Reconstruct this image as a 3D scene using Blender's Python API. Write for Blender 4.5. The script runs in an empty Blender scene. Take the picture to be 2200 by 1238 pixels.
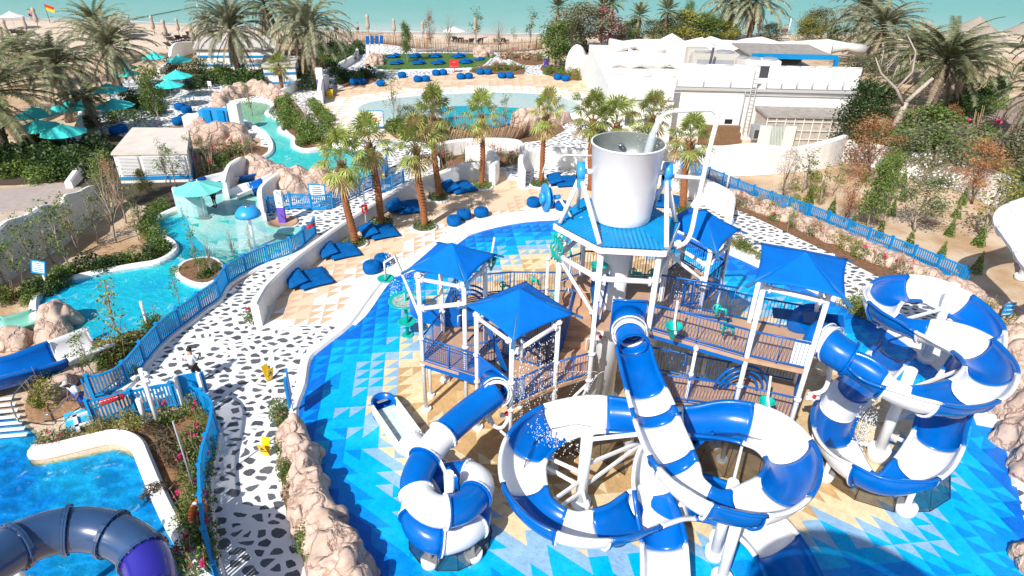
import bpy, bmesh, math, random
from mathutils import Vector, Matrix, noise
from mathutils.geometry import tessellate_polygon
R_=math.radians; PI=math.pi
scene=bpy.context.scene; C=scene.collection
# ---------------------------------------------------------------- camera
F=1390.; CX=1100.; CY=619.; H=18.; TH=math.atan2(1390,2431); ROLL=math.atan2(48,2431)
_c,_s=math.cos(ROLL),math.sin(ROLL)
_R=Vector((1,0,0)); _U=Vector((0,math.sin(TH),math.cos(TH))); _F=Vector((0,math.cos(TH),-math.sin(TH)))
camd=bpy.data.cameras.new('camera'); cam=bpy.data.objects.new('camera',camd); C.objects.link(cam)
camd.sensor_width=36; camd.lens=F/2200*36; camd.clip_start=.1; camd.clip_end=6000
rt=_c*_R+_s*_U; up=-_s*_R+_c*_U
M=Matrix((rt,up,-_F)).transposed().to_4x4(); M.translation=Vector((0,0,H)); cam.matrix_world=M
scene.camera=cam
# ---------------------------------------------------------------- light
SUN_EL=43.; SUN_AZ=31.
w=bpy.data.worlds.new('World'); scene.world=w; w.use_nodes=True
nt=w.node_tree; bg=nt.nodes['Background']; sk=nt.nodes.new('ShaderNodeTexSky'); sk.sky_type='NISHITA'
sk.sun_disc=False; sk.sun_elevation=R_(SUN_EL); sk.sun_rotation=R_(SUN_AZ+180); sk.air_density=1.0; sk.dust_density=1.5
nt.links.new(sk.outputs[0],bg.inputs[0]); bg.inputs[1].default_value=.10
sl=bpy.data.lights.new('sun','SUN'); sl.energy=5.0; sl.angle=R_(.5); sl.color=(1,.955,.89)
so=bpy.data.objects.new('sun',sl); C.objects.link(so)
d=Vector((math.cos(R_(SUN_EL))*math.sin(R_(SUN_AZ)),math.cos(R_(SUN_EL))*math.cos(R_(SUN_AZ)),-math.sin(R_(SUN_EL))))
so.rotation_euler=d.to_track_quat('-Z','Y').to_euler(); so.location=(-60,-80,90)
scene.view_settings.view_transform='Standard'; scene.view_settings.look='None'; scene.view_settings.exposure=.24; scene.view_settings.gamma=1
scene.cycles.max_bounces=7; scene.cycles.transparent_max_bounces=12; scene.cycles.caustics_reflective=False; scene.cycles.caustics_refractive=False
# ---------------------------------------------------------------- projection: photo pixel -> point at height z
def P(x,y,z=0.):
    u=x-CX; v=y-CY
    u2=(u*_c+v*_s)/F; v2=-(-u*_s+v*_c)/F
    dx=u2; dy=_F.y+v2*_U.y; dz=_F.z+v2*_U.z
    t=(z-H)/dz
    return Vector((dx*t,dy*t,z))
def pr(X,Y,Z):
    Z-=H; dd=Y*_F.y+Z*_F.z; v2=-(Y*_U.y+Z*_U.z)/dd*F; u2=X/dd*F
    return (CX+u2*_c-v2*_s, CY+u2*_s+v2*_c)
def ht(bx,by,ty):
    p=P(bx,by); lo,hi=-2.,17.5
    for i in range(40):
        m=(lo+hi)/2
        if pr(p.x,p.y,m)[1]>ty: lo=m
        else: hi=m
    return lo
def mpp(x,y,z=0.):   # metres per photo pixel across, at that point
    p=P(x,y,z); return (p.y*_F.y+(z-H)*_F.z)/F
# ---------------------------------------------------------------- object helpers
def wloc(o):
    v=Vector((0,0,0))
    while o: v=v+o.location; o=o.parent
    return v
def thing(name,label,cat,loc=(0,0,0),rz=0,group=None):
    o=bpy.data.objects.new(name,None); C.objects.link(o); o.location=loc; o.rotation_euler=(0,0,rz); o.empty_display_size=.2
    o['label']=label; o['category']=cat
    if group: o['group']=group
    return o
def tag(o,label=None,cat=None,group=None,kind=None):
    if label: o['label']=label
    if cat: o['category']=cat
    if group: o['group']=group
    if kind: o['kind']=kind
    return o
def kids(o): return [c for c in o.children]
def dup(root,loc=None,rz=None,sc=None,label=None,group=None,parent=None):
    r=root.copy(); C.objects.link(r)
    if parent is not None: r.parent=parent
    if loc is not None: r.location=loc
    if rz is not None: r.rotation_euler=(0,0,rz)
    if sc is not None: r.scale=sc if hasattr(sc,'__len__') else (sc,sc,sc)
    if label: r['label']=label
    if group: r['group']=group
    for ch in kids(root): dup(ch,parent=r)
    return r
class MB:
    def __init__(s): s.v=[]; s.f=[]; s.m=[]; s.sm=[]; s.col=None
    def add(s,vs,fs,mi=0,sm=False):
        b=len(s.v); s.v+= [tuple(p) for p in vs]
        for f in fs: s.f.append(tuple(b+i for i in f)); s.m.append(mi); s.sm.append(sm)
        return s
    def box(s,c,sz,rz=0,mi=0,mat=None):
        x,y,z=sz[0]/2,sz[1]/2,sz[2]/2
        vs=[Vector((a*x,b*y,e*z)) for e in(-1,1) for b in(-1,1) for a in(-1,1)]
        m=mat if mat is not None else Matrix.Rotation(rz,3,'Z')
        vs=[m@v+Vector(c) for v in vs]
        return s.add(vs,[(0,2,3,1),(4,5,7,6),(0,1,5,4),(2,6,7,3),(0,4,6,2),(1,3,7,5)],mi)
    def beam(s,a,b,wd,hg,mi=0,upv=Vector((0,0,1))):
        a=Vector(a); b=Vector(b); d=(b-a); L=d.length
        if L<1e-6: return s
        d/=L; sd=d.cross(upv)
        if sd.length<1e-4: sd=Vector((1,0,0))
        sd.normalize(); u=sd.cross(d)
        m=Matrix((sd,d,u)).transposed()
        return s.box((a+b)/2,(wd,L,hg),mat=m,mi=mi)
    def tube(s,pts,r,n=10,mi=0,cap=True,sm=True):
        pts=[Vector(p) for p in pts]; k=len(pts)
        rr=r if hasattr(r,'__len__') else [r]*k
        vs=[]; prev=None
        for i,p in enumerate(pts):
            t=(pts[min(i+1,k-1)]-pts[max(i-1,0)]).normalized()
            if prev is None:
                a=t.cross(Vector((0,0,1)))
                if a.length<1e-3: a=Vector((1,0,0))
                a.normalize()
            else:
                a=prev-t*prev.dot(t)
                if a.length<1e-4: a=t.cross(Vector((0,0,1)))
                a.normalize()
            prev=a; b=t.cross(a)
            for j in range(n):
                th=2*PI*j/n; vs.append(p+(a*math.cos(th)+b*math.sin(th))*rr[i])
        fs=[(i*n+j,i*n+(j+1)%n,(i+1)*n+(j+1)%n,(i+1)*n+j) for i in range(k-1) for j in range(n)]
        s.add(vs,fs,mi,sm)
        if cap:
            b=len(s.v)-k*n
            s.f.append(tuple(b+j for j in range(n))[::-1]); s.m.append(mi); s.sm.append(False)
            s.f.append(tuple(b+(k-1)*n+j for j in range(n))); s.m.append(mi); s.sm.append(False)
        return s
    def lathe(s,prof,c=(0,0,0),n=24,mi=0,sm=True,capb=False,capt=False):
        c=Vector(c); vs=[]
        for (r,z) in prof:
            for j in range(n):
                th=2*PI*j/n; vs.append(c+Vector((r*math.cos(th),r*math.sin(th),z)))
        k=len(prof); fs=[(i*n+j,i*n+(j+1)%n,(i+1)*n+(j+1)%n,(i+1)*n+j) for i in range(k-1) for j in range(n)]
        if capb: fs.append(tuple(range(n))[::-1])
        if capt: fs.append(tuple((k-1)*n+j for j in range(n)))
        return s.add(vs,fs,mi,sm)
    def prism(s,poly,z0,z1,mi=0,bottom=False,mis=None):
        poly=[Vector((p[0],p[1])) for p in poly]
        if sum(poly[i].x*poly[(i+1)%len(poly)].y-poly[(i+1)%len(poly)].x*poly[i].y for i in range(len(poly)))<0: poly=poly[::-1]
        n=len(poly); vs=[(p.x,p.y,z0) for p in poly]+[(p.x,p.y,z1) for p in poly]
        tr=tessellate_polygon([[Vector((p.x,p.y,0)) for p in poly]])
        fs=[]
        for t in tr:
            a,b,c=[poly[i] for i in t]
            if (b-a).cross(c-a)<0: t=(t[0],t[2],t[1])
            fs.append(tuple(n+i for i in t))
            if bottom: fs.append((t[0],t[2],t[1]))
        s.add(vs,fs,mi)
        if abs(z1-z0)>1e-6: s.add(vs,[(i,(i+1)%n,n+(i+1)%n,n+i) for i in range(n)],mi if mis is None else mis)
        return s
    def ell(s,c,r,n=12,m=8,mi=0,zmin=-1.):
        c=Vector(c); prof=[]
        vs=[];rows=[]
        for i in range(m+1):
            ph=-PI/2+PI*i/m
            zz=max(math.sin(ph),zmin); 
            for j in range(n):
                th=2*PI*j/n; vs.append(c+Vector((r[0]*math.cos(ph)*math.cos(th),r[1]*math.cos(ph)*math.sin(th),r[2]*zz)))
        fs=[(i*n+j,i*n+(j+1)%n,(i+1)*n+(j+1)%n,(i+1)*n+j) for i in range(m) for j in range(n)]
        return s.add(vs,fs,mi,True)
    def build(s,name,mats,parent=None,world=True):
        me=bpy.data.meshes.new(name)
        off=wloc(parent) if (parent and world) else Vector((0,0,0))
        me.from_pydata([(v[0]-off.x,v[1]-off.y,v[2]-off.z) for v in s.v],[],s.f)
        if not isinstance(mats,(list,tuple)): mats=[mats]
        for m in mats: me.materials.append(m)
        if len(mats)>1: me.polygons.foreach_set('material_index',s.m)
        me.polygons.foreach_set('use_smooth',s.sm)
        me.update()
        o=bpy.data.objects.new(name,me); C.objects.link(o)
        if parent: o.parent=parent
        return o
def struct(name,mb,mat,label=None):
    o=mb.build(name,mat); o['kind']='structure'
    if label: o['label']=label
    return o
def spline(pts,per=6,closed=False):
    pts=[Vector(p) for p in pts]; n=len(pts); out=[]
    rng=range(n) if closed else range(n-1)
    for i in rng:
        g=lambda k: pts[k%n] if closed else pts[max(0,min(n-1,k))]
        a,b,c,d_=g(i-1),g(i),g(i+1),g(i+2)
        for j in range(per):
            t=j/per
            out.append(.5*((2*b)+(c-a)*t+(2*a-5*b+4*c-d_)*t*t+(3*b-a-3*c+d_)*t**3))
    if not closed: out.append(pts[-1])
    return out
def PP(l,z=0.): return [P(x,y,z) for x,y in l]
def resample(pts,step):
    out=[pts[0].copy()]; acc=0
    for a,b in zip(pts,pts[1:]):
        L=(b-a).length
        if L<1e-9: continue
        t=step-acc
        while t<=L: out.append(a+(b-a)*(t/L)); t+=step
        acc=(acc+L)%step if True else 0
    return out
# ---------------------------------------------------------------- materials
def mat(name,col,rough=.6,metal=0,spec=None,noise_amt=0,noise_scale=8,bump=0,bscale=30,coat=0,alpha=1,rand=0,col2=None):
    m=bpy.data.materials.new(name); m.use_nodes=True; nt=m.node_tree; b=nt.nodes['Principled BSDF']
    b.inputs['Base Color'].default_value=(*col,1); b.inputs['Roughness'].default_value=rough; b.inputs['Metallic'].default_value=metal
    if spec is not None: b.inputs['Specular IOR Level'].default_value=spec
    if coat: b.inputs['Coat Weight'].default_value=coat; b.inputs['Coat Roughness'].default_value=.08
    if alpha<1: b.inputs['Alpha'].default_value=alpha
    src=None
    tc=nt.nodes.new('ShaderNodeTexCoord')
    ge=nt.nodes.new('ShaderNodeNewGeometry')
    if noise_amt or col2:
        n=nt.nodes.new('ShaderNodeTexNoise'); n.inputs['Scale'].default_value=noise_scale; n.inputs['Detail'].default_value=6; n.inputs['Roughness'].default_value=.65
        nt.links.new(ge.outputs['Position'],n.inputs['Vector'])
        r=nt.nodes.new('ShaderNodeValToRGB'); c2=col2 or tuple(max(0,c*(1-noise_amt)) for c in col)
        r.color_ramp.elements[0].color=(*c2,1); r.color_ramp.elements[1].color=(*[min(1,c*(1+(.3*noise_amt if not col2 else 0))) for c in col],1)
        r.color_ramp.elements[0].position=.35; r.color_ramp.elements[1].position=.62
        nt.links.new(n.outputs['Fac'],r.inputs[0]); src=r.outputs[0]
    if rand:
        oi=nt.nodes.new('ShaderNodeObjectInfo'); hs=nt.nodes.new('ShaderNodeHueSaturation')
        mr=nt.nodes.new('ShaderNodeMapRange'); mr.inputs[3].default_value=1-rand; mr.inputs[4].default_value=1+rand
        nt.links.new(oi.outputs['Random'],mr.inputs[0]); nt.links.new(mr.outputs[0],hs.inputs['Value'])
        if src: nt.links.new(src,hs.inputs['Color'])
        else: hs.inputs['Color'].default_value=(*col,1)
        src=hs.outputs[0]
    if src: nt.links.new(src,b.inputs['Base Color'])
    if bump:
        n=nt.nodes.new('ShaderNodeTexNoise'); n.inputs['Scale'].default_value=bscale; n.inputs['Detail'].default_value=5
        nt.links.new(ge.outputs['Position'],n.inputs['Vector'])
        bp=nt.nodes.new('ShaderNodeBump'); bp.inputs['Strength'].default_value=bump; bp.inputs['Distance'].default_value=.05
        nt.links.new(n.outputs['Fac'],bp.inputs['Height']); nt.links.new(bp.outputs[0],b.inputs['Normal'])
    return m
def leafmat(name,c1,c2,c3=None,trans=.25):
    m=bpy.data.materials.new(name); m.use_nodes=True; nt=m.node_tree; b=nt.nodes['Principled BSDF']
    b.inputs['Roughness'].default_value=.55
    ge=nt.nodes.new('ShaderNodeNewGeometry')
    r=nt.nodes.new('ShaderNodeValToRGB'); r.color_ramp.elements[0].color=(*c1,1); r.color_ramp.elements[1].color=(*c2,1)
    if c3: e=r.color_ramp.elements.new(.85); e.color=(*c3,1); r.color_ramp.elements[2].position=.95; 
    nt.links.new(ge.outputs['Random Per Island'],r.inputs[0])
    oi=nt.nodes.new('ShaderNodeObjectInfo'); hs=nt.nodes.new('ShaderNodeHueSaturation'); mr=nt.nodes.new('ShaderNodeMapRange')
    mr.inputs[3].default_value=.75; mr.inputs[4].default_value=1.25
    nt.links.new(oi.outputs['Random'],mr.inputs[0]); nt.links.new(mr.outputs[0],hs.inputs['Value']); nt.links.new(r.outputs[0],hs.inputs['Color'])
    nt.links.new(hs.outputs[0],b.inputs['Base Color'])
    tr=nt.nodes.new('ShaderNodeBsdfTranslucent'); nt.links.new(hs.outputs[0],tr.inputs['Color'])
    mx=nt.nodes.new('ShaderNodeMixShader'); mx.inputs[0].default_value=trans
    nt.links.new(b.outputs[0],mx.inputs[1]); nt.links.new(tr.outputs[0],mx.inputs[2])
    nt.links.new(mx.outputs[0],nt.nodes['Material Output'].inputs[0])
    return m
WHITE=mat('white_plaster',(.80,.79,.77),.7,noise_amt=.10,noise_scale=1.7,bump=.15,bscale=12)
PAINTW=mat('white_gloss',(.82,.83,.84),.28,coat=.15,noise_amt=.03,noise_scale=2)
STEELW=mat('white_steel',(.80,.81,.82),.32)
BLUE=mat('slide_blue',(.0,.125,.50),.25,spec=.3,coat=.12,noise_amt=.12,noise_scale=1.5)
BLUED=mat('rail_blue',(.0,.10,.38),.4)
FABB=mat('canopy_fabric',(.0,.15,.60),.8,spec=.15,noise_amt=.1,noise_scale=2,bump=.2,bscale=5)
CUSH=mat('cushion_fabric',(.0,.105,.36),.85,spec=.15,noise_amt=.22,noise_scale=3,bump=.4,bscale=7)
FENB=mat('fence_blue',(.0,.25,.60),.45,noise_amt=.12,noise_scale=6)
ROOFB=mat('roof_sheet_blue',(.0,.22,.50),.4,noise_amt=.1,noise_scale=2)
SKYB=mat('sky_blue_plastic',(.03,.33,.78),.3)
DECK=mat('deck_tan',(.50,.31,.20),.7,noise_amt=.12,noise_scale=3)
TEALM=mat('teal_plastic',(.005,.42,.36),.3)
TEALF=mat('teal_umbrella_fabric',(.05,.66,.63),.7,noise_amt=.08,noise_scale=3)
TEALP=mat('pale_teal_umbrella_fabric',(.16,.66,.60),.7,noise_amt=.06,noise_scale=3)
STEEL=mat('galvanised_steel',(.42,.44,.45),.3,metal=.85)
GREYS=mat('grey_paint',(.32,.33,.35),.5,noise_amt=.1)
YEL=mat('yellow_plastic',(.85,.55,.01),.4)
REDM=mat('red_plastic',(.62,.02,.02),.4)
ORANGE=mat('orange_plastic',(.8,.16,.02),.4)
BLACK=mat('black_matte',(.012,.012,.014),.6)
DARK=mat('dark_grey',(.05,.05,.055),.6)
SOIL=mat('garden_soil',(.24,.125,.06),.95,col2=(.11,.06,.035),noise_scale=5,bump=.6,bscale=14)
SANDM=None
WOOD=mat('stick_wood',(.40,.27,.17),.85,noise_amt=.4,noise_scale=6,rand=.1)
BARK=mat('bark_brown',(.16,.11,.08),.9,noise_amt=.4,noise_scale=14,bump=.5,bscale=30)
BARKP=mat('bark_pale',(.36,.30,.24),.9,noise_amt=.3,noise_scale=10,bump=.4)
PTRUNK=mat('fan_palm_trunk',(.33,.125,.045),.9,noise_amt=.45,noise_scale=9,bump=.7,bscale=26)
DTRUNK=mat('date_palm_trunk',(.20,.15,.115),.95,noise_amt=.5,noise_scale=9,bump=.8,bscale=18)
ROCK=mat('sculpted_rock',(.60,.45,.37),.88,col2=(.46,.335,.27),noise_scale=1.6,bump=.6,bscale=6)
def _cracks(m):
    nt=m.node_tree; b=nt.nodes['Principled BSDF']; ge=[n for n in nt.nodes if n.type=='NEW_GEOMETRY'][0]
    nz=nt.nodes.new('ShaderNodeTexNoise'); nz.inputs['Scale'].default_value=2.2; nz.inputs['Detail'].default_value=4; nt.links.new(ge.outputs['Position'],nz.inputs['Vector'])
    mx=nt.nodes.new('ShaderNodeMix'); mx.data_type='RGBA'; mx.blend_type='LINEAR_LIGHT'; mx.inputs[0].default_value=.35; nt.links.new(ge.outputs['Position'],mx.inputs[6]); nt.links.new(nz.outputs['Color'],mx.inputs[7])
    v=nt.nodes.new('ShaderNodeTexVoronoi'); v.feature='DISTANCE_TO_EDGE'; v.inputs['Scale'].default_value=1.15; nt.links.new(mx.outputs[2],v.inputs['Vector'])
    r=nt.nodes.new('ShaderNodeValToRGB'); r.color_ramp.elements[0].color=(.55,.48,.44,1); r.color_ramp.elements[1].color=(1,1,1,1); r.color_ramp.elements[0].position=.0; r.color_ramp.elements[1].position=.045; nt.links.new(v.outputs['Distance'],r.inputs[0])
    src=b.inputs['Base Color'].links[0].from_socket; m2=nt.nodes.new('ShaderNodeMix'); m2.data_type='RGBA'; m2.blend_type='MULTIPLY'; m2.inputs[0].default_value=.8; nt.links.new(src,m2.inputs[6]); nt.links.new(r.outputs[0],m2.inputs[7]); nt.links.new(m2.outputs[2],b.inputs['Base Color'])
    ob=b.inputs['Normal'].links[0].from_node; b2=nt.nodes.new('ShaderNodeBump'); b2.inputs['Strength'].default_value=1.; b2.inputs['Distance'].default_value=.06
    r2=nt.nodes.new('ShaderNodeMapRange'); r2.inputs[2].default_value=.12; nt.links.new(v.outputs['Distance'],r2.inputs[0]); nt.links.new(r2.outputs[0],b2.inputs['Height']); nt.links.new(ob.outputs[0],b2.inputs['Normal']); nt.links.new(b2.outputs[0],b.inputs['Normal'])
_cracks(ROCK)
PURPLE=mat('purple_paint',(.16,.08,.50),.5)
SKIN=mat('skin_brown',(.19,.095,.06),.55); SKINL=mat('skin_light',(.50,.29,.20),.55)
CLW=mat('cloth_white',(.68,.72,.80),.8,noise_amt=.08); CLN=mat('cloth_black',(.015,.015,.02),.8); CLB=mat('cloth_blue',(.01,.08,.42),.8); HAIR=mat('hair_dark',(.02,.013,.01),.7)
BEIGE=mat('beige_metal',(.52,.49,.44),.5,noise_amt=.1)
ROOFG=mat('roof_grey',(.34,.31,.28),.85,noise_amt=.3,noise_scale=2)
THATCH=mat('thatch',(.36,.31,.26),.95,noise_amt=.35,noise_scale=9,bump=.6)
PARA=mat('closed_parasol_canvas',(.45,.38,.31),.85,noise_amt=.15)
TILEW=mat('tile_cream',(.70,.66,.60),.8)
BRICKR=None
# ================================================================ ground, paving, water
def nodes_mat(name,rough=.7):
    m=bpy.data.materials.new(name); m.use_nodes=True; nt=m.node_tree; b=nt.nodes['Principled BSDF']; b.inputs['Roughness'].default_value=rough
    ge=nt.nodes.new('ShaderNodeNewGeometry'); return m,nt,b,ge
def N(nt,t,**k):
    n=nt.nodes.new(t)
    for a,v in k.items():
        if a.startswith('i_'): n.inputs[a[2:].replace('_',' ')].default_value=v
        else: setattr(n,a,v)
    return n
def ramp(nt,stops,src,interp='LINEAR'):
    r=nt.nodes.new('ShaderNodeValToRGB'); r.color_ramp.interpolation=interp; e=r.color_ramp.elements
    while len(e)<len(stops): e.new(.5)
    for el,(p,c) in zip(e,stops): el.position=p; el.color=(*c,1) if len(c)==3 else c
    nt.links.new(src,r.inputs[0]); return r.outputs[0]
def sand_mat(name,c1,c2,scale=1.2,bump=.5):
    m,nt,b,ge=nodes_mat(name,.95)
    n=N(nt,'ShaderNodeTexNoise',i_Scale=scale,i_Detail=8.,i_Roughness=.6); nt.links.new(ge.outputs['Position'],n.inputs['Vector'])
    nt.links.new(ramp(nt,[(.38,c2),(.6,c1)],n.outputs['Fac']),b.inputs['Base Color'])
    n2=N(nt,'ShaderNodeTexNoise',i_Scale=7.,i_Detail=8.); nt.links.new(ge.outputs['Position'],n2.inputs['Vector'])
    bp=N(nt,'ShaderNodeBump',i_Strength=bump,i_Distance=.12); nt.links.new(n2.outputs['Fac'],bp.inputs['Height']); nt.links.new(bp.outputs[0],b.inputs['Normal'])
    return m
SANDM=sand_mat('sandy_ground',(.60,.47,.34),(.42,.27,.15),.35)
BEACH=sand_mat('beach_sand',(.66,.54,.42),(.56,.45,.35),.5,.5)
def pebble_mat(name,sc=2.05,white=(.80,.80,.80)):
    m,nt,b,ge=nodes_mat(name,.65)
    n=N(nt,'ShaderNodeTexNoise',i_Scale=1.1,i_Detail=2.); nt.links.new(ge.outputs['Position'],n.inputs['Vector'])
    mx=N(nt,'ShaderNodeMix',data_type='RGBA',blend_type='LINEAR_LIGHT'); mx.inputs[0].default_value=.22
    nt.links.new(ge.outputs['Position'],mx.inputs[6]); nt.links.new(n.outputs['Color'],mx.inputs[7])
    mp=N(nt,'ShaderNodeMapping'); mp.inputs['Scale'].default_value=(sc*.82,sc*1.15,0); mp.inputs['Rotation'].default_value=(0,0,.5); nt.links.new(mx.outputs[2],mp.inputs['Vector'])
    v=N(nt,'ShaderNodeTexVoronoi',feature='DISTANCE_TO_EDGE',voronoi_dimensions='2D'); v.inputs['Scale'].default_value=1; nt.links.new(mp.outputs[0],v.inputs['Vector'])
    v2=N(nt,'ShaderNodeTexVoronoi',feature='F1',voronoi_dimensions='2D'); v2.inputs['Scale'].default_value=1; nt.links.new(mp.outputs[0],v2.inputs['Vector'])
    sep=N(nt,'ShaderNodeSeparateColor'); nt.links.new(v2.outputs['Color'],sep.inputs[0])
    thr=N(nt,'ShaderNodeMapRange'); nt.links.new(sep.outputs[0],thr.inputs[0]); thr.inputs[3].default_value=.13; thr.inputs[4].default_value=.27
    n3=N(nt,'ShaderNodeTexNoise',i_Scale=6.,i_Detail=3.); nt.links.new(ge.outputs['Position'],n3.inputs['Vector'])
    m1=N(nt,'ShaderNodeMath',operation='MULTIPLY_ADD'); nt.links.new(n3.outputs['Fac'],m1.inputs[0]); m1.inputs[1].default_value=.16; nt.links.new(thr.outputs[0],m1.inputs[2])
    m0=N(nt,'ShaderNodeMath',operation='SUBTRACT'); nt.links.new(m1.outputs[0],m0.inputs[0]); m0.inputs[1].default_value=.08
    gt=N(nt,'ShaderNodeMath',operation='GREATER_THAN'); nt.links.new(v.outputs['Distance'],gt.inputs[0]); nt.links.new(m0.outputs[0],gt.inputs[1])
    m7=N(nt,'ShaderNodeMath',operation='MULTIPLY_ADD'); nt.links.new(n3.outputs['Fac'],m7.inputs[0]); m7.inputs[1].default_value=.30; nt.links.new(v2.outputs['Distance'],m7.inputs[2])
    lt=N(nt,'ShaderNodeMath',operation='LESS_THAN'); nt.links.new(m7.outputs[0],lt.inputs[0]); lt.inputs[1].default_value=.57
    gm=N(nt,'ShaderNodeMath',operation='MULTIPLY'); nt.links.new(gt.outputs[0],gm.inputs[0]); nt.links.new(lt.outputs[0],gm.inputs[1]); gt=gm
    n4=N(nt,'ShaderNodeTexNoise',i_Scale=16.,i_Detail=6.,i_Roughness=.75); nt.links.new(ge.outputs['Position'],n4.inputs['Vector'])
    sc_=ramp(nt,[(.36,(.05,.055,.066)),(.58,(.115,.122,.14)),(.72,(.26,.27,.30))],n4.outputs['Fac'])
    hs=N(nt,'ShaderNodeHueSaturation'); nt.links.new(sc_,hs.inputs['Color']); mr=N(nt,'ShaderNodeMapRange'); nt.links.new(sep.outputs[1],mr.inputs[0]); mr.inputs[3].default_value=.7; mr.inputs[4].default_value=1.35; nt.links.new(mr.outputs[0],hs.inputs['Value'])
    n5=N(nt,'ShaderNodeTexNoise',i_Scale=.8,i_Detail=6.,i_Roughness=.7); nt.links.new(ge.outputs['Position'],n5.inputs['Vector'])
    wc=ramp(nt,[(.3,tuple(c*.88 for c in white)),(.55,white)],n5.outputs['Fac'])
    mc=N(nt,'ShaderNodeMix',data_type='RGBA'); nt.links.new(gt.outputs[0],mc.inputs[0]); nt.links.new(wc,mc.inputs[6]); nt.links.new(hs.outputs[0],mc.inputs[7])
    nt.links.new(mc.outputs[2],b.inputs['Base Color'])
    bp=N(nt,'ShaderNodeBump',i_Strength=.25,i_Distance=.03); nt.links.new(n4.outputs['Fac'],bp.inputs['Height']); nt.links.new(bp.outputs[0],b.inputs['Normal'])
    return m
PEB=pebble_mat('pebble_paving')
def water_mat(name,tint,rough=.06,wave=2.2,ws=.35,caus=1.6,dark=.8,foam=0.):
    # clear tinted sheet: caustic light lines painted into its tint, glossy on top
    m=bpy.data.materials.new(name); m.use_nodes=True; nt=m.node_tree; nt.nodes.remove(nt.nodes['Principled BSDF'])
    ge=nt.nodes.new('ShaderNodeNewGeometry')
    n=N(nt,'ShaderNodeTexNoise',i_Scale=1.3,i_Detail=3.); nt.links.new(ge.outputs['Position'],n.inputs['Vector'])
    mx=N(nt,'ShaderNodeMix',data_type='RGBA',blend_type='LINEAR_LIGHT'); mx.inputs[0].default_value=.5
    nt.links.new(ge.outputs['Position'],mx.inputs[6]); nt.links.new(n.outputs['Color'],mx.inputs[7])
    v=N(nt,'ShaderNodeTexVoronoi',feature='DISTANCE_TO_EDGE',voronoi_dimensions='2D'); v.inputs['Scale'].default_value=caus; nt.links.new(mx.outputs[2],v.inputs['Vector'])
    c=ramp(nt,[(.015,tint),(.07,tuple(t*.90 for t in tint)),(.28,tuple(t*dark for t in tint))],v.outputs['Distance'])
    tr=N(nt,'ShaderNodeBsdfTransparent'); nt.links.new(c,tr.inputs[0])
    gl=N(nt,'ShaderNodeBsdfGlossy'); gl.inputs['Roughness'].default_value=rough
    n2=N(nt,'ShaderNodeTexNoise',i_Scale=wave,i_Detail=5.,i_Roughness=.6); nt.links.new(ge.outputs['Position'],n2.inputs['Vector'])
    bp=N(nt,'ShaderNodeBump',i_Strength=ws,i_Distance=.25); nt.links.new(n2.outputs['Fac'],bp.inputs['Height']); nt.links.new(bp.outputs[0],gl.inputs['Normal'])
    fr=N(nt,'ShaderNodeFresnel',i_IOR=1.33); nt.links.new(bp.outputs[0],fr.inputs['Normal'])
    fm=N(nt,'ShaderNodeMath',operation='MULTIPLY'); nt.links.new(fr.outputs[0],fm.inputs[0]); fm.inputs[1].default_value=.45
    ms=N(nt,'ShaderNodeMixShader'); nt.links.new(fm.outputs[0],ms.inputs[0]); nt.links.new(tr.outputs[0],ms.inputs[1]); nt.links.new(gl.outputs[0],ms.inputs[2])
    out=ms.outputs[0]
    if foam:
        n3=N(nt,'ShaderNodeTexNoise',i_Scale=1.1,i_Detail=10.,i_Roughness=.78,i_Distortion=1.2); nt.links.new(ge.outputs['Position'],n3.inputs['Vector'])
        fc=ramp(nt,[(.58,(0,0,0)),(.70,(foam,)*3)],n3.outputs['Fac'])
        df=N(nt,'ShaderNodeBsdfDiffuse'); df.inputs[0].default_value=(.85,.93,.95,1)
        m2=N(nt,'ShaderNodeMixShader'); nt.links.new(fc,m2.inputs[0]); nt.links.new(out,m2.inputs[1]); nt.links.new(df.outputs[0],m2.inputs[2]); out=m2.outputs[0]
    nt.links.new(out,nt.nodes['Material Output'].inputs[0]); return m
def floor_mat(name,c1,c2,scale=.35,lo=.4,hi=.6):
    m,nt,b,ge=nodes_mat(name,.6)
    n=N(nt,'ShaderNodeTexNoise',i_Scale=scale,i_Detail=5.,i_Roughness=.6); nt.links.new(ge.outputs['Position'],n.inputs['Vector'])
    nt.links.new(ramp(nt,[(lo,c1),(hi,c2)],n.outputs['Fac']),b.inputs['Base Color']); return m
# --- base ground (to the horizon) and sea
g=MB(); g.prism([(-3000,-3000),(3000,-3000),(3000,150),(-3000,150)],0,0); g.v=[(v[0],v[1],-.02) for v in g.v]
struct('ground',g,SANDM)
shore=[(-500,36),(0,39),(300,48),(560,60),(800,68),(1100,73),(1400,76),(1640,74),(2000,69),(2200,67),(2700,66)]
bs=MB(); lo_=PP([(-500,120),(400,112),(700,80),(1200,100),(1700,118),(2700,130)])
bs.prism([(-3000,118)]+[(p.x,p.y) for p in spline(PP(shore),4)]+[(3000,118)]+[(p.x,p.y) for p in lo_][::-1],0,.0); bs.v=[(v[0],v[1],-.008) for v in bs.v]
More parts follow.
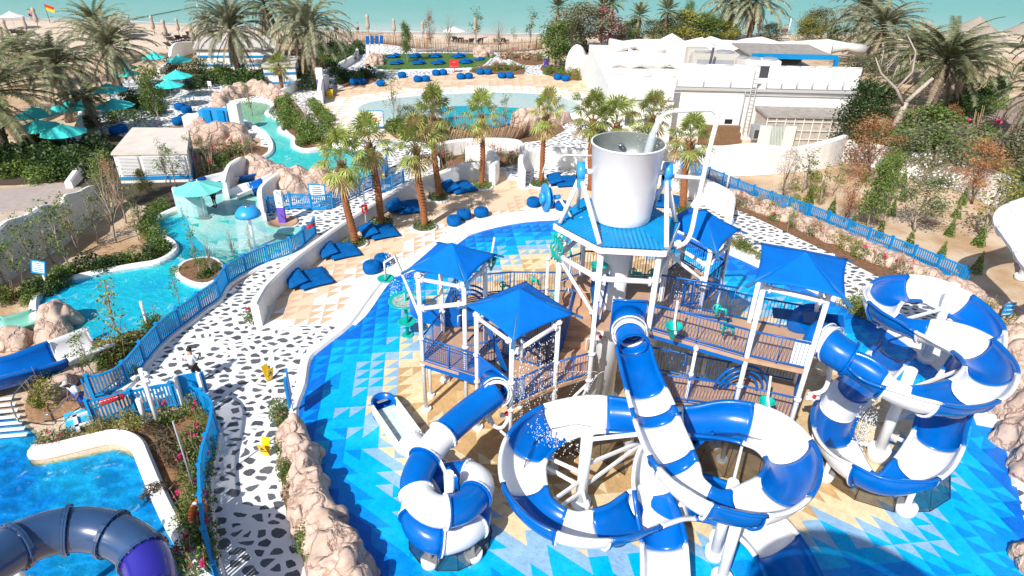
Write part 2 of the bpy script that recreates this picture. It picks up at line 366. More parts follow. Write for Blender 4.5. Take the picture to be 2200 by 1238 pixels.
# beach: strip from shore back to the park
struct('beach',bs,BEACH)
wetm=sand_mat('wet_sand',(.47,.40,.36),(.42,.36,.33),.5,.1)
ws_=MB(); a=spline(PP(shore),4); ws_.prism([(p.x,p.y) for p in a]+[(p.x,p.y-2.6-.6*math.sin(p.x*.11)) for p in a][::-1],0,0); ws_.v=[(v[0],v[1],-.004) for v in ws_.v]
struct('wet_sand',ws_,wetm)
sf=MB(); sf.prism([(p.x,p.y+.25*math.sin(p.x*.5)) for p in a]+[(p.x,p.y+.9+.5*math.sin(p.x*.23)) for p in a][::-1],0,0); sf.v=[(v[0],v[1],.012) for v in sf.v]
struct('surf_line',sf,mat('surf_foam',(.62,.68,.66),.6,noise_amt=.3,noise_scale=1.5))
SEA,nt,b,ge=nodes_mat('sea_water',.25)
sx=N(nt,'ShaderNodeSeparateXYZ'); nt.links.new(ge.outputs['Position'],sx.inputs[0])
n=N(nt,'ShaderNodeTexNoise',i_Scale=.025,i_Detail=4.); nt.links.new(ge.outputs['Position'],n.inputs['Vector'])
ma=N(nt,'ShaderNodeMath',operation='MULTIPLY_ADD'); nt.links.new(n.outputs['Fac'],ma.inputs[0]); ma.inputs[1].default_value=34; nt.links.new(sx.outputs['Y'],ma.inputs[2])
mr=N(nt,'ShaderNodeMapRange'); nt.links.new(ma.outputs[0],mr.inputs[0]); mr.inputs[1].default_value=140; mr.inputs[2].default_value=225
nt.links.new(ramp(nt,[(0,(.42,.53,.48)),(.12,(.24,.47,.42)),(.5,(.15,.42,.37)),(1,(.11,.39,.36))],mr.outputs[0]),b.inputs['Base Color'])
n2=N(nt,'ShaderNodeTexNoise',i_Scale=1.1,i_Detail=6.); mp=N(nt,'ShaderNodeMapping'); mp.inputs['Scale'].default_value=(.35,1.2,1); nt.links.new(ge.outputs['Position'],mp.inputs[0]); nt.links.new(mp.outputs[0],n2.inputs['Vector'])
bp=N(nt,'ShaderNodeBump',i_Strength=.5,i_Distance=.25); nt.links.new(n2.outputs['Fac'],bp.inputs['Height']); nt.links.new(bp.outputs[0],b.inputs['Normal']); b.inputs['Specular IOR Level'].default_value=.25
s_=MB(); s_.prism([(p.x,p.y) for p in a]+[(3000,120),(5000,5000),(-5000,5000),(-3000,120)],0,0); s_.v=[(v[0],v[1],.004) for v in s_.v]
struct('sea',s_,SEA)
# --- sheets drawn in photo pixels, laid on the ground
def sheet(name,px,z,m,smooth=0,label=None):
    pts=PP(px); 
    if smooth: pts=spline(pts,smooth,True)
    b=MB(); b.prism([(p.x,p.y) for p in pts],0,0); b.v=[(v[0],v[1],z) for v in b.v]
    return struct(name,b,m,label)
sheet('pebble_path',[(430,1300),(440,1100),(470,950),(462,880),(380,855),(215,850),(300,780),(400,700),(500,620),(600,550),(680,490),(600,500),(560,480),(560,300),(430,250),(200,330),(215,230),(260,170),(380,165),(560,190),(650,150),(740,110),(810,97),(1030,97),(1110,125),(1170,140),(1240,170),(1310,240),(1290,420),(1540,430),(1620,450),(1800,540),(1990,640),(2120,700),(2240,790),(2300,900),(2300,1300)],0.0,PEB)
# roads on the right behind the park, sloping pavement of brick
BRICKR,nt,b,ge=nodes_mat('paver_brick',.85)
br=N(nt,'ShaderNodeTexBrick'); br.inputs['Color1'].default_value=(.30,.22,.19,1); br.inputs['Color2'].default_value=(.36,.27,.235,1); br.inputs['Mortar'].default_value=(.22,.17,.15,1); br.inputs['Scale'].default_value=2.; br.inputs['Mortar Size'].default_value=.012
nt.links.new(ge.outputs['Position'],br.inputs['Vector'])
n=N(nt,'ShaderNodeTexNoise',i_Scale=.25,i_Detail=5.); nt.links.new(ge.outputs['Position'],n.inputs['Vector'])
mx=N(nt,'ShaderNodeMix',data_type='RGBA',blend_type='MULTIPLY'); mx.inputs[0].default_value=.7; nt.links.new(br.outputs[0],mx.inputs[6]); nt.links.new(ramp(nt,[(.35,(.75,.72,.75)),(.65,(1.15,1.1,1.05))],n.outputs['Fac']),mx.inputs[7]); nt.links.new(mx.outputs[2],b.inputs['Base Color'])
sheet('brick_road',[(2300,205),(2180,212),(2110,216),(2098,232),(2080,250),(2030,275),(1990,285),(2040,300),(2110,292),(2160,280),(2300,268)],.004,BRICKR,3)
DGRASS=floor_mat('dry_grass',(.20,.17,.10),(.16,.19,.07),1.5)
sheet('dry_lawn',[(1990,300),(2100,296),(2200,285),(2320,285),(2320,420),(2200,420),(2090,350),(2010,330)],.002,DGRASS)
sheet('concrete_lane',[(-200,430),(-200,560),(-20,500),(60,470),(110,455),(150,440),(215,395),(160,390),(60,400)],.004,mat('grey_paving',(.40,.34,.31),.9,noise_amt=.15,noise_scale=2))
sheet('sandy_lane',[(-200,470),(-200,640),(10,590),(70,545),(120,500),(130,455),(90,450),(20,455)],.008,sand_mat('dusty_sand',(.56,.47,.38),(.46,.37,.29),.6,.4))
LAWN=floor_mat('lawn_green',(.055,.13,.02),(.08,.17,.025),2.)
# --- tiles
import colorsys
def inside(pt,poly):
    x,y=pt; c=False; n=len(poly); j=n-1
    for i in range(n):
        xi,yi=poly[i]; xj,yj=poly[j]
        if (yi>y)!=(yj>y) and x<(xj-xi)*(y-yi)/(yj-yi)+xi: c=not c
        j=i
    return c
def edist(pt,poly):
    x,y=pt; best=1e9; n=len(poly)
    for i in range(n):
        ax,ay=poly[i]; bx,by=poly[(i+1)%n]; dx,dy=bx-ax,by-ay; L=dx*dx+dy*dy
        t=max(0,min(1,((x-ax)*dx+(y-ay)*dy)/L)) if L>0 else 0
        d=math.hypot(x-ax-t*dx,y-ay-t*dy)
        if d<best: best=d
    return best
def tiled(name,outline,z,cell,ang,mats,base_i,fn,kinds=None,bounds=None):
    """a sheet of square cells each split in two triangles; fn(cx,cy,dist,half,i,j) -> material index"""
    b=MB(); b.prism(outline,0,0,mi=base_i); b.v=[(v[0],v[1],z) for v in b.v]; b.m=[base_i]*len(b.f)
    ca,sa=math.cos(ang),math.sin(ang)
    us=[x*ca+y*sa for x,y in outline]; vs=[-x*sa+y*ca for x,y in outline]
    for i in range(int(min(us)/cell)-1,int(max(us)/cell)+1):
        for j in range(int(min(vs)/cell)-1,int(max(vs)/cell)+1):
            off=(random.Random(i*7+3).random()-.5)*cell*.0
            q=[(i,j),(i+1,j),(i+1,j+1),(i,j+1)]
            w=[((u*cell)*ca-(v*cell+off)*sa,(u*cell)*sa+(v*cell+off)*ca) for u,v in q]
            cx=sum(p[0] for p in w)/4; cy=sum(p[1] for p in w)/4
            if bounds and not bounds(cx,cy): continue
            if not all(inside(p,outline) for p in w): continue
            d=edist((cx,cy),outline)
            tri=((w[0],w[1],w[2]),(w[0],w[2],w[3])) if fn.diag(cx,cy) else ((w[0],w[1],w[3]),(w[1],w[2],w[3]))
            ms=[fn(cx,cy,d,h,i,j) for h in(0,1)]
            if ms[0]==ms[1]:
                if ms[0]==base_i: continue
                b.add([(p[0],p[1],z+.004) for p in w],[(0,1,2,3)],ms[0])
            else:
                for h in (0,1):
                    if ms[h]!=base_i: b.add([(p[0],p[1],z+.004) for p in tri[h]],[(0,1,2)],ms[h])
    o=b.build(name,mats); o['kind']='structure'; return o
def wetmat(name,c,r=.22):
    m,nt,b,ge=nodes_mat(name,r)
    n=N(nt,'ShaderNodeTexNoise',i_Scale=9.,i_Detail=4.); nt.links.new(ge.outputs['Position'],n.inputs['Vector'])
    bp=N(nt,'ShaderNodeBump',i_Strength=.35,i_Distance=.04); nt.links.new(n.outputs['Fac'],bp.inputs['Height']); nt.links.new(bp.outputs[0],b.inputs['Normal'])
    n2=N(nt,'ShaderNodeTexVoronoi',feature='SMOOTH_F1'); n2.inputs['Scale'].default_value=5; 
    mx=N(nt,'ShaderNodeMix',data_type='RGBA',blend_type='LINEAR_LIGHT'); mx.inputs[0].default_value=.3; nt.links.new(ge.outputs['Position'],mx.inputs[6]); nt.links.new(n.outputs['Color'],mx.inputs[7]); nt.links.new(mx.outputs[2],n2.inputs['Vector'])
    nt.links.new(ramp(nt,[(.1,tuple(k*.88 for k in c)),(.6,tuple(min(.9,k*1.12) for k in c))],n2.outputs['Distance']),b.inputs['Base Color'])
    b.inputs['Specular IOR Level'].default_value=.4
    n9=N(nt,'ShaderNodeTexNoise',i_Scale=.45,i_Detail=6.,i_Roughness=.65); nt.links.new(ge.outputs['Position'],n9.inputs['Vector']); rr9=N(nt,'ShaderNodeMapRange'); nt.links.new(n9.outputs['Fac'],rr9.inputs[0]); rr9.inputs[1].default_value=.4; rr9.inputs[2].default_value=.6; rr9.inputs[3].default_value=.1; rr9.inputs[4].default_value=.6; nt.links.new(rr9.outputs[0],b.inputs['Roughness'])
    src=b.inputs['Base Color'].links[0].from_socket; m9=N(nt,'ShaderNodeMix',data_type='RGBA',blend_type='MULTIPLY'); m9.inputs[0].default_value=1; nt.links.new(src,m9.inputs[6]); nt.links.new(ramp(nt,[(.35,(.84,.86,.88)),(.6,(1,1,1))],n9.outputs['Fac']),m9.inputs[7]); nt.links.new(m9.outputs[2],b.inputs['Base Color'])
    return m
PADC=[wetmat('pad_deep_blue',(.0,.15,.62)),wetmat('pad_mid_blue',(.0,.26,.78)),wetmat('pad_cyan',(.0,.42,.80)),wetmat('pad_grey_blue',(.27,.46,.66)),wetmat('pad_sand',(.76,.60,.37)),wetmat('pad_tan',(.56,.36,.17)),wetmat('pad_buff',(.65,.46,.25))]
pad_px=[(1195,474),(1100,483),(1010,506),(950,545),(890,580),(830,602),(795,640),(750,700),(690,748),(662,775),(652,830),(632,880),(632,920),(660,1000),(700,1080),(745,1150),(800,1240),(840,1300),(870,1345),(2280,1345),(2225,1200),(2200,1120),(2185,1050),(2170,960),(2125,885),(2060,820),(1990,762),(1900,705),(1830,668),(1740,625),(1650,585),(1560,545),(1500,520),(1440,495),(1340,478)]
pad=[(p.x,p.y) for p in spline(PP(pad_px),3,True)]
rp=random.Random(5)
def fpad(cx,cy,d,h,i,j):
    k=noise.noise(Vector((cx*.13,cy*.13,3)))*1.5
    cc=math.floor((d+k+(random.Random(i*131+5).random()-.5)*.9)/.1)*.1
    if cy>31: cc-=.5
    lv=(0.9,2.4,4.2,6.2)
    # position inside the band decides how many triangles of the next colour intrude
    edges=[.75,1.7,2.9,3.9,5.6,7.2]; 
    r1=random.Random(i*9176+j*131+7).random()
    base=0
    for n_,e in enumerate(edges):
        if cc>e: base=n_+1
    nxt=min(base+1,6); 
    e=edges[base] if base<6 else 99
    near=(e-cc)<.8
    if near and r1<.8: return (base,nxt)[h]
    if base>=4 and r1<.35: return (base,5 if base!=5 else 4)[h]
    if base==0 and r1<.3: return (0,1)[h]
    if base in(2,3) and r1<.12: return (base,base-1)[h]
    return base
fpad.diag=lambda x,y:(y>19.5)
tiled('splash_pad',pad,.03,.64,R_(7.6),PADC,0,fpad)
# --- plazas
PLZ=[mat('plaza_white',(.80,.79,.77),.75,noise_amt=.05),mat('plaza_tan',(.62,.43,.28),.8,noise_amt=.08,noise_scale=2),mat('plaza_light_tan',(.72,.55,.39),.8,noise_amt=.06)]
seat_px=[(560,702),(590,630),(620,595),(700,525),(760,480),(880,412),(1000,365),(1070,352),(1130,405),(1290,400),(1400,410),(1540,470),(1560,545),(1640,582),(1500,520),(1440,495),(1340,478),(1195,474),(1100,483),(1010,506),(950,545),(890,580),(830,602),(795,640),(750,700)]
seat=[(p.x,p.y) for p in PP(seat_px)]
def fseat(cx,cy,d,h,i,j):
    dp=edist((cx,cy),pad)
    r1=random.Random(i*917+j*31+2).random()
    if dp<1.0: return 0
    if dp<2.6: return (0,1)[h] if r1<.75 else 0
    if dp<4.2: return (2,1)[h] if r1<.5 else (0,2)[h] if r1<.7 else 2
    return (2,1)[h] if r1<.25 else (1 if r1>.9 else 2)
fseat.diag=lambda x,y:True
tiled('seating_plaza',seat,.012,.66,R_(7.6),PLZ,0,fseat)
up_px=[(690,215),(700,200),(720,190),(790,182),(870,168),(940,160),(1000,155),(1080,158),(1160,162),(1245,170),(1270,190),(1290,235),(1290,262),(1200,262),(1100,300),(900,300),(760,296),(720,283),(695,255)]
upp=[(p.x,p.y) for p in spline(PP(up_px),2,True)]
pe_px=[(768,238),(790,222),(860,211),(950,204),(1080,200),(1180,206),(1235,220),(1245,236),(1215,248),(1130,262),(1060,276),(980,278),(880,266),(800,260)]
pe=[(p.x,p.y) for p in spline(PP(pe_px),3,True)]
def fup(cx,cy,d,h,i,j):
    dp=edist((cx,cy),pe); r1=random.Random(i*317+j*61+4).random()
    if dp<1.2: return 0
    if dp<3.8: return (0,2)[h] if r1<.7 else 0
    return (2,1)[h] if r1<.45 else (2 if r1<.8 else 1)
fup.diag=lambda x,y:True
tiled('upper_plaza',upp,.008,.95,R_(3),PLZ,2,fup)
sheet('beach_walk',[(700,100),(760,96),(900,100),(1030,110),(1180,118),(1160,103),(900,80),(700,80)],.012,mat('pale_concrete',(.62,.53,.44),.85,noise_amt=.08))
# --- pools: floor, coping, water
def pool(name,px,floorm,waterm,rimw=.35,rimh=.32,lvl=.2,rimclose=True,z0=.02,rimpx=None,per=4,ripplefloor=None):
    pts=spline(PP(px),per,True); poly=[(p.x,p.y) for p in pts]
    b=MB(); b.prism(poly,0,0); b.v=[(v[0],v[1],z0) for v in b.v]; struct(name+'_floor',b,floorm)
    b=MB(); b.prism(poly,0,0); b.v=[(v[0],v[1],lvl) for v in b.v]; struct(name+'_water',b,waterm)
    return pts
def wallrun(name,px,hts,th,m=WHITE,label=None,cat='wall',group=None,per=4,base=0.,struct_=False,parent=None,rounded=True,world=None):
    """a plaster wall along a ground line, hts: heights at the control points"""
    pts=world or PP(px); n=len(pts)
    if not hasattr(hts,'__len__'): hts=[hts]*n
    q=spline([Vector((p.x,p.y,h)) for p,h in zip(pts,hts)],per) if per>1 else [Vector((p.x,p.y,h)) for p,h in zip(pts,hts)]
    k=len(q); vs=[]; sec=[(-.5,0),(-.5,-.12),(-.3,-.0),(.3,-.0),(.5,-.12),(.5,0)]
    for i,p in enumerate(q):
        t=(q[min(i+1,k-1)]-q[max(i-1,0)]); t.z=0; t.normalize(); nrm=Vector((-t.y,t.x,0))
        for a,(u,dz) in enumerate(sec):
            z=base if a in(0,5) else p.z+dz*(1 if rounded else 0)
            vs.append((p.x+nrm.x*u*th,p.y+nrm.y*u*th,z))
    m_=len(sec); fs=[(i*m_+j,i*m_+j+1,(i+1)*m_+j+1,(i+1)*m_+j) for i in range(k-1) for j in range(m_-1)]
    fs+=[tuple(range(m_)),tuple((k-1)*m_+j for j in range(m_))[::-1]]
    b=MB(); b.add(vs,fs,0,False); o=b.build(name,m,parent)
    if struct_: o['kind']='structure'
    elif label: tag(o,label,cat,group)
    return o
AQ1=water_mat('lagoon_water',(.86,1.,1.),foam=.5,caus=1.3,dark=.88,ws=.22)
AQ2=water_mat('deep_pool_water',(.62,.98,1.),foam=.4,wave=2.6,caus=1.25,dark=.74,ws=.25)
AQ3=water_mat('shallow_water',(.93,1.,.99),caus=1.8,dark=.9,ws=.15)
F_B=floor_mat('pool_floor_turquoise',(.0,.50,.85),(.03,.80,.84),.12)
F_C=[mat('pool_floor_pale',(.68,.86,.84),.6,col2=(.22,.78,.78),noise_scale=.5),mat('pool_floor_teal',(.0,.52,.54),.6),mat('pool_floor_light_teal',(.10,.62,.62),.6)]
F_A=floor_mat('pool_floor_blue',(.0,.28,.84),(.02,.50,.94),.35)
F_D=floor_mat('river_floor',(.05,.75,.74),(.34,.86,.78),.1)
F_E=floor_mat('wading_floor',(.80,.82,.81),(.66,.80,.80),.12)
F_G=floor_mat('green_pool_floor',(.45,.62,.38),(.38,.62,.42),.2)
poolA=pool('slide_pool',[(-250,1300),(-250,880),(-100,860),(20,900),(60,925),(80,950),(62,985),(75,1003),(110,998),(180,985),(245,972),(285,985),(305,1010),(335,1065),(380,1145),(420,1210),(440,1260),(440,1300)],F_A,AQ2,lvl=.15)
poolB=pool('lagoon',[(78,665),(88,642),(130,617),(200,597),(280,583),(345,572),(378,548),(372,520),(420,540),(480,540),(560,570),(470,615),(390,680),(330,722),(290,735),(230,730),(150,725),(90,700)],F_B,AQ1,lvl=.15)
lag=spline(PP([(380,556),(377,535),(345,510),(332,492),(350,472),(385,458),(385,432),(480,395),(520,405),(560,432),(585,485),(660,492),(640,525),(580,560),(500,590),(440,575)]),4,True)
lagp=[(p.x,p.y) for p in lag]
def flag(cx,cy,d,h,i,j):
    r1=random.Random(i*97+j*31+12).random(); s=noise.noise(Vector((cx*.15,cy*.15,9)))
    t=(P(500,480).y-cy)*.14+s*1.1+(-21-cx)*.09
    if t<.1: return 0 if r1<.9 else (0,2)[h]
    if t<.9: return (0,1)[h] if r1<.55 else 0
    return (1,2)[h] if r1<.3 else (1 if r1>.6 else (0,1)[h])
flag.diag=lambda x,y:False
tiled('splash_lagoon_floor',lagp,.026,.62,R_(20),F_C,0,flag)
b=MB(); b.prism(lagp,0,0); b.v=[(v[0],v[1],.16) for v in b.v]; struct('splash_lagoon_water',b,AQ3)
sheet('lagoon_deep_strip',[(333,492),(350,472),(400,470),(410,500),(440,530),(470,560),(440,575),(400,560),(380,540),(350,515)],.036,F_B,3)
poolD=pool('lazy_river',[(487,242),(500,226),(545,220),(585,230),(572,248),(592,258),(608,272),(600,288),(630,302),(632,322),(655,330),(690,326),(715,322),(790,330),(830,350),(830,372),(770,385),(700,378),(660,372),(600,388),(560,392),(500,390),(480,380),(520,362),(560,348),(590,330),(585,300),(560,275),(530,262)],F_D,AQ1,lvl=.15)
sheet('green_pool_floor',[(487,242),(500,226),(545,220),(585,230),(572,248),(560,262),(530,262)],.03,F_G,3)
b=MB(); b.prism(pe,0,0); b.v=[(v[0],v[1],.03) for v in b.v]; struct('wading_pool_floor',b,F_E)
b=MB(); b.prism(pe,0,0); b.v=[(v[0],v[1],.09) for v in b.v]; struct('wading_pool_water',b,AQ3)
sheet('wading_pool_deep_end',[(940,236),(1000,228),(1100,232),(1190,238),(1200,250),(1120,262),(1060,275),(985,277),(960,262)],.036,floor_mat('deep_end_floor',(.0,.55,.62),(.0,.42,.85),.12),3)
# copings (raised white rims)
def rim(px,h=.3,th=.4,label=None,per=4): return wallrun('pool_rim',px,h,th,WHITE,label,'pool rim',per=per,struct_=label is None)
rim([(640,1330),(450,1262),(420,1202),(380,1142),(342,1065),(315,1000),(295,960),(250,944),(180,958),(110,975),(72,978)],.38,.55)
rim([(78,700),(76,660),(88,640),(130,614),(200,595),(280,580),(342,569),(376,548),(372,528),(342,510),(330,492),(348,470),(384,454)],.34,.42)
rim([(830,346),(788,326),(712,318),(690,322),(655,327),(632,318),(630,300),(602,285),(608,271),(592,256),(574,247),(586,228),(545,217),(498,223),(482,240),(500,258)],.3,.5)
rim([(500,391),(480,379),(520,360),(560,346),(583,328),(578,302),(552,280),(528,266),(500,258)],.3,.5)
wr=spline(PP([(632,925),(630,880),(648,830),(658,775),(690,744),(748,698),(792,638),(828,600),(888,578),(948,542),(1008,503),(1098,480),(1195,471),(1345,475),(1442,492),(1562,542),(1652,582),(1742,622),(1832,664),(1902,701),(1992,758),(2062,816),(2127,881),(2172,956),(2190,1050)]),3)
wallrun('pad_kerb',None,.16,.5,WHITE,struct_=True,per=1,world=wr)
wallrun('pad_kerb',None,.07,1.5,WHITE,struct_=True,per=1,world=[p+Vector((0,.9,0)) for p in wr[14:-3]],rounded=False)
# planting beds
def bed(px,name='soil_bed',z=.03,m=SOIL,sm=3): return sheet(name,px,z,m,sm)
bed([(85,975),(180,938),(250,925),(310,915),(440,880),(458,900),(443,960),(430,1050),(428,1130),(443,1200),(455,1260),(440,1260),(400,1180),(350,1085),(318,1000),(298,957),(250,941),(180,953),(110,970)],m=sand_mat('orange_soil',(.33,.17,.08),(.20,.10,.05),1.2))
bed([(215,845),(300,775),(385,700),(335,712),(270,715),(200,755),(100,785),(60,850),(60,905),(110,905),(165,880)],m=sand_mat('orange_soil_two',(.38,.22,.12),(.24,.13,.07),1.2),z=.034)
bed([(594,885),(606,875),(622,900),(634,980),(642,1060),(668,1130),(705,1240),(735,1300),(685,1300),(645,1180),(610,1080),(602,980)],sm=2)
bed([(1555,420),(1620,438),(1800,520),(2000,615),(2160,690),(2230,740),(2230,770),(2150,720),(1980,640),(1790,548),(1610,462),(1540,432)],sm=2)
bed([(1530,500),(1640,548),(1720,590),(1900,675),(1890,690),(1720,608),(1620,565),(1520,520)],sm=2)
bed([(600,205),(628,215),(650,240),(700,295),(700,310),(650,325),(637,300),(605,268),(610,250),(590,232)],sm=2)
bed([(680,215),(690,240),(720,276),(715,282),(690,268),(672,240),(670,215)],sm=2)
bed([(725,175),(745,160),(790,158),(812,170),(790,182),(740,187)],sm=2)
bed([(1010,150),(1060,140),(1120,143),(1125,160),(1075,160),(1020,158)],sm=2)
bed([(1085,117),(1160,117),(1165,138),(1130,140),(1095,128)],sm=2)
bed([(1165,140),(1230,150),(1255,172),(1220,172),(1170,160)],sm=2)
bed([(478,345),(400,400),(480,330),(480,300),(560,315),(580,320),(560,340),(510,352)],sm=2)
bed([(700,100),(765,108),(768,120),(720,150),(640,180),(560,170),(560,120)],sm=2)
bed([(830,262),(900,250),(1000,258),(1200,262),(1180,300),(1000,312),(850,298)],sm=2)
bed([(930,335),(1000,325),(1110,328),(1135,345),(1050,365),(960,372)],sm=2)
bed([(0,640),(60,655),(140,605),(240,583),(340,560),(362,545),(355,530),(330,510),(322,490),(335,470),(372,452),(360,440),(310,460),(300,520),(320,545),(220,560),(120,590),(60,620)],m=sand_mat('bed_soil',(.36,.22,.12),(.20,.12,.06),1.2),sm=2)
bed([(-60,330),(100,300),(250,290),(420,360),(380,440),(300,440),(130,392),(-60,400)],m=mat('dark_mulch',(.08,.06,.04),.95,noise_amt=.4),sm=2,z=.026)
b=MB(); b.prism([(p.x,p.y) for p in spline(PP([(812,150),(820,118),(1048,116),(1052,128),(1030,143),(960,147),(850,151)]),2,True)],0,.05); struct('lawn',b,LAWN)
rim([(800,140),(806,150),(850,153),(960,150),(1032,146),(1056,128)],.16,.4,per=3)
# planter island in the lagoon, with its white rim
isl=spline(PP([(378,597),(392,573),(425,563),(460,562),(482,578),(482,600),(450,622),(410,618)]),3,True)
b=MB(); b.prism([(p.x,p.y) for p in isl],0,.30); struct('planter_island',b,WHITE)
b=MB(); cI=sum(isl,Vector())/len(isl); b.prism([(cI.x+(p.x-cI.x)*.84,cI.y+(p.y-cI.y)*.84) for p in isl],.30,.36); struct('planter_soil',b,SOIL)
# ================================================================ the play structure
LOW,HIGH=2.6,4.9
def V3(p,z): return Vector((p[0],p[1],z))
pA=(-3.5,21.0); pB=(-1.75,20.45); pC=(-1.05,22.0); pD=(-2.9,23.0)
pE=(-1.28,19.96); pF=(.04,18.33); pG=(1.70,19.56); pH=(.45,21.4)
tFL=(3.08,20.2); tFR=(5.07,20.05); tR=(5.93,22.2); tBR=(4.9,24.1); tBL=(2.9,24.1); tL=(1.78,21.9)
rFL=(8.2,18.4); rFR=(10.0,17.7); rBR=(11.0,20.0); rBL=(9.0,20.7)
kA=(6.3,24.1); kB=(7.45,21.9); kC=(8.7,23.6); kD=(7.5,25.6)
play=thing('play_structure','multi-level blue and white water play tower with decks, canopies and stairs under the tipping bucket','play tower',(3.9,21.5,0))
def pipe(name,pts,r,m,par,n=12): 
    b=MB(); b.tube(pts,r,n); return b.build(name,m,par)
def flange(b,p,axis,r,t=.05):
    p=Vector(p); a=Vector(axis).normalized()*t/2; b.tube([p-a,p+a],r,14,sm=False)
def post(p,z,par=play,r=.085,z0=0.,foot=True,lab=None):
    b=MB(); b.tube([V3(p,z0),V3(p,z)],r,14)
    b.tube([V3(p,z0),V3(p,z0+.14)],r*2.6,16)
    o=b.build('post',STEELW,par)
    for q in (LOW-.2,LOW+1.05,z-.12):
        if q<z: c=MB(); c.tube([V3(p,q-.05),V3(p,q+.05)],r*1.5,14); c.build('collar',STEELW,o)
    return o
for p,z in ((pA,6.55),(pB,6.55),(pC,6.55),(pD,6.55),(pE,5.55),(pF,5.55),(pG,5.55),(pH,5.55),(rFL,8.15),(rFR,8.15),(rBR,8.15),(rBL,8.15),(kA,7.4),(kB,7.4),(kC,7.4),(kD,7.4)): post(p,z)
hexp=[tFL,tFR,tR,tBR,tBL,tL]
for p in hexp: post(p,8.2,r=.105)
# slim posts behind and lower
for p,z in (((1.55,25.2),5.2),((-2.6,26.0),4.2),((2.7,26.6),5.6),((-3.4,21.9),2.6),((-.95,20.9),2.6),((6.6,19.0),4.9)): post(p,z,r=.06)
# central column
b=MB(); b.tube([(3.9,21.8,0),(3.9,21.8,8.6)],.52,28); b.lathe([(.85,0),(.85,.12),(.52,.12)],(3.9,21.8,0),28); b.build('column',PAINTW,play)
# decks
def deck(poly,z,par=play,th=.14):
    b=MB(); b.prism(poly,z-th,z,bottom=True)
    o=b.build('deck',DECK,par); return o
deck([(-3.6,20.95),(-1.28,19.9),(.04,18.25),(1.75,19.5),(3.1,20.2),(3.15,21.2),(2.0,21.2),(1.7,22.8),(2.9,25.0),(2.75,26.7),(0,26.6),(-2.7,26.1),(-3.3,23.5)],LOW)
deck([(3.2,20.1),(5.1,19.95),(8.2,18.3),(10.05,17.62),(11.1,20.0),(9.0,20.85),(6.6,21.7),(7.45,21.8),(8.8,23.6),(7.5,25.7),(6.3,24.2),(4.9,24.2),(2.9,24.2),(1.95,23.4),(3.2,22.9)],HIGH)
deck([(4.9,19.0),(8.2,18.2),(10.05,17.6),(11.1,20.0),(9.0,20.85),(8.3,19.8),(5.1,20.8)],LOW-.02)
# stairs from the low deck up past the column
st=MB()
n_=7
for i in range(n_):
    z=LOW+(i+1)*(HIGH-LOW)/(n_+1); y0=20.55+i*.36
    st.prism([(1.85,y0),(3.2,y0-.12),(3.25,y0+.40),(1.9,y0+.52)],z-.32,z)
st.build('stairs',DECK,play)
st=MB()
for i in range(6):
    z=LOW-(i+1)*.37; st.prism([(4.2+i*.3,26.9),(4.5+i*.3,26.9),(4.5+i*.3,28.2),(4.2+i*.3,28.2)],z-.1,z)
st.build('stairs',DECK,play)
def rail(a,b,z,h=1.08,par=play,style='bars',skirt=0.,gap=.115,m=BLUED,z2=None):
    z2=z if z2 is None else z2
    a3,b3=V3(a,z),V3(b,z2); u=Vector((0,0,1)); mb=MB(); L=(b3-a3).length
    mb.tube([a3+u*h,b3+u*h],.038,8); mb.tube([a3+u*.1,b3+u*.1],.034,8)
    dv=(b3-a3).normalized()
    if style=='bars':
        k=max(2,int(L/gap))
        for i in range(1,k):
            p=a3.lerp(b3,i/k); mb.tube([p+u*.1,p+u*h],.0105,4,cap=False)
        for t in (0.03,.5,.97):
            p=a3.lerp(b3,t); mb.tube([p+u*0,p+u*h],.022,6)
    else:
        k=int(L/.085)
        for i in range(1,k):
            p=a3.lerp(b3,i/k); mb.tube([p+u*.1,p+u*(h-.16)],.009,4,cap=False)
        for j in range(9):
            mb.tube([a3+u*(.12+j*.1),b3+u*(.12+j*.1)],.009,4,cap=False)
        mb.tube([a3+u*(h-.15),b3+u*(h-.15)],.028,6)
        for t in (0.02,.5,.98):
            p=a3.lerp(b3,t); mb.tube([p+u*0,p+u*h],.04,6)
    o=mb.build('railing',m,par)
    if skirt:
        s=MB(); sd=Vector((dv.y,-dv.x,0))*.045; s.beam(a3+sd+u*(.02-skirt/2),b3+sd+u*(.02-skirt/2),.04,skirt); s.build('skirt_panel',BLUE,par)
    return o
rail(pA,pE,LOW,style='mesh',skirt=.34); rail(pF,pG,LOW); rail(pG,tFL,LOW)
rail(pA,pD,LOW); rail(pD,(-2.6,26),LOW); rail((-2.6,26),(0,26.55),LOW); rail((0,26.55),(2.7,26.6),LOW); rail((2.7,26.6),(2.9,25),LOW)
rail(pB,pC,LOW,h=1.2); rail(pC,(-.1,21.2),LOW,h=1.2); rail((-.1,21.2),(1.1,20.7),LOW,h=1.2); rail((1.1,20.7),(1.75,21.3),LOW,h=1.3)
rail(pB,pH,LOW); rail(pH,(1.7,22.8),LOW)
rail((1.8,20.6),(1.8,23.2),LOW+.2,z2=HIGH,h=1.0); rail((1.95,23.4),tBL,HIGH); rail(tBL,tBR,HIGH,h=1.15); rail(tBR,kA,HIGH)
rail(tFR,rFL,HIGH,skirt=.32); rail(rFL,rFR,HIGH); rail(rBR,rBL,HIGH); rail(rBL,(6.6,21.75),HIGH,h=1.1); rail(kB,(6.6,21.75),HIGH)
rail((5.3,21.6),(8.3,20.6),HIGH,h=1.5,gap=.1); rail(kB,kC,HIGH); rail(kC,kD,HIGH); rail(kD,kA,HIGH)
rail((4.9,19.05),rFL,LOW,skirt=.32); rail(rFL,rFR,LOW); rail((5.1,20.75),(8.3,19.75),LOW,gap=.13); rail(rBR,rBL,LOW); rail((10.9,19.7),rFR,LOW)
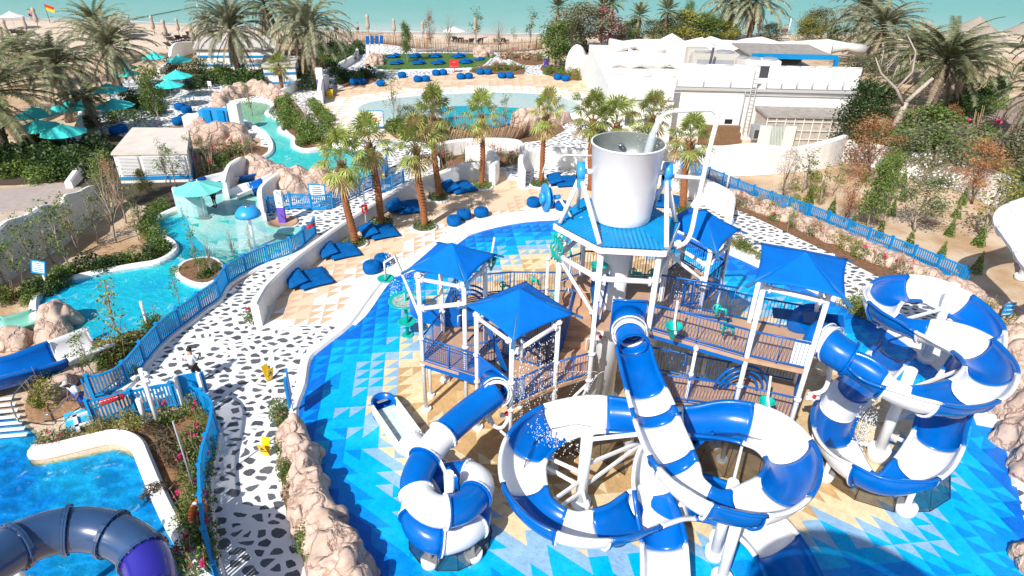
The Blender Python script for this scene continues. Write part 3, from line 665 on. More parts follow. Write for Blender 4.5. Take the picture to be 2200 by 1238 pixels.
rail(tFL,(3.15,20.1),HIGH); rail((3.2,22.8),(3.15,20.3),HIGH)
# white mesh panels with blue flutes on the railings
for (a,b_,z) in ((V3(pF,0).lerp(V3(pG,0),.03),V3(pF,0).lerp(V3(pG,0),.3),LOW),(V3(rFL,0).lerp(V3(rFR,0),.72),V3(rFL,0).lerp(V3(rFR,0),.98),HIGH)):
    s=MB(); s.beam((a.x,a.y+.06,z+.6),(b_.x,b_.y+.06,z+.6),.02,1.0); s.build('info_panel',PAINTW,play)
# cross pipes
def cross(a,za,b,zb,r=.075,par=play):
    mb=MB(); a,b=V3(a,za),V3(b,zb); mb.tube([a,b],r,12); d=(b-a).normalized()
    for q in (a+d*.2,b-d*.2): flange(mb,q,d,r*1.7,.07)
    return mb.build('cross_pipe',STEELW,par)
cross(pA,6.3,pB,6.3); cross(pB,6.3,pC,6.3); cross(pA,5.0,pB,5.6,.09); cross(pC,6.0,pD,6.0); cross(pD,6.3,pA,6.3)
cross(pE,5.35,pF,5.35); cross(pF,4.9,pG,5.35,.085); cross(pG,5.3,pH,5.3); cross(pE,5.3,pH,5.3)
cross(rFL,7.7,rFR,7.6,.1); cross(rFR,7.8,rBR,7.8); cross(rFL,7.8,rBL,7.8); cross(rBL,7.6,rBR,7.6)
cross(kA,6.6,kB,6.6); cross(kB,6.7,kC,6.7); cross(kB,5.9,tR,7.0)
for i in range(6):
    a,b_=hexp[i],hexp[(i+1)%6]
    cross(a,6.9,b_,6.9,.1); cross(a,8.1,b_,8.1,.09)
cross(tL,6.4,(2.4,23.5),8.0,.07); cross(tFL,5.3,tL,6.8,.07)
# angled braces under decks
for a,za,b_,zb in (((-.9,19.2),1.2,(.35,17.6),1.3),(pG,1.0,(3.4,20.5),2.4),(tFL,2.1,(1.9,18.2),1.2),((5.07,20.05),2.0,(6.6,17.6),1.6)): cross(a,za,b_,zb,.055)
# canopies
def canopy(corners,z,rise,par=play,apex=None,over=.22):
    cs=[V3(c,z) for c in corners]; ct=sum(cs,Vector())/4; 
    cs=[ct+(c-ct)*(1+over/ (c-ct).length*1.0) for c in cs]
    ap=ct+Vector((0,0,rise)); b=MB(); n=10; 
    for k in range(4):
        a,c=cs[k],cs[(k+1)%4]; vs=[]
        for i in range(n+1):
            s=i/n
            for j in range(n+1):
                t=j/n; e=a.lerp(c,t); e=e+(ct-e)*(.055*math.sin(PI*t)); e.z+= .05*math.sin(PI*t)
                p=ap.lerp(e,s); p.z-= .07*math.sin(PI*s)*rise ; vs.append(p)
        b.add(vs,[(i*(n+1)+j,(i+1)*(n+1)+j,(i+1)*(n+1)+j+1,i*(n+1)+j+1) for i in range(n) for j in range(n)],0,True)
    o=b.build('canopy',FABB,par); md=o.modifiers.new('s','SOLIDIFY'); md.thickness=.03
    fr=MB()
    for k in range(4):
        c=cs[k]; dd=(c-ct).normalized(); fr.tube([ap-Vector((0,0,.15)),c-Vector((0,0,.03))],.035,6); fr.beam(c-dd*.15+Vector((0,0,0)),c+dd*.28-Vector((0,0,.16)),.12,.05)
    fr.build('canopy_frame',mat('frame_slate_blue',(.03,.14,.30),.5) if 'frame_slate_blue' not in bpy.data.materials else bpy.data.materials['frame_slate_blue'],o)
    return o
canopy([(-3.7,21.3),(-1.75,20.5),(-.8,22.5),(-2.9,23.4)],6.6,.78,over=.2)
canopy([(-1.5,20.3),(.1,18.3),(2.1,19.9),(.5,22.0)],5.62,.85,over=.22)
canopy([(7.85,18.0),(10.0,17.15),(11.1,19.5),(8.85,20.5)],8.2,.62,over=.25)
canopy([(6.2,24.0),(7.5,21.6),(8.75,23.5),(7.5,25.4)],7.45,.8,over=.25)
# hexagonal sheet metal roof
cx_,cy_=3.93,22.05; zr,za=8.28,8.78
b=MB(); hx=[Vector((cx_+(p[0]-cx_)*1.13,cy_+(p[1]-cy_)*1.13,zr)) for p in hexp]; ap=Vector((cx_,cy_,za))
for k in range(6):
    a,c=hx[k],hx[(k+1)%6]; L=(c-a).length; m_=int(L/.16)
    vs=[];
    for i in range(m_*2+1):
        t=i/(m_*2); e=a.lerp(c,t); up_=.035 if (i//1)%2 else 0
        # ribs run square to the eave: intersect with hip line
        s=min(t,1-t)*2; top=e+(ap-a.lerp(c,.5))*s
        vs+= [e+Vector((0,0,up_)),top+Vector((0,0,up_))]
    b.add(vs,[(2*i,2*i+2,2*i+3,2*i+1) for i in range(m_*2)],0,False)
roof=b.build('roof',ROOFB,play)
b=MB()
for k in range(6): b.beam(hx[k]-Vector((0,0,.14)),hx[(k+1)%6]-Vector((0,0,.14)),.06,.2)
for k in range(6): b.beam(hx[k]-Vector((0,0,.1)),ap-Vector((0,0,.12)),.08,.1)
b.build('roof_frame',STEELW,roof)
# tipping bucket on its A-frames
BX,BY=3.93,21.95
bk=MB(); R0,R1,z0,z1=1.07,1.27,8.55,11.35
bk.lathe([(0.0,z0),(R0*.97,z0),(R0,z0+.04),(R0*.9+R1*.1,z0+.3),(R1-.01,z1-.06),(R1+.03,z1-.03),(R1+.03,z1),(R1-.03,z1)],(BX,BY,0),56)
bucket=bk.build('bucket',PAINTW,play)
lin=MB(); lin.lathe([(R1-.03,z1),(R1-.06,z1-.3),(R0+.02,z1-1.3),(0,z1-1.3)],(BX,BY,0),56); lin.build('bucket_lining',mat('bucket_grey_steel',(.30,.33,.32),.35,metal=.5,noise_amt=.15,noise_scale=3),bucket)
wt=MB(); wt.lathe([(R1-.14,z1-.85),(0,z1-.845)],(BX,BY,0),40)
WCH=mat('churned_water',(.42,.50,.48),.08,noise_amt=.5,noise_scale=9,bump=.9,bscale=12); wt.build('bucket_water',WCH,bucket)
lb=MB(); lb.lathe([(.10,0),(.14,.03),(.10,.06),(.03,.06)],(BX-.1,BY+.98,z1-.42),14); lb.build('drain_fitting',STEEL,bucket)
axz=10.05
for s,px_,py_ in ((-1,2.35,21.95),(1,5.45,22.1)):
    fr=MB()
    top=Vector((px_,py_,axz+.05))
    f1=hx[0] if s<0 else hx[1]; f2=hx[5] if s<0 else hx[2]; f3=hx[4] if s<0 else hx[3]
    fr.tube([top,f1+Vector((0,0,.1))],.085,12); fr.tube([top,f2+Vector((-s*.2,-.2,.1))],.085,12); fr.tube([top,f3.lerp(f2,.5)+Vector((-s*.3,-.3,.25))],.07,10)
    o=fr.build('bucket_frame',STEELW,play)
    h=MB(); c=Vector((px_,py_,axz+.22)); h.tube([c-Vector((.13,0,0)),c+Vector((.13,0,0))],.33,20); h.box((px_,py_,axz-.1),(.26,.5,.4)); h.build('bearing_housing',SKYB,o)
    h=MB(); h.tube([c,Vector((BX+s*1.05,BY,axz+.2))],.1,12); h.build('axle',PAINTW,o)
w_=MB(); c=Vector((1.15,21.9,9.25)); ax=Vector((1,.25,0)).normalized()
w_.tube([c-ax*.05,c+ax*.05],.52,28); w_.tube([c-ax*.2,c-ax*.05],.2,16); w_.tube([c+ax*.05,c+ax*.55],.09,10)
for k in range(8):
    a=k*PI/4; e=Vector((-ax.y*math.cos(a),ax.x*math.cos(a),math.sin(a))); w_.beam(c+ax*.18+e*.05,c+ax*.18+e*.36,.22,.03,upv=ax)
w_.build('crank_wheel',SKYB,play)
f=MB(); f.tube([c+ax*.5,Vector((2.1,21.75,8.6))],.05,8); f.tube([Vector((1.0,21.9,10.2)),Vector((1.15,21.9,10.7)),Vector((1.8,22.1,10.8)),Vector((2.85,22.2,10.75))],.035,8); f.build('wheel_mount',STEELW,play)
# filling pipe
u0=Vector((5.95,21.3,7.9)); 
tp=spline([u0+Vector((-.2,-.3,.05)),u0+Vector((.15,-.25,0)),u0+Vector((.42,-.1,.35)),Vector((6.55,21.6,9.2)),Vector((6.75,21.9,11.2)),Vector((6.85,22.0,12.2)),Vector((6.72,22.0,12.45)),Vector((6.4,21.98,12.52)),Vector((5.35,21.95,12.45))],5)
b=MB(); b.tube(tp,.085,12,cap=False); flange(b,u0+Vector((0,-.28,.02)),(1,.2,0),.16,.1); b.tube([(5.5,22.1,10.1),(6.62,21.8,10.15)],.07,10); b.build('fill_pipe',STEELW,play)
# falling water into the bucket
GW=bpy.data.materials.new('falling_water'); GW.use_nodes=True; g=GW.node_tree.nodes['Principled BSDF']; g.inputs['Base Color'].default_value=(.8,.88,.92,1); g.inputs['Roughness'].default_value=.08; g.inputs['Alpha'].default_value=.38
jet=MB(); rr=random.Random(4)
q=[Vector((5.36,21.95,12.45)),Vector((5.08,21.95,12.36)),Vector((4.86,21.95,12.05)),Vector((4.70,21.95,11.5)),Vector((4.58,21.95,10.6))]
jp=spline(q,5); jet.tube([p+Vector((rr.uniform(-.02,.02),rr.uniform(-.02,.02),0)) for p in jp],[.045+.006*i+rr.uniform(-.012,.012) for i in range(len(jp))],9)
for k in range(70):
    p=q[3]+Vector((rr.gauss(0,.25),rr.gauss(0,.22),rr.uniform(-.7,.35))); r=rr.uniform(.008,.022); jet.ell(p,(r,r,r),5,4)
js=jet.build('water_jet',GW); tag(js,'clear stream of water pouring from the white pipe into the big bucket','water jet'); js['kind']='stuff'
# teal spray cones and fittings
def cone(p,r=.30,h=.62,par=play,drop=None):
    p=Vector(p); b=MB(); b.lathe([(.02,-h),(r,0),(r+.02,.02),(r-.01,.02),(r-.04,0),(.03,-h+.08)],p,24); o=b.build('spray_cone',TEALM,par)
    s=MB(); s.tube([p+Vector((0,-.35,-h*.2)),p+Vector((0,.0,.1)),p+Vector((.12,.45,.75))],.045,8); s.build('cone_support',STEELW,o); return o
cone(P(1448,700,HIGH+.9)); cone(P(1648,862,LOW+.95),.27); cone(P(1055,558,6.4),.24,.5); cone(P(1287,570,6.9),.3)
def gadget(p,par=play,m=TEALM):
    p=Vector(p); b=MB(); b.tube([p+Vector((0,0,-.25)),p+Vector((0,0,.3))],.05,8); b.tube([p+Vector((.0,0,.1)),p+Vector((.28,-.1,.12)),p+Vector((.32,-.12,-.12))],.055,8)
    pts=[p+Vector((.14*math.cos(t*PI/6),.05,.1+.14*math.sin(t*PI/6))) for t in range(13)]; b.tube(pts,.025,6,cap=False); return b.build('water_cannon',m,par)
for p in (P(1555,707,HIGH+.75),P(1080,617,LOW+.8),P(1143,605,LOW+.8),P(1190,640,LOW+1.2),P(1540,668,HIGH+.8),P(1360,590,HIGH+.8),P(1400,592,HIGH+.8),P(1210,540,6.2)): gadget(p)
# teal wavy spray panel hanging by the tower and slanted blue bars
b=MB()
for k in range(5):
    x=1.45+k*.09; b.tube([Vector((x+.05*math.sin(j*1.3+k),21.6+.08*math.cos(j*1.7+k),6.9+j*.14)) for j in range(9)],.035,6)
b.build('wave_spray_panel',TEALM,play)
for a,c_ in (((1.9,20.9,3.0),(2.45,22.0,5.3)),((-.2,20.2,2.7),(-1.1,21.8,4.2)),((3.3,20.3,5.1),(3.6,21.3,6.5)),((8.4,22.8,5.0),(8.9,24.2,7.6)),((9.9,20.9,5.2),(11.4,18.8,6.2))):
    b=MB(); b.beam(a,c_,.05,.42); b.build('slanted_panel',BLUED,play)
# blue round climbing panels at the back
for p in ((-1.9,25.0),(8.7,19.4)):
    b=MB(); 
    for k in range(3):
        R=1.0-k*.2; b.tube([Vector((p[0]+R*math.cos(t*PI/16),p[1],LOW+.1+R*1.1*math.sin(t*PI/16))) for t in range(17)],.05,8,mi=0)
    b.build('arch_panel',BLUE,play)
b=MB(); ctr=P(1735,690,HIGH+.4); b.ell(ctr,(.75,.35,.75),18,10); b.build('dome_panel',BLUE,play)
# curved blue back wall near the stair (behind the small tower)
b=MB()
pts=[Vector((-2.6+2.0*math.cos(R_(a)),24.8+1.5*math.sin(R_(a)),0)) for a in range(200,341,10)]
for h0,h1 in ((LOW+.1,LOW+1.1),):
    vs=[(p.x,p.y,h0) for p in pts]+[(p.x,p.y,h1) for p in pts]; n=len(pts); b.add(vs,[(i,i+1,n+i+1,n+i) for i in range(n-1)],0,True)
b.build('curved_panel',BLUE,play)
# valves with red handles
for p in (P(1088,892,2.0),P(1288,727,LOW+1.1),P(1745,855,2.6)):
    b=MB(); b.tube([p+Vector((-.25,0,0)),p+Vector((.25,0,0))],.09,10); b.tube([p+Vector((-.02,0,0)),p+Vector((.06,0,0))],.15,12); o=b.build('valve',STEELW,play)
    b=MB(); b.tube([p+Vector((0,-.1,.1)),p+Vector((0,-.12,.2))],.07,10); b.build('valve_handle',REDM,o)
b=MB(); b.tube(spline([P(1048,885,2.3),P(1062,915,1.9),P(1080,918,1.8),P(1092,900,1.9)],5),.075,10); b.build('feed_pipe',STEELW,play); b=MB(); b.tube(spline([P(1783,760,4.3),P(1783,800,3.4),P(1770,838,2.9),P(1735,848,2.7)],5),.085,10); b.build('feed_pipe',STEELW,play)
# grab handles
for p in (P(1268,740,LOW+1),P(992,690,LOW+.7)):
    b=MB(); b.tube([p+Vector((0,0,.3)),p+Vector((-.15,0,.25)),p+Vector((-.18,0,-.25)),p+Vector((0,0,-.35))],.022,6); b.build('grab_handle',STEELW,play)
# spray bar with dripping holes: curtain of drops
drops=MB(); rr=random.Random(9)
def curtain(a,b_,z0,z1,n,k=9,sw=.03):
    for i in range(n):
        t=rr.random(); p=Vector(a).lerp(Vector(b_),t); ln=rr.uniform(z1,z0)
        for j in range(k):
            z=z0-(z0-z1)*((j+rr.random())/k); q=Vector((p.x+rr.gauss(0,sw)+(z0-z)*.04,p.y+rr.gauss(0,sw)-(z0-z)*.05,z)); r=rr.uniform(.009,.02); drops.ell(q,(r,r,r*rr.uniform(1,2.6)),4,3)
curtain(V3(pF,0),V3(pG,0),5.0,1.3,46,12); curtain(V3(kA,0),V3(kB,0),6.3,3.0,34,12,.08); curtain((6.4,22.2,0),(7.4,21.9,0),5.8,2.0,30,12,.09)
curtain(P(1150,930,2.6),P(1250,980,2.6),3.2,2.4,40,5,.2); curtain(P(1860,900,1.5),P(1840,960,1.2),2.6,.6,60,9,.15)
curtain(P(830,610,1),P(900,640,1),3.0,.3,40,12,.05)
for k in range(5):   # arcing jets
    a=P(1300,800,3.4)+Vector((-.3*k,0,0)); 
    for j in range(26):
        t=j/26; q=a+Vector((-2.2*t*(.5+.2*k),-1.5*t,1.6*t-2.8*t*t)); r=.013; drops.ell(q,(r*1.6,r,r),4,3)
DRP=mat('water_drops',(.85,.9,.93),.1); o=drops.build('water_drops',DRP); tag(o,'white drops of water spraying off the play tower pipes','water spray',kind='stuff')
# teal mushroom fountain tiers standing left of the tower
mf=thing('tiered_fountain','green tiered dish fountain on a pole left of the smaller blue canopy','fountain',P(876,722))
base=P(876,722)
b=MB(); b.tube([base,base+Vector((0,0,2.5))],.09,12); b.tube([base,base+Vector((0,0,.1))],.28,18); b.build('pole',TEALM,mf)
for z,r in ((.8,.42),(2.0,.78)):
    b=MB(); b.lathe([(.08,z-.22),(r*.5,z-.14),(r,z),(r+.03,z+.06),(r-.03,z+.06),(r*.5,z-.02),(.05,z)],base,30); b.build('dish',TEALM,mf)
b=MB(); b.lathe([(0,2.03),(.72,2.03)],base,24); b.build('water_film',WCH,mf)
mf2=thing('hanging_dish_fountain','small green dish hung from a white arm at the pad edge beside the left canopy','fountain',P(905,660))
hp=P(829,600,2.9); b=MB(); b.lathe([(.05,-.15),(.38,0),(.41,.06),(.36,.06),(.05,-.08)],hp,24); b.build('dish',TEALM,mf2)
b=MB(); b.tube([hp,hp+Vector((0,0,.9)),hp+Vector((.5,.1,1.2)),Vector((pA[0],pA[1],4.6))],.06,10); b.build('arm',STEELW,mf2)
# pool on the pad: low arches with teal/white pipe toys
# ================================================================ slides
def mpoly(l): return [P(x,y,z) for x,y,z in l]
def ring_section(mode,r):
    # returns list of (u outward-right, v up) for the cross section, open for 'half', closed for 'tube'
    if mode=='tube': return [(r*math.sin(2*PI*i/20),-r*math.cos(2*PI*i/20)) for i in range(20)],True
    n=16; a0,a1=-94,94
    o=[(r*1.1*math.sin(R_(a0+(a1-a0)*i/n)),-r*.92*math.cos(R_(a0+(a1-a0)*i/n))) for i in range(n+1)]
    l=[(o[0][0]-.16,o[0][1]+.0),(o[0][0]-.16,o[0][1]-.12)]; rr_=[(o[-1][0]+.16,o[-1][1]),(o[-1][0]+.16,o[-1][1]-.12)]
    return l[::-1]+o+rr_,False
def frames(path,bankf=1.):
    n=len(path); fr=[]
    for i,p in enumerate(path):
        t=(path[min(i+1,n-1)]-path[max(i-1,0)]).normalized()
        side=t.cross(Vector((0,0,1))).normalized()
        i0,i1=max(i-4,0),min(i+4,n-1)
        ta=(path[i]-path[i0]); tb=(path[i1]-path[i])
        ta.z=tb.z=0
        k=0
        if ta.length>1e-6 and tb.length>1e-6:
            ta.normalize(); tb.normalize(); k=(ta.x*tb.y-ta.y*tb.x)/max((path[i1]-path[i0]).length,1e-3)*2
        fr.append([p,t,side,k])
    ks=[f[3] for f in fr]
    for i in range(n):
        w=ks[max(0,i-4):i+5]; k=sum(w)/len(w)
        a=max(-.62,min(.62,k*.75*bankf))   # turning left (k>0): outer side is right -> raise right
        p,t,s,_=fr[i]; u=s.cross(t).normalized(); m=Matrix.Rotation(-a,3,t)
        fr[i]=(p,t,(m@s).normalized(),(m@u).normalized())
    return fr
def slide(name,label,ctrl,r,modes,*,same=0,seglen=1.15,first=0,cols=(BLUE,PAINTW),cat='water slide',step=.14,group=None,bank=1.,flg=True,endbox=None,firstfl=False,lastfl=True):
    path=spline(mpoly(ctrl),14) if not isinstance(ctrl[0],Vector) else spline(ctrl,14)
    path=resample(path,step); fr=frames(path,bank); base=Vector((path[0].x,path[0].y,0))
    t=thing(name,label,cat,base,group=group)
    i=0; k=first; total=len(path)-1
    while i<total:
        sl_=seglen if not hasattr(seglen,'__len__') else seglen[min(k-first,len(seglen)-1)]; per=max(2,int(round(sl_/step))); j=min(i+per,total)
        if total-j<per*.45: j=total
        mode=modes(i*step); sec,closed=ring_section(mode,1.); m_=len(sec); rf=(lambda q: (r(q*step) if callable(r) else r))
        b=MB(); vs=[]
        for q in range(i,j+1):
            p,tt,s,u=fr[q]
            for (x,y) in sec: R0_=rf(q); vs.append(p+s*x*R0_+u*y*R0_)
        nn=j-i; rng=m_ if closed else m_-1
        b.add(vs,[(a*m_+c,a*m_+(c+1)%m_,(a+1)*m_+(c+1)%m_,(a+1)*m_+c) for a in range(nn) for c in range(rng)],0,True)
        o=b.build('chute_segment',cols[(max(k-same,0))%2],t); md=o.modifiers.new('s','SOLIDIFY'); md.thickness=.045; md.offset=0
        if flg:
            for q,inner in ((i,1),(j,0)):
                if q==0 and not firstfl: continue
                fb=MB()
                p,tt,s,u=fr[q]; d=tt*(.028 if inner else -.028)
                vs=[]
                rad=rf(q)
                for rr0 in (rad+.02,rad+.10):
                    for e in (-.024,.024):
                        for (x,y) in (sec if closed else sec[2:-2]):
                            L=math.hypot(x,y); vs.append(p+d+tt*e+s*(x/L*rr0)+u*(y/L*rr0))
                q_=len(sec) if closed else len(sec)-4
                fs=[]
                order=[0,1,3,2]
                for a in range(4):
                    A,B=order[a],order[(a+1)%4]
                    for c in range(q_ if closed else q_-1):
                        c2=(c+1)%q_; fs.append((A*q_+c,A*q_+c2,B*q_+c2,B*q_+c))
                fb.add(vs,fs,0,False)
                for c in range(0,q_):
                    x,y=(sec if closed else sec[2:-2])[c]; L=math.hypot(x,y); fb.box(p+d+s*(x/L*(rad+.07))+u*(y/L*(rad+.07))+tt*(.03 if inner else -.03),(.03,.03,.03))
                fb.build('flange',cols[(max(k-same,0))%2],o)
        i=j; k+=1
    return t,fr
def pole(base,z,r,par,arms=(),foot=.34,fh=.3,cap=True,lean=Vector((0,0,0))):
    b=MB(); b.tube([base,base+Vector((0,0,z))+lean],r,18)
    b.tube([base,base+Vector((0,0,fh))],foot,22)
    o=b.build('support_pole',PAINTW,par)
    for (z0,tgt) in arms:
        z0=min(z0,tgt.z+.02); tgt=tgt-Vector((0,0,.06)); a=MB(); a.beam(base+Vector((0,0,z0)),tgt,.09,.11); a.build('support_arm',PAINTW,o)
    return o
def openbox(t,a,b_,wd,h,m=PAINTW,floor=PAINTW):
    """square trough from a to b_"""
    a=Vector(a); b_=Vector(b_); d=(b_-a).normalized(); s=d.cross(Vector((0,0,1))).normalized()
    mb=MB(); mb.beam(a,b_,wd,.08)
    o=mb.build('trough_floor',floor,t)
    for sg in(-1,1):
        w=MB(); w.beam(a+s*sg*wd/2+Vector((0,0,h/2)),b_+s*sg*wd/2+Vector((0,0,h/2)),.09,h); w.build('trough_side',m,t)
    f=MB(); f.beam(a+Vector((0,0,.1)),b_+Vector((0,0,.1)),wd-.1,.03); f.build('water_film',WCH2,t)
    return o
WCH2=mat('running_water',(.60,.72,.70),.06,noise_amt=.25,noise_scale=5,bump=.5,bscale=9)
# --- A: small enclosed spiral at the left
aC=[(1066,842,3.25),(1040,862,3.1),(1000,892,2.95),(955,932,2.8),(918,978,2.65),(893,1035,2.5),(905,1078,2.35),(950,1100,2.2),(1003,1085,2.05),(1030,1045,1.9),(1005,1022,1.78),(945,1030,1.62),(900,1072,1.45),(898,1128,1.28),(945,1158,1.12),(1003,1140,.98),(1025,1105,.88),(1000,1065,.78),(955,1025,.68),(905,975,.6),(880,948,.55)]
tA,frA=slide('spiral_slide','small enclosed blue and white spiral tube slide on the left of the tower','slide' and aC,(lambda s: .47),lambda s:'tube',seglen=[2.5,1.1,1.25],first=0,bank=.4)
pb=P(962,1130,0); bc=P(967,1085,1.6); base=Vector((bc.x,bc.y,0))
pole(base,3.0,.16,tA,arms=[(2.7,frA[22][0]),(1.7,frA[60][0])],foot=.32)
for px_ in ((925,1212),(1017,1198)): pole(P(*px_),.9,.07,tA,foot=.3,fh=.28)
e0=frA[-1][0]; e1=P(826,872,.42); openbox(tA,e0-Vector((0,0,.28)),e1-Vector((0,0,.22)),1.0,.46)
b=MB(); d=(e1-e0); d.z=0; d.normalize(); s=Vector((d.y,-d.x,0)); vs=[]
arc=[e1+s*.52*math.cos(t*PI/12)+d*.62*math.sin(t*PI/12) for t in range(13)]
arc=[e1+s*.52-d*.2]+arc+[e1-s*.52-d*.2]
n=len(arc); vs=[(p.x,p.y,.02) for p in arc]+[(p.x,p.y,.66) for p in arc]+[(p.x+(e1.x-p.x)*.16,p.y+(e1.y-p.y)*.16,.66) for p in arc]+[(p.x+(e1.x-p.x)*.2,p.y+(e1.y-p.y)*.2,.1) for p in arc]
b.add(vs,[(k*n+i,k*n+i+1,(k+1)*n+i+1,(k+1)*n+i) for k in range(3) for i in range(n-1)],0,True); b.prism([(p.x,p.y) for p in arc],.05,.12); b.build('end_bowl',BLUE,tA)
b=MB(); c=e1+d*.25; b.box((c.x,c.y,.5),(.34,.42,.03),mat=Matrix.Rotation(math.atan2(d.y,d.x),3,'Z')@Matrix.Rotation(.5,3,'Y')); b.build('drain_grate',GREYS,tA)
# entry panel of slide A between posts E and F
def entry(t,a,b_,z,h=1.25,m=BLUE):
    a3,b3=V3(a,z),V3(b_,z); u=Vector((0,0,1)); mb=MB(); L=(b3-a3).length; d=(b3-a3)/L
    c=(a3+b3)/2+u*.55
    # plate with a round opening
    n=24; R=.46; outer=[]; 
    for i in range(n):
        th=2*PI*i/n; dx,dz=math.cos(th),math.sin(th); k=min((L/2-.08)/max(abs(dx),1e-6),(h/2)/max(abs(dz),1e-6)); outer.append((dx*k,dz*k))
    vs=[c+d*x+u*(z_+.05) for x,z_ in outer]+[c+d*R*math.cos(2*PI*i/n)+u*R*math.sin(2*PI*i/n) for i in range(n)]
    mb.add(vs,[(i,(i+1)%n,n+(i+1)%n,n+i) for i in range(n)],0,False)
    mb.tube([a3+d*.08+u*(h-.02),b3-d*.08+u*(h-.02)],.05,8)
    o=mb.build('entry_panel',m,t); md=o.modifiers.new('s','SOLIDIFY'); md.thickness=.06; return c
cA=entry(tA,pE,pF,LOW-.15); ca=frA[0][0]
def hood(t,c,to,R0=.62,R1=.42,m=BLUE):
    mb=MB(); mb.tube([c,c.lerp(to,.55),to],[R0,R0*.93,R1+.02],20,cap=False); o=mb.build('entry_hood',m,t); o.modifiers.new('s','SOLIDIFY').thickness=.04
    k=(to-c).normalized(); r=MB(); r.tube([to-k*.02,to+k*.24],[R1+.06,R1+.05],24,cap=False); r.tube([to+k*.22,to+k*.26],[R1+.13,R1+.13],24,cap=False); r.tube([to-k*.04,to],[R1+.14,R1+.14],24,cap=False)
    o=r.build('collar_ring',PAINTW,t); o.modifiers.new('s','SOLIDIFY').thickness=.05
hood(tA,Vector((cA.x,cA.y,cA.z)),ca,.52,.41)
# --- B: big open double loop in the middle
bC=[(1352,712,5.35),(1360,742,5.2),(1374,795,5.0),(1395,855,4.75),(1420,925,4.45),(1448,985,4.2),(1485,1035,4.0),(1545,1072,3.8),(1615,1080,3.62),(1685,1045,3.45),(1703,985,3.3),(1655,930,3.15),(1580,905,3.0),(1500,905,2.85),(1420,905,2.7),(1340,893,2.55),(1260,892,2.42),(1180,915,2.3),(1128,970,2.15),(1128,1045,2.0),(1170,1100,1.88),(1245,1130,1.76),(1330,1120,1.65),(1405,1085,1.5),(1480,1065,1.35),(1560,1085,1.2),(1630,1130,1.0),(1680,1190,.8),(1715,1270,.62),(1720,1340,.55)]
tB,frB=slide('loop_slide','large open blue and white loop slide curling down in front of the tower','x' and bC,(lambda s: .5 if s<1.2 else min(.66,.5+(s-1.2)*.04)),lambda s:'tube' if s<.7 else 'half',seglen=[.75,2.0,.75,.45,1.25,.4,1.3,1.1,1.5,2.1,1.7,2.1,1.4,1.4,1.9,1.6,1.5,1.8,1.3,1.7,2.0,1.5],first=0,same=1)
cB=entry(tB,(3.55,19.95),(4.95,19.9),HIGH-.05,1.35); hood(tB,cB,frB[0][0]+Vector((0,0,.02)),.6,.5)
b=MB(); # half hood after the tube (the opening with a slanted cut)
for q in range(6,13):
    pass
c1=P(1262,935,3.3); base=Vector((c1.x,c1.y,0)); 
def near(fr,x,y):
    best=min(fr,key=lambda f:(pr(*f[0])[0]-x)**2+(pr(*f[0])[1]-y)**2); return best[0]-best[3]*.74
pole(base,3.35,.2,tB,arms=[(3.1,near(frB,1410,900)),(2.0,near(frB,1400,900)),(.9,near(frB,1400,905)),(1.6,near(frB,1140,930)),(.9,near(frB,1135,950)),(1.5,near(frB,1150,1080)),(.7,near(frB,1160,1090)),(.8,near(frB,1280,1125))],foot=.36)
c2=P(1575,1040,3.3); base2=Vector((c2.x,c2.y,0)); pole(base2,3.4,.17,tB,arms=[(3.0,near(frB,1600,905)),(2.8,near(frB,1490,1040)),(2.9,near(frB,1690,1030))],foot=.33)
pole(P(1548,1250),3.0,.17,tB,arms=[],foot=.33,lean=Vector((.15,.3,0)))
pole(P(1185,1012),1.9,.07,tB,foot=.25,fh=.2); pole(P(1355,965),2.4,.07,tB,foot=.25,fh=.2); pole(P(1535,960),2.5,.07,tB,foot=.25,fh=.2)
pole(P(1545,1170),2.6,.09,tB,foot=.36,fh=.35)
# --- C: lower straight chute in the middle that runs toward the camera
cC=[(1500,905,2.6),(1455,940,2.4),(1415,985,2.1),(1400,1040,1.7),(1412,1100,1.3),(1424,1150,1.05),(1428,1200,.9),(1430,1260,.75),(1430,1330,.7)]
tC,frC=slide('straight_slide','short open chute running toward the camera beneath the loop slide','x' and cC,.58,lambda s:'half',seglen=1.7,first=0)
# --- D: triple loop at the right
dC=[(1772,733,5.55),(1800,757,5.4),(1850,785,5.2),(1905,818,5.0),(1965,845,4.8),(2040,852,4.6),(2105,832,4.4),(2128,790,4.25),(2092,745,4.1),(2030,715,3.95),(1968,696,3.8),(1918,676,3.65),(1892,648,3.5),(1922,622,3.35),(1992,624,3.2),(2062,655,3.0),(2108,700,2.85),(2108,748,2.7),(2080,800,2.5),(2045,855,2.3),(2024,905,2.12),(2010,955,1.95),(1968,1008,1.78),(1895,1024,1.6),(1822,983,1.45),(1787,915,1.3),(1812,862,1.12),(1865,812,.95),(1902,775,.8),(1930,745,.68)]
tD,frD=slide('triple_loop_slide','tall open blue and white slide looping three times at the right of the tower','x' and dC,(lambda s: .56 if s<1.2 else min(.66,.56+(s-1.2)*.03)),lambda s:'tube' if s<.9 else 'half',seglen=[1.0,1.2,1.3,2.2,2.1,1.9],first=0,same=1)
cD=entry(tD,(10.25,18.0),(10.95,19.7),HIGH,1.3); hood(tD,Vector((10.55,18.9,5.55)),frD[0][0],.62,.55)
c3=P(1935,870,3.6); base3=P(1882,985,0); pole(base3,4.3,.2,tD,arms=[(3.9,near(frD,1900,820)),(3.6,near(frD,2100,830)),(2.2,near(frD,2100,800)),(1.6,near(frD,1790,900)),(1.5,near(frD,2040,950)),(3.3,near(frD,2090,745))],foot=.40,fh=.55)
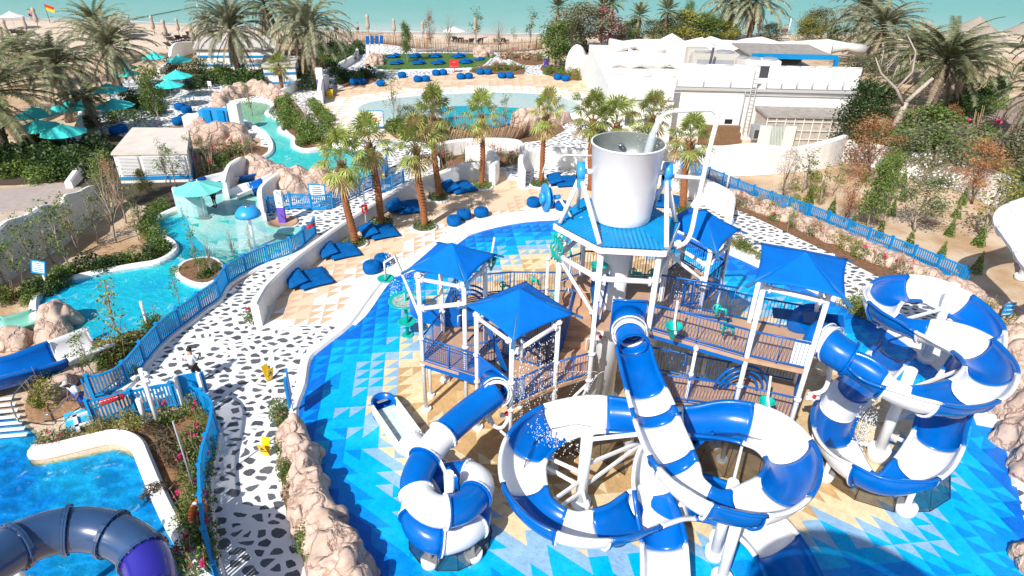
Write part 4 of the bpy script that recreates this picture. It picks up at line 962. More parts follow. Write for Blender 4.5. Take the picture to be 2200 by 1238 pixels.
b4=P(1985,775,0); pole(b4,4.2,.2,tD,arms=[(3.9,near(frD,2060,655)),(3.7,near(frD,1920,650)),(3.4,near(frD,2110,700)),(2.4,near(frD,2000,640))],foot=.38)
pole(P(1770,1028),1.2,.1,tD,foot=.32,fh=.32); pole(P(1942,1100),1.1,.1,tD,foot=.36,fh=.36)
b=MB(); e=frD[-1][0]; b.ell((e.x,e.y+.5,.35),(.95,1.0,.35),20,8); 
# --- E: white/blue lazy slide pieces on the left side (pool B)
eC=[(-120,812,1.15),(-60,803,1.1),(0,792,1.05),(60,776,.98),(120,757,.9),(175,738,.82),(222,720,.75)]
tE,frE=slide('pool_slide','wide blue and white open chute ending in the left lagoon beside the boulders','x' and eC,(lambda s: .88+s*.03),lambda s:'half',seglen=[3.9,4.],first=0,step=.2)
fC=[(-120,690,.7),(-20,700,.6),(40,690,.5),(95,672,.4)]
tF,frF=slide('flat_slide','pale flat chute with green end piece entering the lagoon at far left','x' and fC,.62,lambda s:'half',seglen=2.4,first=1,cols=(mat('pale_green_plastic',(.22,.58,.47),.35),PAINTW),step=.2,bank=0)
gC=[(425,397,.9),(450,388,.8),(480,380,.7),(520,372,.6),(548,366,.6)]
tG,frG=slide('family_slide','small blue and white curved flume between the pink boulders','x' and gC,.75,lambda s:'half',seglen=1.6,first=0,step=.2,bank=0)
hC=[(600,375,1.0),(565,392,.8),(530,402,.65),(498,415,.5)]
tH,frH=slide('toddler_slide','wide white and blue toddler slide ending in the shallow teal lagoon','x' and hC,.6,lambda s:'half',seglen=1.2,first=1,step=.2,bank=0)
# --- F: grey blue enclosed tube in the front left corner
TUBE=mat('steel_blue_tube',(.035,.085,.20),.25,coat=.4,noise_amt=.15,noise_scale=1.2); PURT=mat('purple_blue_tube',(.03,.025,.30),.25,coat=.5)
nC=[(-150,1330,4.4),(-70,1245,4.3),(0,1196,4.15),(60,1162,4.0),(125,1142,3.85),(195,1138,3.7),(258,1155,3.55),(305,1190,3.4),(325,1240,3.25),(322,1300,3.1),(300,1350,3.0)]
tN,frN=slide('tube_slide','big closed grey blue tube slide with bolted ribs curving over the deep pool','x' and nC,.56,lambda s:'tube',seglen=1.1,first=0,cols=(TUBE,TUBE),bank=0)
def setattr_(x): x.data.materials[0]=PURT
segs=[c for c in tN.children if c.name.startswith('chute')]; [setattr_(x) for x in segs[-2:]]
pole(P(95,1330),3.9,.12,tN,arms=[],foot=.3)
# --- white tube slides at the right edge
WT=mat('tube_white_grey',(.70,.72,.75),.3,coat=.3)
wC=[(2320,405,6.4),(2270,425,6.1),(2220,440,5.8),(2182,458,5.5),(2172,482,5.2),(2190,510,4.9),(2212,540,4.6),(2235,575,4.3),(2280,610,4.0),(2330,600,3.7)]
tW,frW=slide('white_tube_slide','glossy white tube slide coiling in at the right edge of the photo','x' and wC,.6,lambda s:'half',seglen=1.9,first=0,cols=(WT,WT),bank=0,step=.2)
wC2=[(2250,500,6.2),(2215,470,6.0),(2190,455,5.8),(2185,440,5.6)]
for px_,z in (((2190,600),3.5),((2175,520),3.6)): pole(P(*px_),z,.16,tW,foot=.3)
# --- safety nets hung round the slide bases
NET=bpy.data.materials.new('safety_net'); NET.use_nodes=True; g=NET.node_tree.nodes['Principled BSDF']; g.inputs['Base Color'].default_value=(.012,.011,.01,1); g.inputs['Roughness'].default_value=.9
nt=NET.node_tree; ge=nt.nodes.new('ShaderNodeNewGeometry'); n1=N(nt,'ShaderNodeTexNoise',i_Scale=3.,i_Detail=3.); nt.links.new(ge.outputs['Position'],n1.inputs['Vector']); mr=N(nt,'ShaderNodeMapRange'); nt.links.new(n1.outputs['Fac'],mr.inputs[0]); mr.inputs[3].default_value=.38; mr.inputs[4].default_value=.62; nt.links.new(mr.outputs[0],g.inputs['Alpha'])
def net(pts_top,pts_bot,label,closed=False):
    t=thing('safety_net',label,'net',(pts_bot[0].x,pts_bot[0].y,0),group='dark safety nets under the slides')
    n=len(pts_top); b=MB(); k=4; vs=[]
    for i in range(n):
        for j in range(k+1):
            s=j/k; p=pts_top[i].lerp(pts_bot[i],s); vs.append(p)
    fs=[(i*(k+1)+j,((i+1)%n)*(k+1)+j,((i+1)%n)*(k+1)+j+1,i*(k+1)+j+1) for i in range(n if closed else n-1) for j in range(k)]
    b.add(vs,fs,0,False); b.build('mesh_panel',NET,t)
    b=MB()
    for i in range(n): b.tube([pts_top[i],pts_bot[i]],.012,4)
    b.tube(pts_bot+([pts_bot[0]] if closed else []),.016,4); b.build('edge_rope',BLACK,t); return t
def netring(cpx,z,rx,ry,flare,a0,a1,n,label,zb=.05):
    c=P(*cpx,z); T=[];B=[]
    for i in range(n+1):
        a=R_(a0+(a1-a0)*i/n); T.append(Vector((c.x+rx*math.cos(a),c.y+ry*math.sin(a),z))); B.append(Vector((c.x+(rx+flare)*math.cos(a),c.y+(ry+flare)*math.sin(a),zb)))
    return net(T,B,label)
netring((965,1110),.95,1.28,1.28,.12,150,395,9,'dark see-through net skirt hanging round the foot of the small spiral slide')
netring((1912,960),1.2,2.1,1.75,.35,165,350,6,'dark net skirt hanging under the lowest loop of the triple loop slide')
netring((1590,1000),2.6,1.9,1.6,.4,20,165,5,'dark net skirt behind the right loop of the loop slide',.05)
netring((1250,1000),1.9,1.9,2.1,.35,35,175,5,'dark net skirt behind the left loop of the loop slide',.05)
netring((1560,1150),.9,1.4,1.3,.3,95,200,4,'small dark net panel beside the chute that runs toward the camera')
# ================================================================ walls, fences, rocks, buildings
def hts_(l): # [(basex,basey,topy)] -> px list, heights
    return [(a,b) for a,b,_ in l],[max(.2,ht(a,b,c)) for a,b,c in l]
px_,hh=hts_([(-60,650,530),(0,613,503),(25,598,498),(53,580,475),(90,556,462),(122,537,442),(153,512,440),(165,502,420),(190,482,412),(211,463,400),(226,450,398)])
wallrun('garden_wall',px_,hh,.35,WHITE,'white plaster garden wall with a wavy top left of the planted sand bed','wall')
px_,hh=hts_([(556,702,652),(566,680,632),(585,645,603),(640,592,552),(700,541,506),(760,496,464),(830,452,420),(880,428,392),(940,408,372),(1000,392,350),(1060,386,346)])
wallrun('seat_wall',px_,hh,.38,WHITE,'long white curving wall between the pebble path and the tan plaza with blue cushions','wall')
wallrun('planter_wall',[(1057,400),(1066,385),(1062,368),(1040,352),(1000,350)],[1.7,1.6,1.5,1.5,1.4],.5,WHITE,'short rounded white wall end beside the fifth fan palm','wall')
wallrun('planter_wall',[(940,372),(932,352),(950,338),(1000,330),(1060,328),(1110,332),(1122,345)],1.3,.45,WHITE,'white U-shaped planter wall with red flowers in the centre','wall')
wallrun('planter_wall',[(1122,404),(1118,385),(1130,368),(1175,362),(1240,362),(1290,372)],[1.6,1.7,1.8,1.8,1.7,1.7],.45,WHITE,'white curved wall behind the sixth fan palm','wall')
wallrun('plaza_wall',[(1400,392),(1450,408),(1500,430),(1560,462),(1562,490)],[1.9,1.9,1.8,1.7,1.5],.45,WHITE,'white wall at the right end of the cushion plaza behind the bucket','wall')
px_,hh=hts_([(1425,350,310),(1490,366,312),(1543,376,314),(1600,376,308),(1640,374,312),(1700,369,316),(1767,361,300),(1800,350,290)])
wallrun('rampart_wall',px_,hh,.5,WHITE,'tall white wavy wall in front of the service building','wall')
px_,hh=hts_([(1800,350,300),(1850,352,305),(1900,366,318),(1960,384,330),(2010,396,331),(2047,405,352),(2085,418,356),(2123,437,372),(2230,480,410)])
wallrun('rampart_wall',px_,hh,.5,WHITE,'white wavy wall behind the trees of the right sand slope','wall')
wallrun('curving_wall',[(1238,155),(1255,170),(1268,188),(1285,206),(1300,226),(1322,262)],[2.0,3.0,2.8,2.4,2.2,2.0],.8,WHITE,'thick white curving wall at the right end of the upper plaza','wall')
b=MB(); hp=P(1237,160); b.ell((hp.x,hp.y,.8),(1.5,1.3,3.0),20,12,zmin=-.2); o=b.build('plaster_dome',WHITE); tag(o,'rough white plaster dome with a small dark hole beside the dense green tree','plaster dome')
wallrun('kerb_wall',[(600,215),(640,190),(700,165),(740,145),(765,128),(768,112)],[.9]*6,.5,WHITE,'low white curved wall edging the dark planting upper left of the plaza','wall')
wallrun('kerb_wall',[(690,225),(694,205),(700,190),(705,182)],[1.6,1.9,1.6,1.2],.5,WHITE,'small white wall at the left corner of the upper plaza','wall')
wallrun('kerb_wall',[(150,330),(168,300),(180,270),(176,240),(170,225),(180,205)],[.9,1.0,1.1,1.2,1.2,1.0],.4,WHITE,'white wavy wall behind the shaded umbrellas at left','wall')
wallrun('kerb_wall',[(340,160),(365,146),(378,130),(400,118),(440,112),(500,118)],[.6,.9,2.0,1.8,1.4,1.2],.5,WHITE,'white sculpted wall at the head of the umbrella terrace','wall')
wallrun('kerb_wall',[(150,405),(165,392),(180,375),(205,352)],[.6,.8,.9,1.0],.5,WHITE,'stepped white wall end beside the grey lane','wall')
# ---- fences
def fence(label,px,h=1.12,m=FENB,gap=.135,postgap=1.5,pw=.12,group='blue picket fences'):
    pts=spline(PP(px),5); base=pts[len(pts)//2]; t=thing('picket_fence',label,'fence',(base.x,base.y,0),group=group)
    q=resample(pts,gap); b=MB()
    for i,p in enumerate(q):
        b.box((p.x,p.y,h*.5+.03),(.035,.07,h*.86),rz=math.atan2(*( (q[min(i+1,len(q)-1)]-q[max(i-1,0)]).yx))+PI/2)
    b.build('pickets',m,t)
    for zz,hh_ in ((h,.07),(.16,.08)):
        b=MB(); pr_=resample(pts,.5)
        for a,c in zip(pr_,pr_[1:]): b.beam(a+Vector((0,0,zz)),c+Vector((0,0,zz)),.10,hh_)
        b.build('rail',m,t)
    for p in resample(pts,postgap)[:95]:
        b=MB(); b.box((p.x,p.y,(h+.08)/2),(pw,pw,h+.08)); b.box((p.x,p.y,h+.11),(pw+.05,pw+.05,.05)); b.build('post',m,t)
    return t
fence('long blue picket fence curving down the left side of the pebble path beside the lagoon',[(679,506),(660,524),(632,547),(581,565),(545,580),(494,610),(470,646),(440,667),(414,688),(383,711),(354,735),(322,771),(287,815),(269,833),(243,848),(190,858)])
fence('blue picket fence round the brown flower bed in the lower left',[(205,914),(245,904),(290,893),(330,884),(367,876),(411,876),(448,892),(466,912),(468,934),(460,975),(447,1021),(443,1070),(446,1120),(453,1184),(466,1238),(485,1300)],h=1.2)
fence('blue picket fence along the turquoise lazy river behind the first fan palms',[(578,458),(610,452),(644,450),(672,453),(700,452),(723,444),(755,428),(787,412),(807,402),(826,382),(833,361)])
fence('very short blue picket fence piece on the pebble path near the yellow sign',[(810,419),(840,408),(868,394)],h=1.0)
fence('blue picket fence running down the right sand slope above the pink rocks',[(1440,352),(1512,384),(1563,406),(1640,437),(1721,465),(1798,496),(1877,529),(1966,565),(2047,600),(2075,612)],h=1.0)
wallrun('fence_kerb',None,.14,.3,WHITE,struct_=True,per=1,world=[p+Vector((.1,-.12,0)) for p in spline(PP([(679,506),(660,524),(632,547),(581,565),(545,580),(494,610),(470,646),(440,667),(414,688),(383,711),(354,735),(322,771),(287,815),(269,833),(243,848)]),4)])
wallrun('fence_kerb',[(470,934),(464,975),(451,1021),(448,1070),(451,1120),(458,1184),(471,1238),(490,1300)],.12,.35,WHITE,struct_=True)
# stick fences
def stickfence(label,px,h,gap=.16,lean=.0,name='stick_fence',r=.05,group=None,hj=.15):
    pts=resample(spline(PP(px),5),gap); base=pts[len(pts)//2]; t=thing(name,label,'stick fence',(base.x,base.y,0),group=group); rr=random.Random(len(pts)); b=MB()
    for p in pts:
        hh=h*(1-hj+2*hj*rr.random()); b.tube([p,p+Vector((rr.gauss(lean,.06),rr.gauss(0,.05),hh))],[r*rr.uniform(.7,1.3),r*.7],5)
    b.build('sticks',WOOD,t); 
    b=MB()
    for a,c in zip(pts[::6],pts[6::6]): b.tube([a+Vector((0,.05,h*.75)),c+Vector((0,.05,h*.75))],.035,5)
    b.build('binding_rail',WOOD,t); return t
stickfence('weathered stick fence at the back of the park in front of the beach, left stretch',[(560,92),(620,95),(690,97),(740,92),(790,92),(840,97),(880,103),(920,106)],1.7,gap=.2,r=.07)
stickfence('weathered stick fence behind the lawn with the blue cushions',[(895,112),(950,112),(1010,113),(1080,112),(1130,110),(1165,106)],1.7,gap=.2,r=.07)
stickfence('row of thin upright sticks in front of the blue end of the wading pool',[(975,275),(1000,277),(1030,278),(1060,276),(1085,272)],1.5,gap=.22,r=.035)
stickfence('slanted driftwood stick barrier in the middle behind the fan palms',[(932,305),(960,308),(1000,309),(1040,308),(1080,306),(1115,300),(1135,285)],1.5,gap=.15,lean=.5,r=.045)
b=MB()
# ---- rocks
def rocks(label,blobs,seed=1,voxel=.10,name='boulder',amp=.28,m=ROCK):
    """blobs: (px,py,radius_m,height_m)"""
    rr=random.Random(seed); b=MB()
    base=P(*blobs[0][:2])
    for (x,y,r,hh) in blobs:
        c=P(x,y); bm=bmesh.new(); bmesh.ops.create_icosphere(bm,subdivisions=4,radius=1)
        sd=Vector((rr.uniform(0,50),rr.uniform(0,50),rr.uniform(0,50)))
        vs=[]
        ax=rr.uniform(.85,1.2)
        for v in bm.verts:
            d=v.co.normalized()
            f=1+amp*1.25*noise.noise(d*1.2+sd)+amp*.5*noise.noise(d*2.9+sd)-amp*.8*abs(noise.noise(d*3.1+sd))+amp*.2*noise.noise(d*9+sd)
            # chiselled facets
            p=Vector((d.x*r*ax*f,d.y*r*f,max(-.1,d.z)*hh*f))
            vs.append(c+p)
        fs=[tuple(v.index for v in f.verts) for f in bm.faces]; b.add(vs,fs,0,True); bm.free()
    o=b.build(name,m)
    tag(o,label,'boulder','sculpted pink boulders'); 
    if len(blobs)>1:
        md=o.modifiers.new('r','REMESH'); md.mode='VOXEL'; md.voxel_size=voxel; md.use_smooth_shade=True
    tx=bpy.data.textures.get('rocktex') or bpy.data.textures.new('rocktex','VORONOI'); tx.noise_scale=1.1; tx.distance_metric='DISTANCE'
    md=o.modifiers.new('d','DISPLACE'); md.texture=tx; md.texture_coords='GLOBAL'; md.strength=.22; md.mid_level=.35
    return o
rocks('long ridge of pinkish sculpted rock between the pebble path and the blue pad',[(632,955,.62,1.25),(645,990,.7,1.15),(655,1025,.65,1.1),(668,1060,.7,1.3),(665,1100,.75,1.2),(690,1130,.8,1.2),(700,1170,.7,1.1),(725,1195,.75,1.1),(745,1240,.8,1.2),(755,1290,.9,1.2),(660,1135,.55,1.0),(700,1215,.6,.9)],3,.08,'rock_ridge')
rocks('rounded tan boulder beside the pale green end of the flat slide',[(130,700,1.05,1.5),(118,720,.8,1.0)],4)
rocks('low pink boulder at the left edge next to the blue and white chute',[(30,738,.8,.8),(0,742,.6,.6)],5)
rocks('pink boulder under the blue and white chute beside the picket fence bed',[(135,812,.8,.6),(175,798,.8,.6),(205,780,.6,.5)],6)
rocks('boulder half hidden by shrubs below the chute',[(115,855,.5,.6),(135,835,.6,.7)],7)
rocks('large pink boulder behind the white sign by the turquoise river',[(640,412,1.6,2.0),(690,406,1.5,1.8),(725,402,1.2,1.2)],8,.14)
rocks('pink boulder beside the blue flume of the river',[(530,378,1.2,1.2),(560,376,1.4,1.6),(585,384,1.2,1.2),(600,398,1.0,1.0)],9,.14)
rocks('brown boulder with a small dark cave under the blue booth',[(430,300,1.5,1.8),(465,305,1.5,1.9),(500,298,1.4,1.6),(520,310,1.1,1.2)],10,.16)
rocks('long arc of pink boulders behind the green pool',[(474,232,.9,1.2),(480,222,1.0,1.4),(497,212,1.1,1.3),(520,206,1.1,1.4),(545,202,1.1,1.3),(568,203,1.1,1.5),(588,208,1.0,1.4),(603,215,.8,1.3)],11,.16)
rocks('row of pale upright rocks at the right end of the wading pool',[(1115,270,.9,1.9),(1140,270,1.0,2.0),(1165,268,1.0,1.9),(1190,266,.9,1.6),(1208,262,.8,1.2)],12,.14)
rocks('pink rock at the left end of the lawn',[(806,140,1.0,1.6),(818,133,.8,1.3)],13)
rocks('pink rock at the right end of the lawn',[(1032,122,.9,1.4),(1050,120,.7,1.2)],14)
rr=random.Random(8)
for k,(x,y,r,h_) in enumerate([(2175,700,1.0,1.2),(2150,660,.9,1.1),(2190,760,1.3,1.3)]): pass
rocks('tall stacked pink boulders at the right edge of the pad',[(2160,800,1.0,1.4),(2185,850,1.2,1.5),(2195,905,1.1,1.4),(2200,960,1.1,1.3),(2215,1020,1.0,1.2),(2230,900,1.4,1.9),(2235,980,1.3,1.6)],15,.1)
rocks('dark rounded boulder behind the direction sign at right',[(2185,735,.7,.9),(2200,720,.8,1.0)],16)
rocks('small pale rock in the bottom right corner',[(2215,1215,.55,.8)],17)
run=[(1500,408),(1560,425),(1620,448),(1700,478),(1780,512),(1860,545),(1940,580),(2020,615),(2090,645),(2150,680),(2200,712)]
for k,(a,c) in enumerate(zip(run,run[1:])):
    bl=[]
    for j in range(4):
        t=(j+.5)/4; bl.append((a[0]+(c[0]-a[0])*t,a[1]+(c[1]-a[1])*t-3,.75+rr.random()*.25,.55+rr.random()*.25))
    names=['below the start of','below the second bay of','below the third bay of','below the upper middle of','below the middle of','below the lower middle of','below the lower part of','below the end of','just past the end of','behind the direction sign past']
    rocks('low pale pink rock bank '+names[k]+' the right picket fence',bl,30+k,.14,'rock_bank',.22)
# ---- service building right
bl=thing('service_building','flat-roofed white service building with mesh screens along its roof edge','building',(P(1620,300).x,P(1620,300).y,0))
def wq(x,y): p=P(x,y); return (p.x,p.y)
zr=ht(1560,300,190); fl=wq(1432,296); frr=wq(1812,305)
dirv=Vector((frr[0]-fl[0],frr[1]-fl[1],0)).normalized(); back=Vector((-dirv.y,dirv.x,0))
def off(p,a,b_): return (p[0]+dirv.x*a+back.x*b_,p[1]+dirv.y*a+back.y*b_)
W=(Vector((*frr,0))-Vector((*fl,0))).length
b=MB(); b.prism([off(fl,0,0),off(fl,W,0),off(fl,W,22),off(fl,-6,22),off(fl,-6,0)],0,zr,bottom=False); b.build('wall',WHITE,bl)
b=MB(); b.prism([off(fl,-5.6,.4),off(fl,W-.4,.4),off(fl,W-.4,21.6),off(fl,-5.6,21.6)],zr+.02,zr+.06); b.build('roof',mat('roof_white_dusty',(.72,.70,.67),.9,noise_amt=.2,noise_scale=.8),bl)
scrM=bpy.data.materials.new('perforated_screen'); scrM.use_nodes=True; g=scrM.node_tree.nodes['Principled BSDF']; g.inputs['Base Color'].default_value=(.70,.72,.74,1)
nt=scrM.node_tree; ge=nt.nodes.new('ShaderNodeNewGeometry'); v=N(nt,'ShaderNodeTexVoronoi'); v.inputs['Scale'].default_value=7.; v.inputs['Randomness'].default_value=0.; nt.links.new(ge.outputs['Position'],v.inputs['Vector']); r_=ramp(nt,[(.0,(.5,.5,.5)),(.3,(1,1,1))],v.outputs['Distance']); nt.links.new(r_,g.inputs['Alpha'])
sh=ht(1560,300,142)-zr
def screen(a0,a1,b0,z0,h,n):
    s=(a1-a0)/n
    for i in range(n):
        m_=MB(); p=off(fl,a0+i*s+.05,b0); q=off(fl,a0+(i+1)*s-.05,b0); m_.beam((*p,z0+h/2),(*q,z0+h/2),.03,h); o=m_.build('screen_panel',scrM,bl)
        f=MB(); f.tube([(*p,z0),(*p,z0+h)],.06,6); f.tube([(*p,z0+h),(*q,z0+h)],.05,6); f.build('frame',STEELW,o)
screen(.2,7.6,-.1,zr+.05,sh,3); screen(8.4,W-.1,-.1,zr+.05,sh,6)
b=MB(); b.prism([off(fl,-4.6,-1.5),off(fl,-.1,-1.5),off(fl,-.1,5),off(fl,-4.6,5)],0,zr-.9); b.build('side_wing',WHITE,bl); screen(-4.6,-.2,-1.7,zr-.85,sh*1.05,2)
# cornice, pipes, door, ladder, windows
b=MB(); b.beam((*off(fl,0,-.12),zr-.15),(*off(fl,W,-.12),zr-.15),.2,.22); b.build('cornice',mat('cornice_grey',(.45,.44,.42),.7),bl)
b=MB(); b.tube([(*off(fl,6.5,-.2),zr-.5),(*off(fl,W-.2,-.2),zr-.5)],.05,6); b.tube([(*off(fl,6.6,-.2),.2),(*off(fl,6.6,-.2),zr-.2)],.06,6); b.build('pipe_run',GREYS,bl)
dp=off(fl,W*.33,-.05); b=MB(); b.box((dp[0],dp[1],1.1),(1.15,.12,2.2),rz=math.atan2(dirv.y,dirv.x)); o=b.build('door',PAINTW,bl); b=MB(); dq=off(fl,W*.33,-.13); b.box((dq[0],dq[1],1.72),(.7,.04,.42),rz=math.atan2(dirv.y,dirv.x)); b.build('door_window',BLACK,o)
b=MB(); 
for s in(-.22,.22): a=off(fl,W*.43+s,-.35); b.tube([(*a,.6),(*a,zr+1.8)],.035,6)
for k in range(15): b.tube([(*off(fl,W*.43-.22,-.35),.8+k*.36),(*off(fl,W*.43+.22,-.35),.8+k*.36)],.02,5)
b.build('ladder',BEIGE,bl)
for a_ in (1.2,3.0): 
    w_=off(fl,a_-5.2,-1.55); b=MB(); b.box((w_[0],w_[1],2.0),(.8,.06,.9),rz=math.atan2(dirv.y,dirv.x)); b.build('window',mat('dusty_glass',(.10,.13,.15),.2),bl)
# annex with lattice
an=thing('lattice_annex','low annex with a grey flat roof and white trellis over beige blockwork','annex',(*off(fl,W*.72,-2),0))
za=ht(1700,308,238); b=MB(); b.prism([off(fl,W*.47,-3.4),off(fl,W-.2,-3.4),off(fl,W-.2,-.3),off(fl,W*.47,-.3)],0,za); b.build('wall',mat('beige_blockwork',(.46,.40,.33),.9,noise_amt=.2,noise_scale=3),an)
b=MB(); b.prism([off(fl,W*.46,-3.6),off(fl,W,-3.6),off(fl,W,-.2),off(fl,W*.46,-.2)],za,za+.18); b.build('roof',ROOFG,an)
b=MB()
for k in range(12): x=W*.47+k*(W*.53)/11.; b.box((*off(fl,x,-3.5),za/2),(.06,.06,za))
for k in range(4): b.beam((*off(fl,W*.47,-3.5),.4+k*za/4),(*off(fl,W,-3.5),.4+k*za/4),.05,.05)
b.build('trellis',STEELW,an)
for i,x in enumerate((.50,.56)):
    b=MB(); p=off(fl,W*x,-3.75); b.box((p[0],p[1],1.25),(2.2,.08,2.3),rz=math.atan2(dirv.y,dirv.x)); b.build('sheet_panel',mat('pale_green_sheet',(.62,.68,.62),.5) if i==0 else bpy.data.materials['pale_green_sheet'],an)
def acunit(label,a_,b_,sz,m=BEIGE,fans=2,z0=None):
    z0=zr+.08 if z0 is None else z0; p=off(fl,a_,b_); t=thing('ac_unit',label,'air conditioner',(*p,z0),group='air conditioning units on the roof'); b=MB(); b.box((p[0],p[1],z0+sz[2]/2),sz,rz=math.atan2(dirv.y,dirv.x)); b.build('casing',m,t)
    for k in range(fans):
        c=off(fl,a_+(k-(fans-1)/2)*sz[0]/fans,b_); b=MB(); b.tube([(*c,z0+sz[2]),(*c,z0+sz[2]+.12)],min(sz[0]/fans,sz[1])*.42,16); b.build('fan',GREYS,t)
    b=MB(); g_=off(fl,a_,b_-sz[1]/2-.03); b.box((*g_,z0+sz[2]*.45),(sz[0]*.8,.05,sz[2]*.6),rz=math.atan2(dirv.y,dirv.x)); b.build('grille',DARK if m is not BEIGE else GREYS,t)
acunit('large beige air conditioner with an orange label on the roof',W*.27,5,(4.4,2.0,2.2)); acunit('tall narrow beige air conditioner in the middle of the roof',W*.42,4,(1.3,1.2,1.9),fans=1); acunit('white double-fan air conditioner right of the middle of the roof',W*.53,4,(3.2,1.8,1.8),PAINTW); acunit('narrow beige electric cabinet at the left end of the roof units',W*.18,5.5,(2.0,1.2,2.5),fans=0)
acunit('small grey air conditioner at the foot of the building beside the annex',W*.455,-2.6,(1.3,1.0,1.2),GREYS,fans=1,z0=.9)
# roof clutter: folded white canopy rolls, skylight, chimney
b=MB()
for k,(a_,b_,r1,L) in enumerate(((-1,8,.7,8),(3,10,.7,12),(9,14,.9,14),(15,17,.9,12),(2,18,.9,12),(18,20,.9,16),(8,20,.8,12))):
    p=off(fl,a_-L/2,b_); q=off(fl,a_+L/2,b_); pts=[Vector((*p,zr+.6)).lerp(Vector((*q,zr+.6)),t/8)+Vector((0,.5*math.sin(t*1.7+k),.25*math.sin(t*2.3+k))) for t in range(9)]; b.tube(pts,[r1*(.8+.35*math.sin(t*1.9+k*2)) for t in range(9)],12)
b.build('roof_canvas',mat('canvas_white',(.72,.69,.65),.9,noise_amt=.12),bl)
b=MB(); b.tube([(*off(fl,3.7,3),zr),(*off(fl,3.9,3),zr+3.0)],.12,8); b.build('flue',DARK,bl)
b=MB(); b.prism([off(fl,W*.62,3),off(fl,W*.78,6),off(fl,W*.95,12),off(fl,W*.8,14)],zr+.1,zr+.7); b.build('shingle_roof',ROOFG,bl)
# cafe pergola left of the building, blue frame and sign
pg=thing('cafe_pergola','blue-framed cafe pergola with a grey roof and white lettering left of the service building','pergola',(P(1330,160).x,P(1330,160).y,0))
c4=[P(1283,165),P(1385,168),P(1385,135),P(1275,140)]; zp=ht(1283,165,126)
b=MB(); b.prism([(p.x,p.y) for p in c4],zp,zp+.15,bottom=True); b.build('roof',ROOFG,pg)
for p in c4+[c4[0].lerp(c4[3],.35),c4[0].lerp(c4[3],.7)]:
    b=MB(); b.box((p.x,p.y,zp/2),(.35,.35,zp)); b.build('post',ROOFB,pg)
b=MB(); b.beam(c4[0]+Vector((0,-.25,zp+.05)),c4[1]+Vector((0,-.25,zp+.05)),.3,.45); b.beam(c4[0]+Vector((-.2,0,zp+.05)),c4[3]+Vector((-.2,0,zp+.05)),.3,.45); b.build('fascia',ROOFB,pg)
b=MB(); a=c4[0].lerp(c4[1],.62); q=c4[0].lerp(c4[1],.97); b.beam(a+Vector((0,.3,zp*.55)),q+Vector((0,.3,zp*.55)),.1,1.6); o=b.build('sign_board',mat('olive_board',(.30,.27,.05),.6),pg)
def text(s,loc,size,m,parent,rot=(PI/2,0,0),name='lettering',ext=.01):
    cu=bpy.data.curves.new(name,'FONT'); cu.body=s; cu.size=size; cu.extrude=ext; cu.align_x='CENTER'; cu.align_y='CENTER'; tmp=bpy.data.objects.new(name,cu); C.objects.link(tmp)
    bpy.context.view_layer.update(); dg=bpy.context.evaluated_depsgraph_get(); me=bpy.data.meshes.new_from_object(tmp.evaluated_get(dg)); bpy.data.objects.remove(tmp)
    if not me.materials: me.materials.append(m)
    else: me.materials[0]=m
    o=bpy.data.objects.new(name,me); C.objects.link(o); o.rotation_euler=rot
    if parent: o.parent=parent; o.location=Vector(loc)-wloc(parent)
    else: o.location=loc
    return o
text('AH',a.lerp(q,.55)+Vector((0,.2,zp*.72)),1.1,PAINTW,pg)
pg2=thing('shade_frame','blue square frame shading the right end of the service building roof','pergola',(P(1800,165).x,P(1800,165).y,0))
b=MB(); c=off(fl,W-7,14); b.prism([off(fl,W-8,7),off(fl,W+.3,7),off(fl,W+.3,14),off(fl,W-8,14)],zr+1.6,zr+1.8,bottom=True); b.build('roof',ROOFG,pg2)
b=MB(); b.beam((*off(fl,W-8,6.8),zr+1.7),(*off(fl,W+.5,6.8),zr+1.7),.3,.45); b.beam((*off(fl,W+.5,6.8),zr+1.7),(*off(fl,W+.5,6.8),.2),.35,.35,upv=Vector((0,1,0))); b.build('frame',ROOFB,pg2)
# crates of dark pipes and stair in front of the building
ct=thing('wooden_steps','brown wooden steps at the foot of the service building','steps',P(1550,318))
b=MB(); p0=P(1550,322)
for k in range(4): b.box((p0.x,p0.y+k*.5,.15+k*.25),(3.6,.5,.3+k*.5))
b.build('treads',mat('brown_timber',(.22,.12,.06),.8,noise_amt=.3),ct)
ct=thing('pipe_stack','stack of dark plastic pipes and trays beside the annex','pipe stack',P(1700,315))
p0=P(1700,318); rr=random.Random(2)
for k in range(7):
    b=MB(); z=.2+.22*(k//2); b.tube([p0+Vector((-1.5,(k%2)*.5-.3,z)),p0+Vector((1.4+rr.random()*.4,(k%2)*.5-.3+rr.gauss(0,.1),z+.05))],.11,8); b.build('pipe',DARK,ct)
# ---- service hut left
hz=2.3; cs=[P(238,333,hz),P(285,277,hz),P(409,278,hz),P(402,330,hz)]
hut=thing('service_hut','low white hut with louvred front and a blue stripe under the umbrellas','hut',(cs[0].x+3,cs[0].y+3,0))
b=MB(); ins=[cs[k].lerp(sum(cs,Vector())/4,.04) for k in range(4)]; b.prism([(p.x,p.y) for p in ins],0,hz-.05); b.build('wall',WHITE,hut)
b=MB(); b.prism([(p.x,p.y) for p in cs],hz-.04,hz+.12,bottom=True); b.build('roof',mat('roof_cream',(.66,.60,.54),.85,noise_amt=.12,noise_scale=1),hut)
for k in range(3):
    a=ins[0].lerp(ins[3],.05+k*.32); q=ins[0].lerp(ins[3],.33+k*.32); dd=Vector((0,-.08,0)); b=MB()
    for j in range(13): b.beam(a+dd+Vector((0,0,-hz+.75+j*.11)),q+dd+Vector((0,0,-hz+.75+j*.11)),.1,.045)
    b.build('louvre',STEELW,hut)
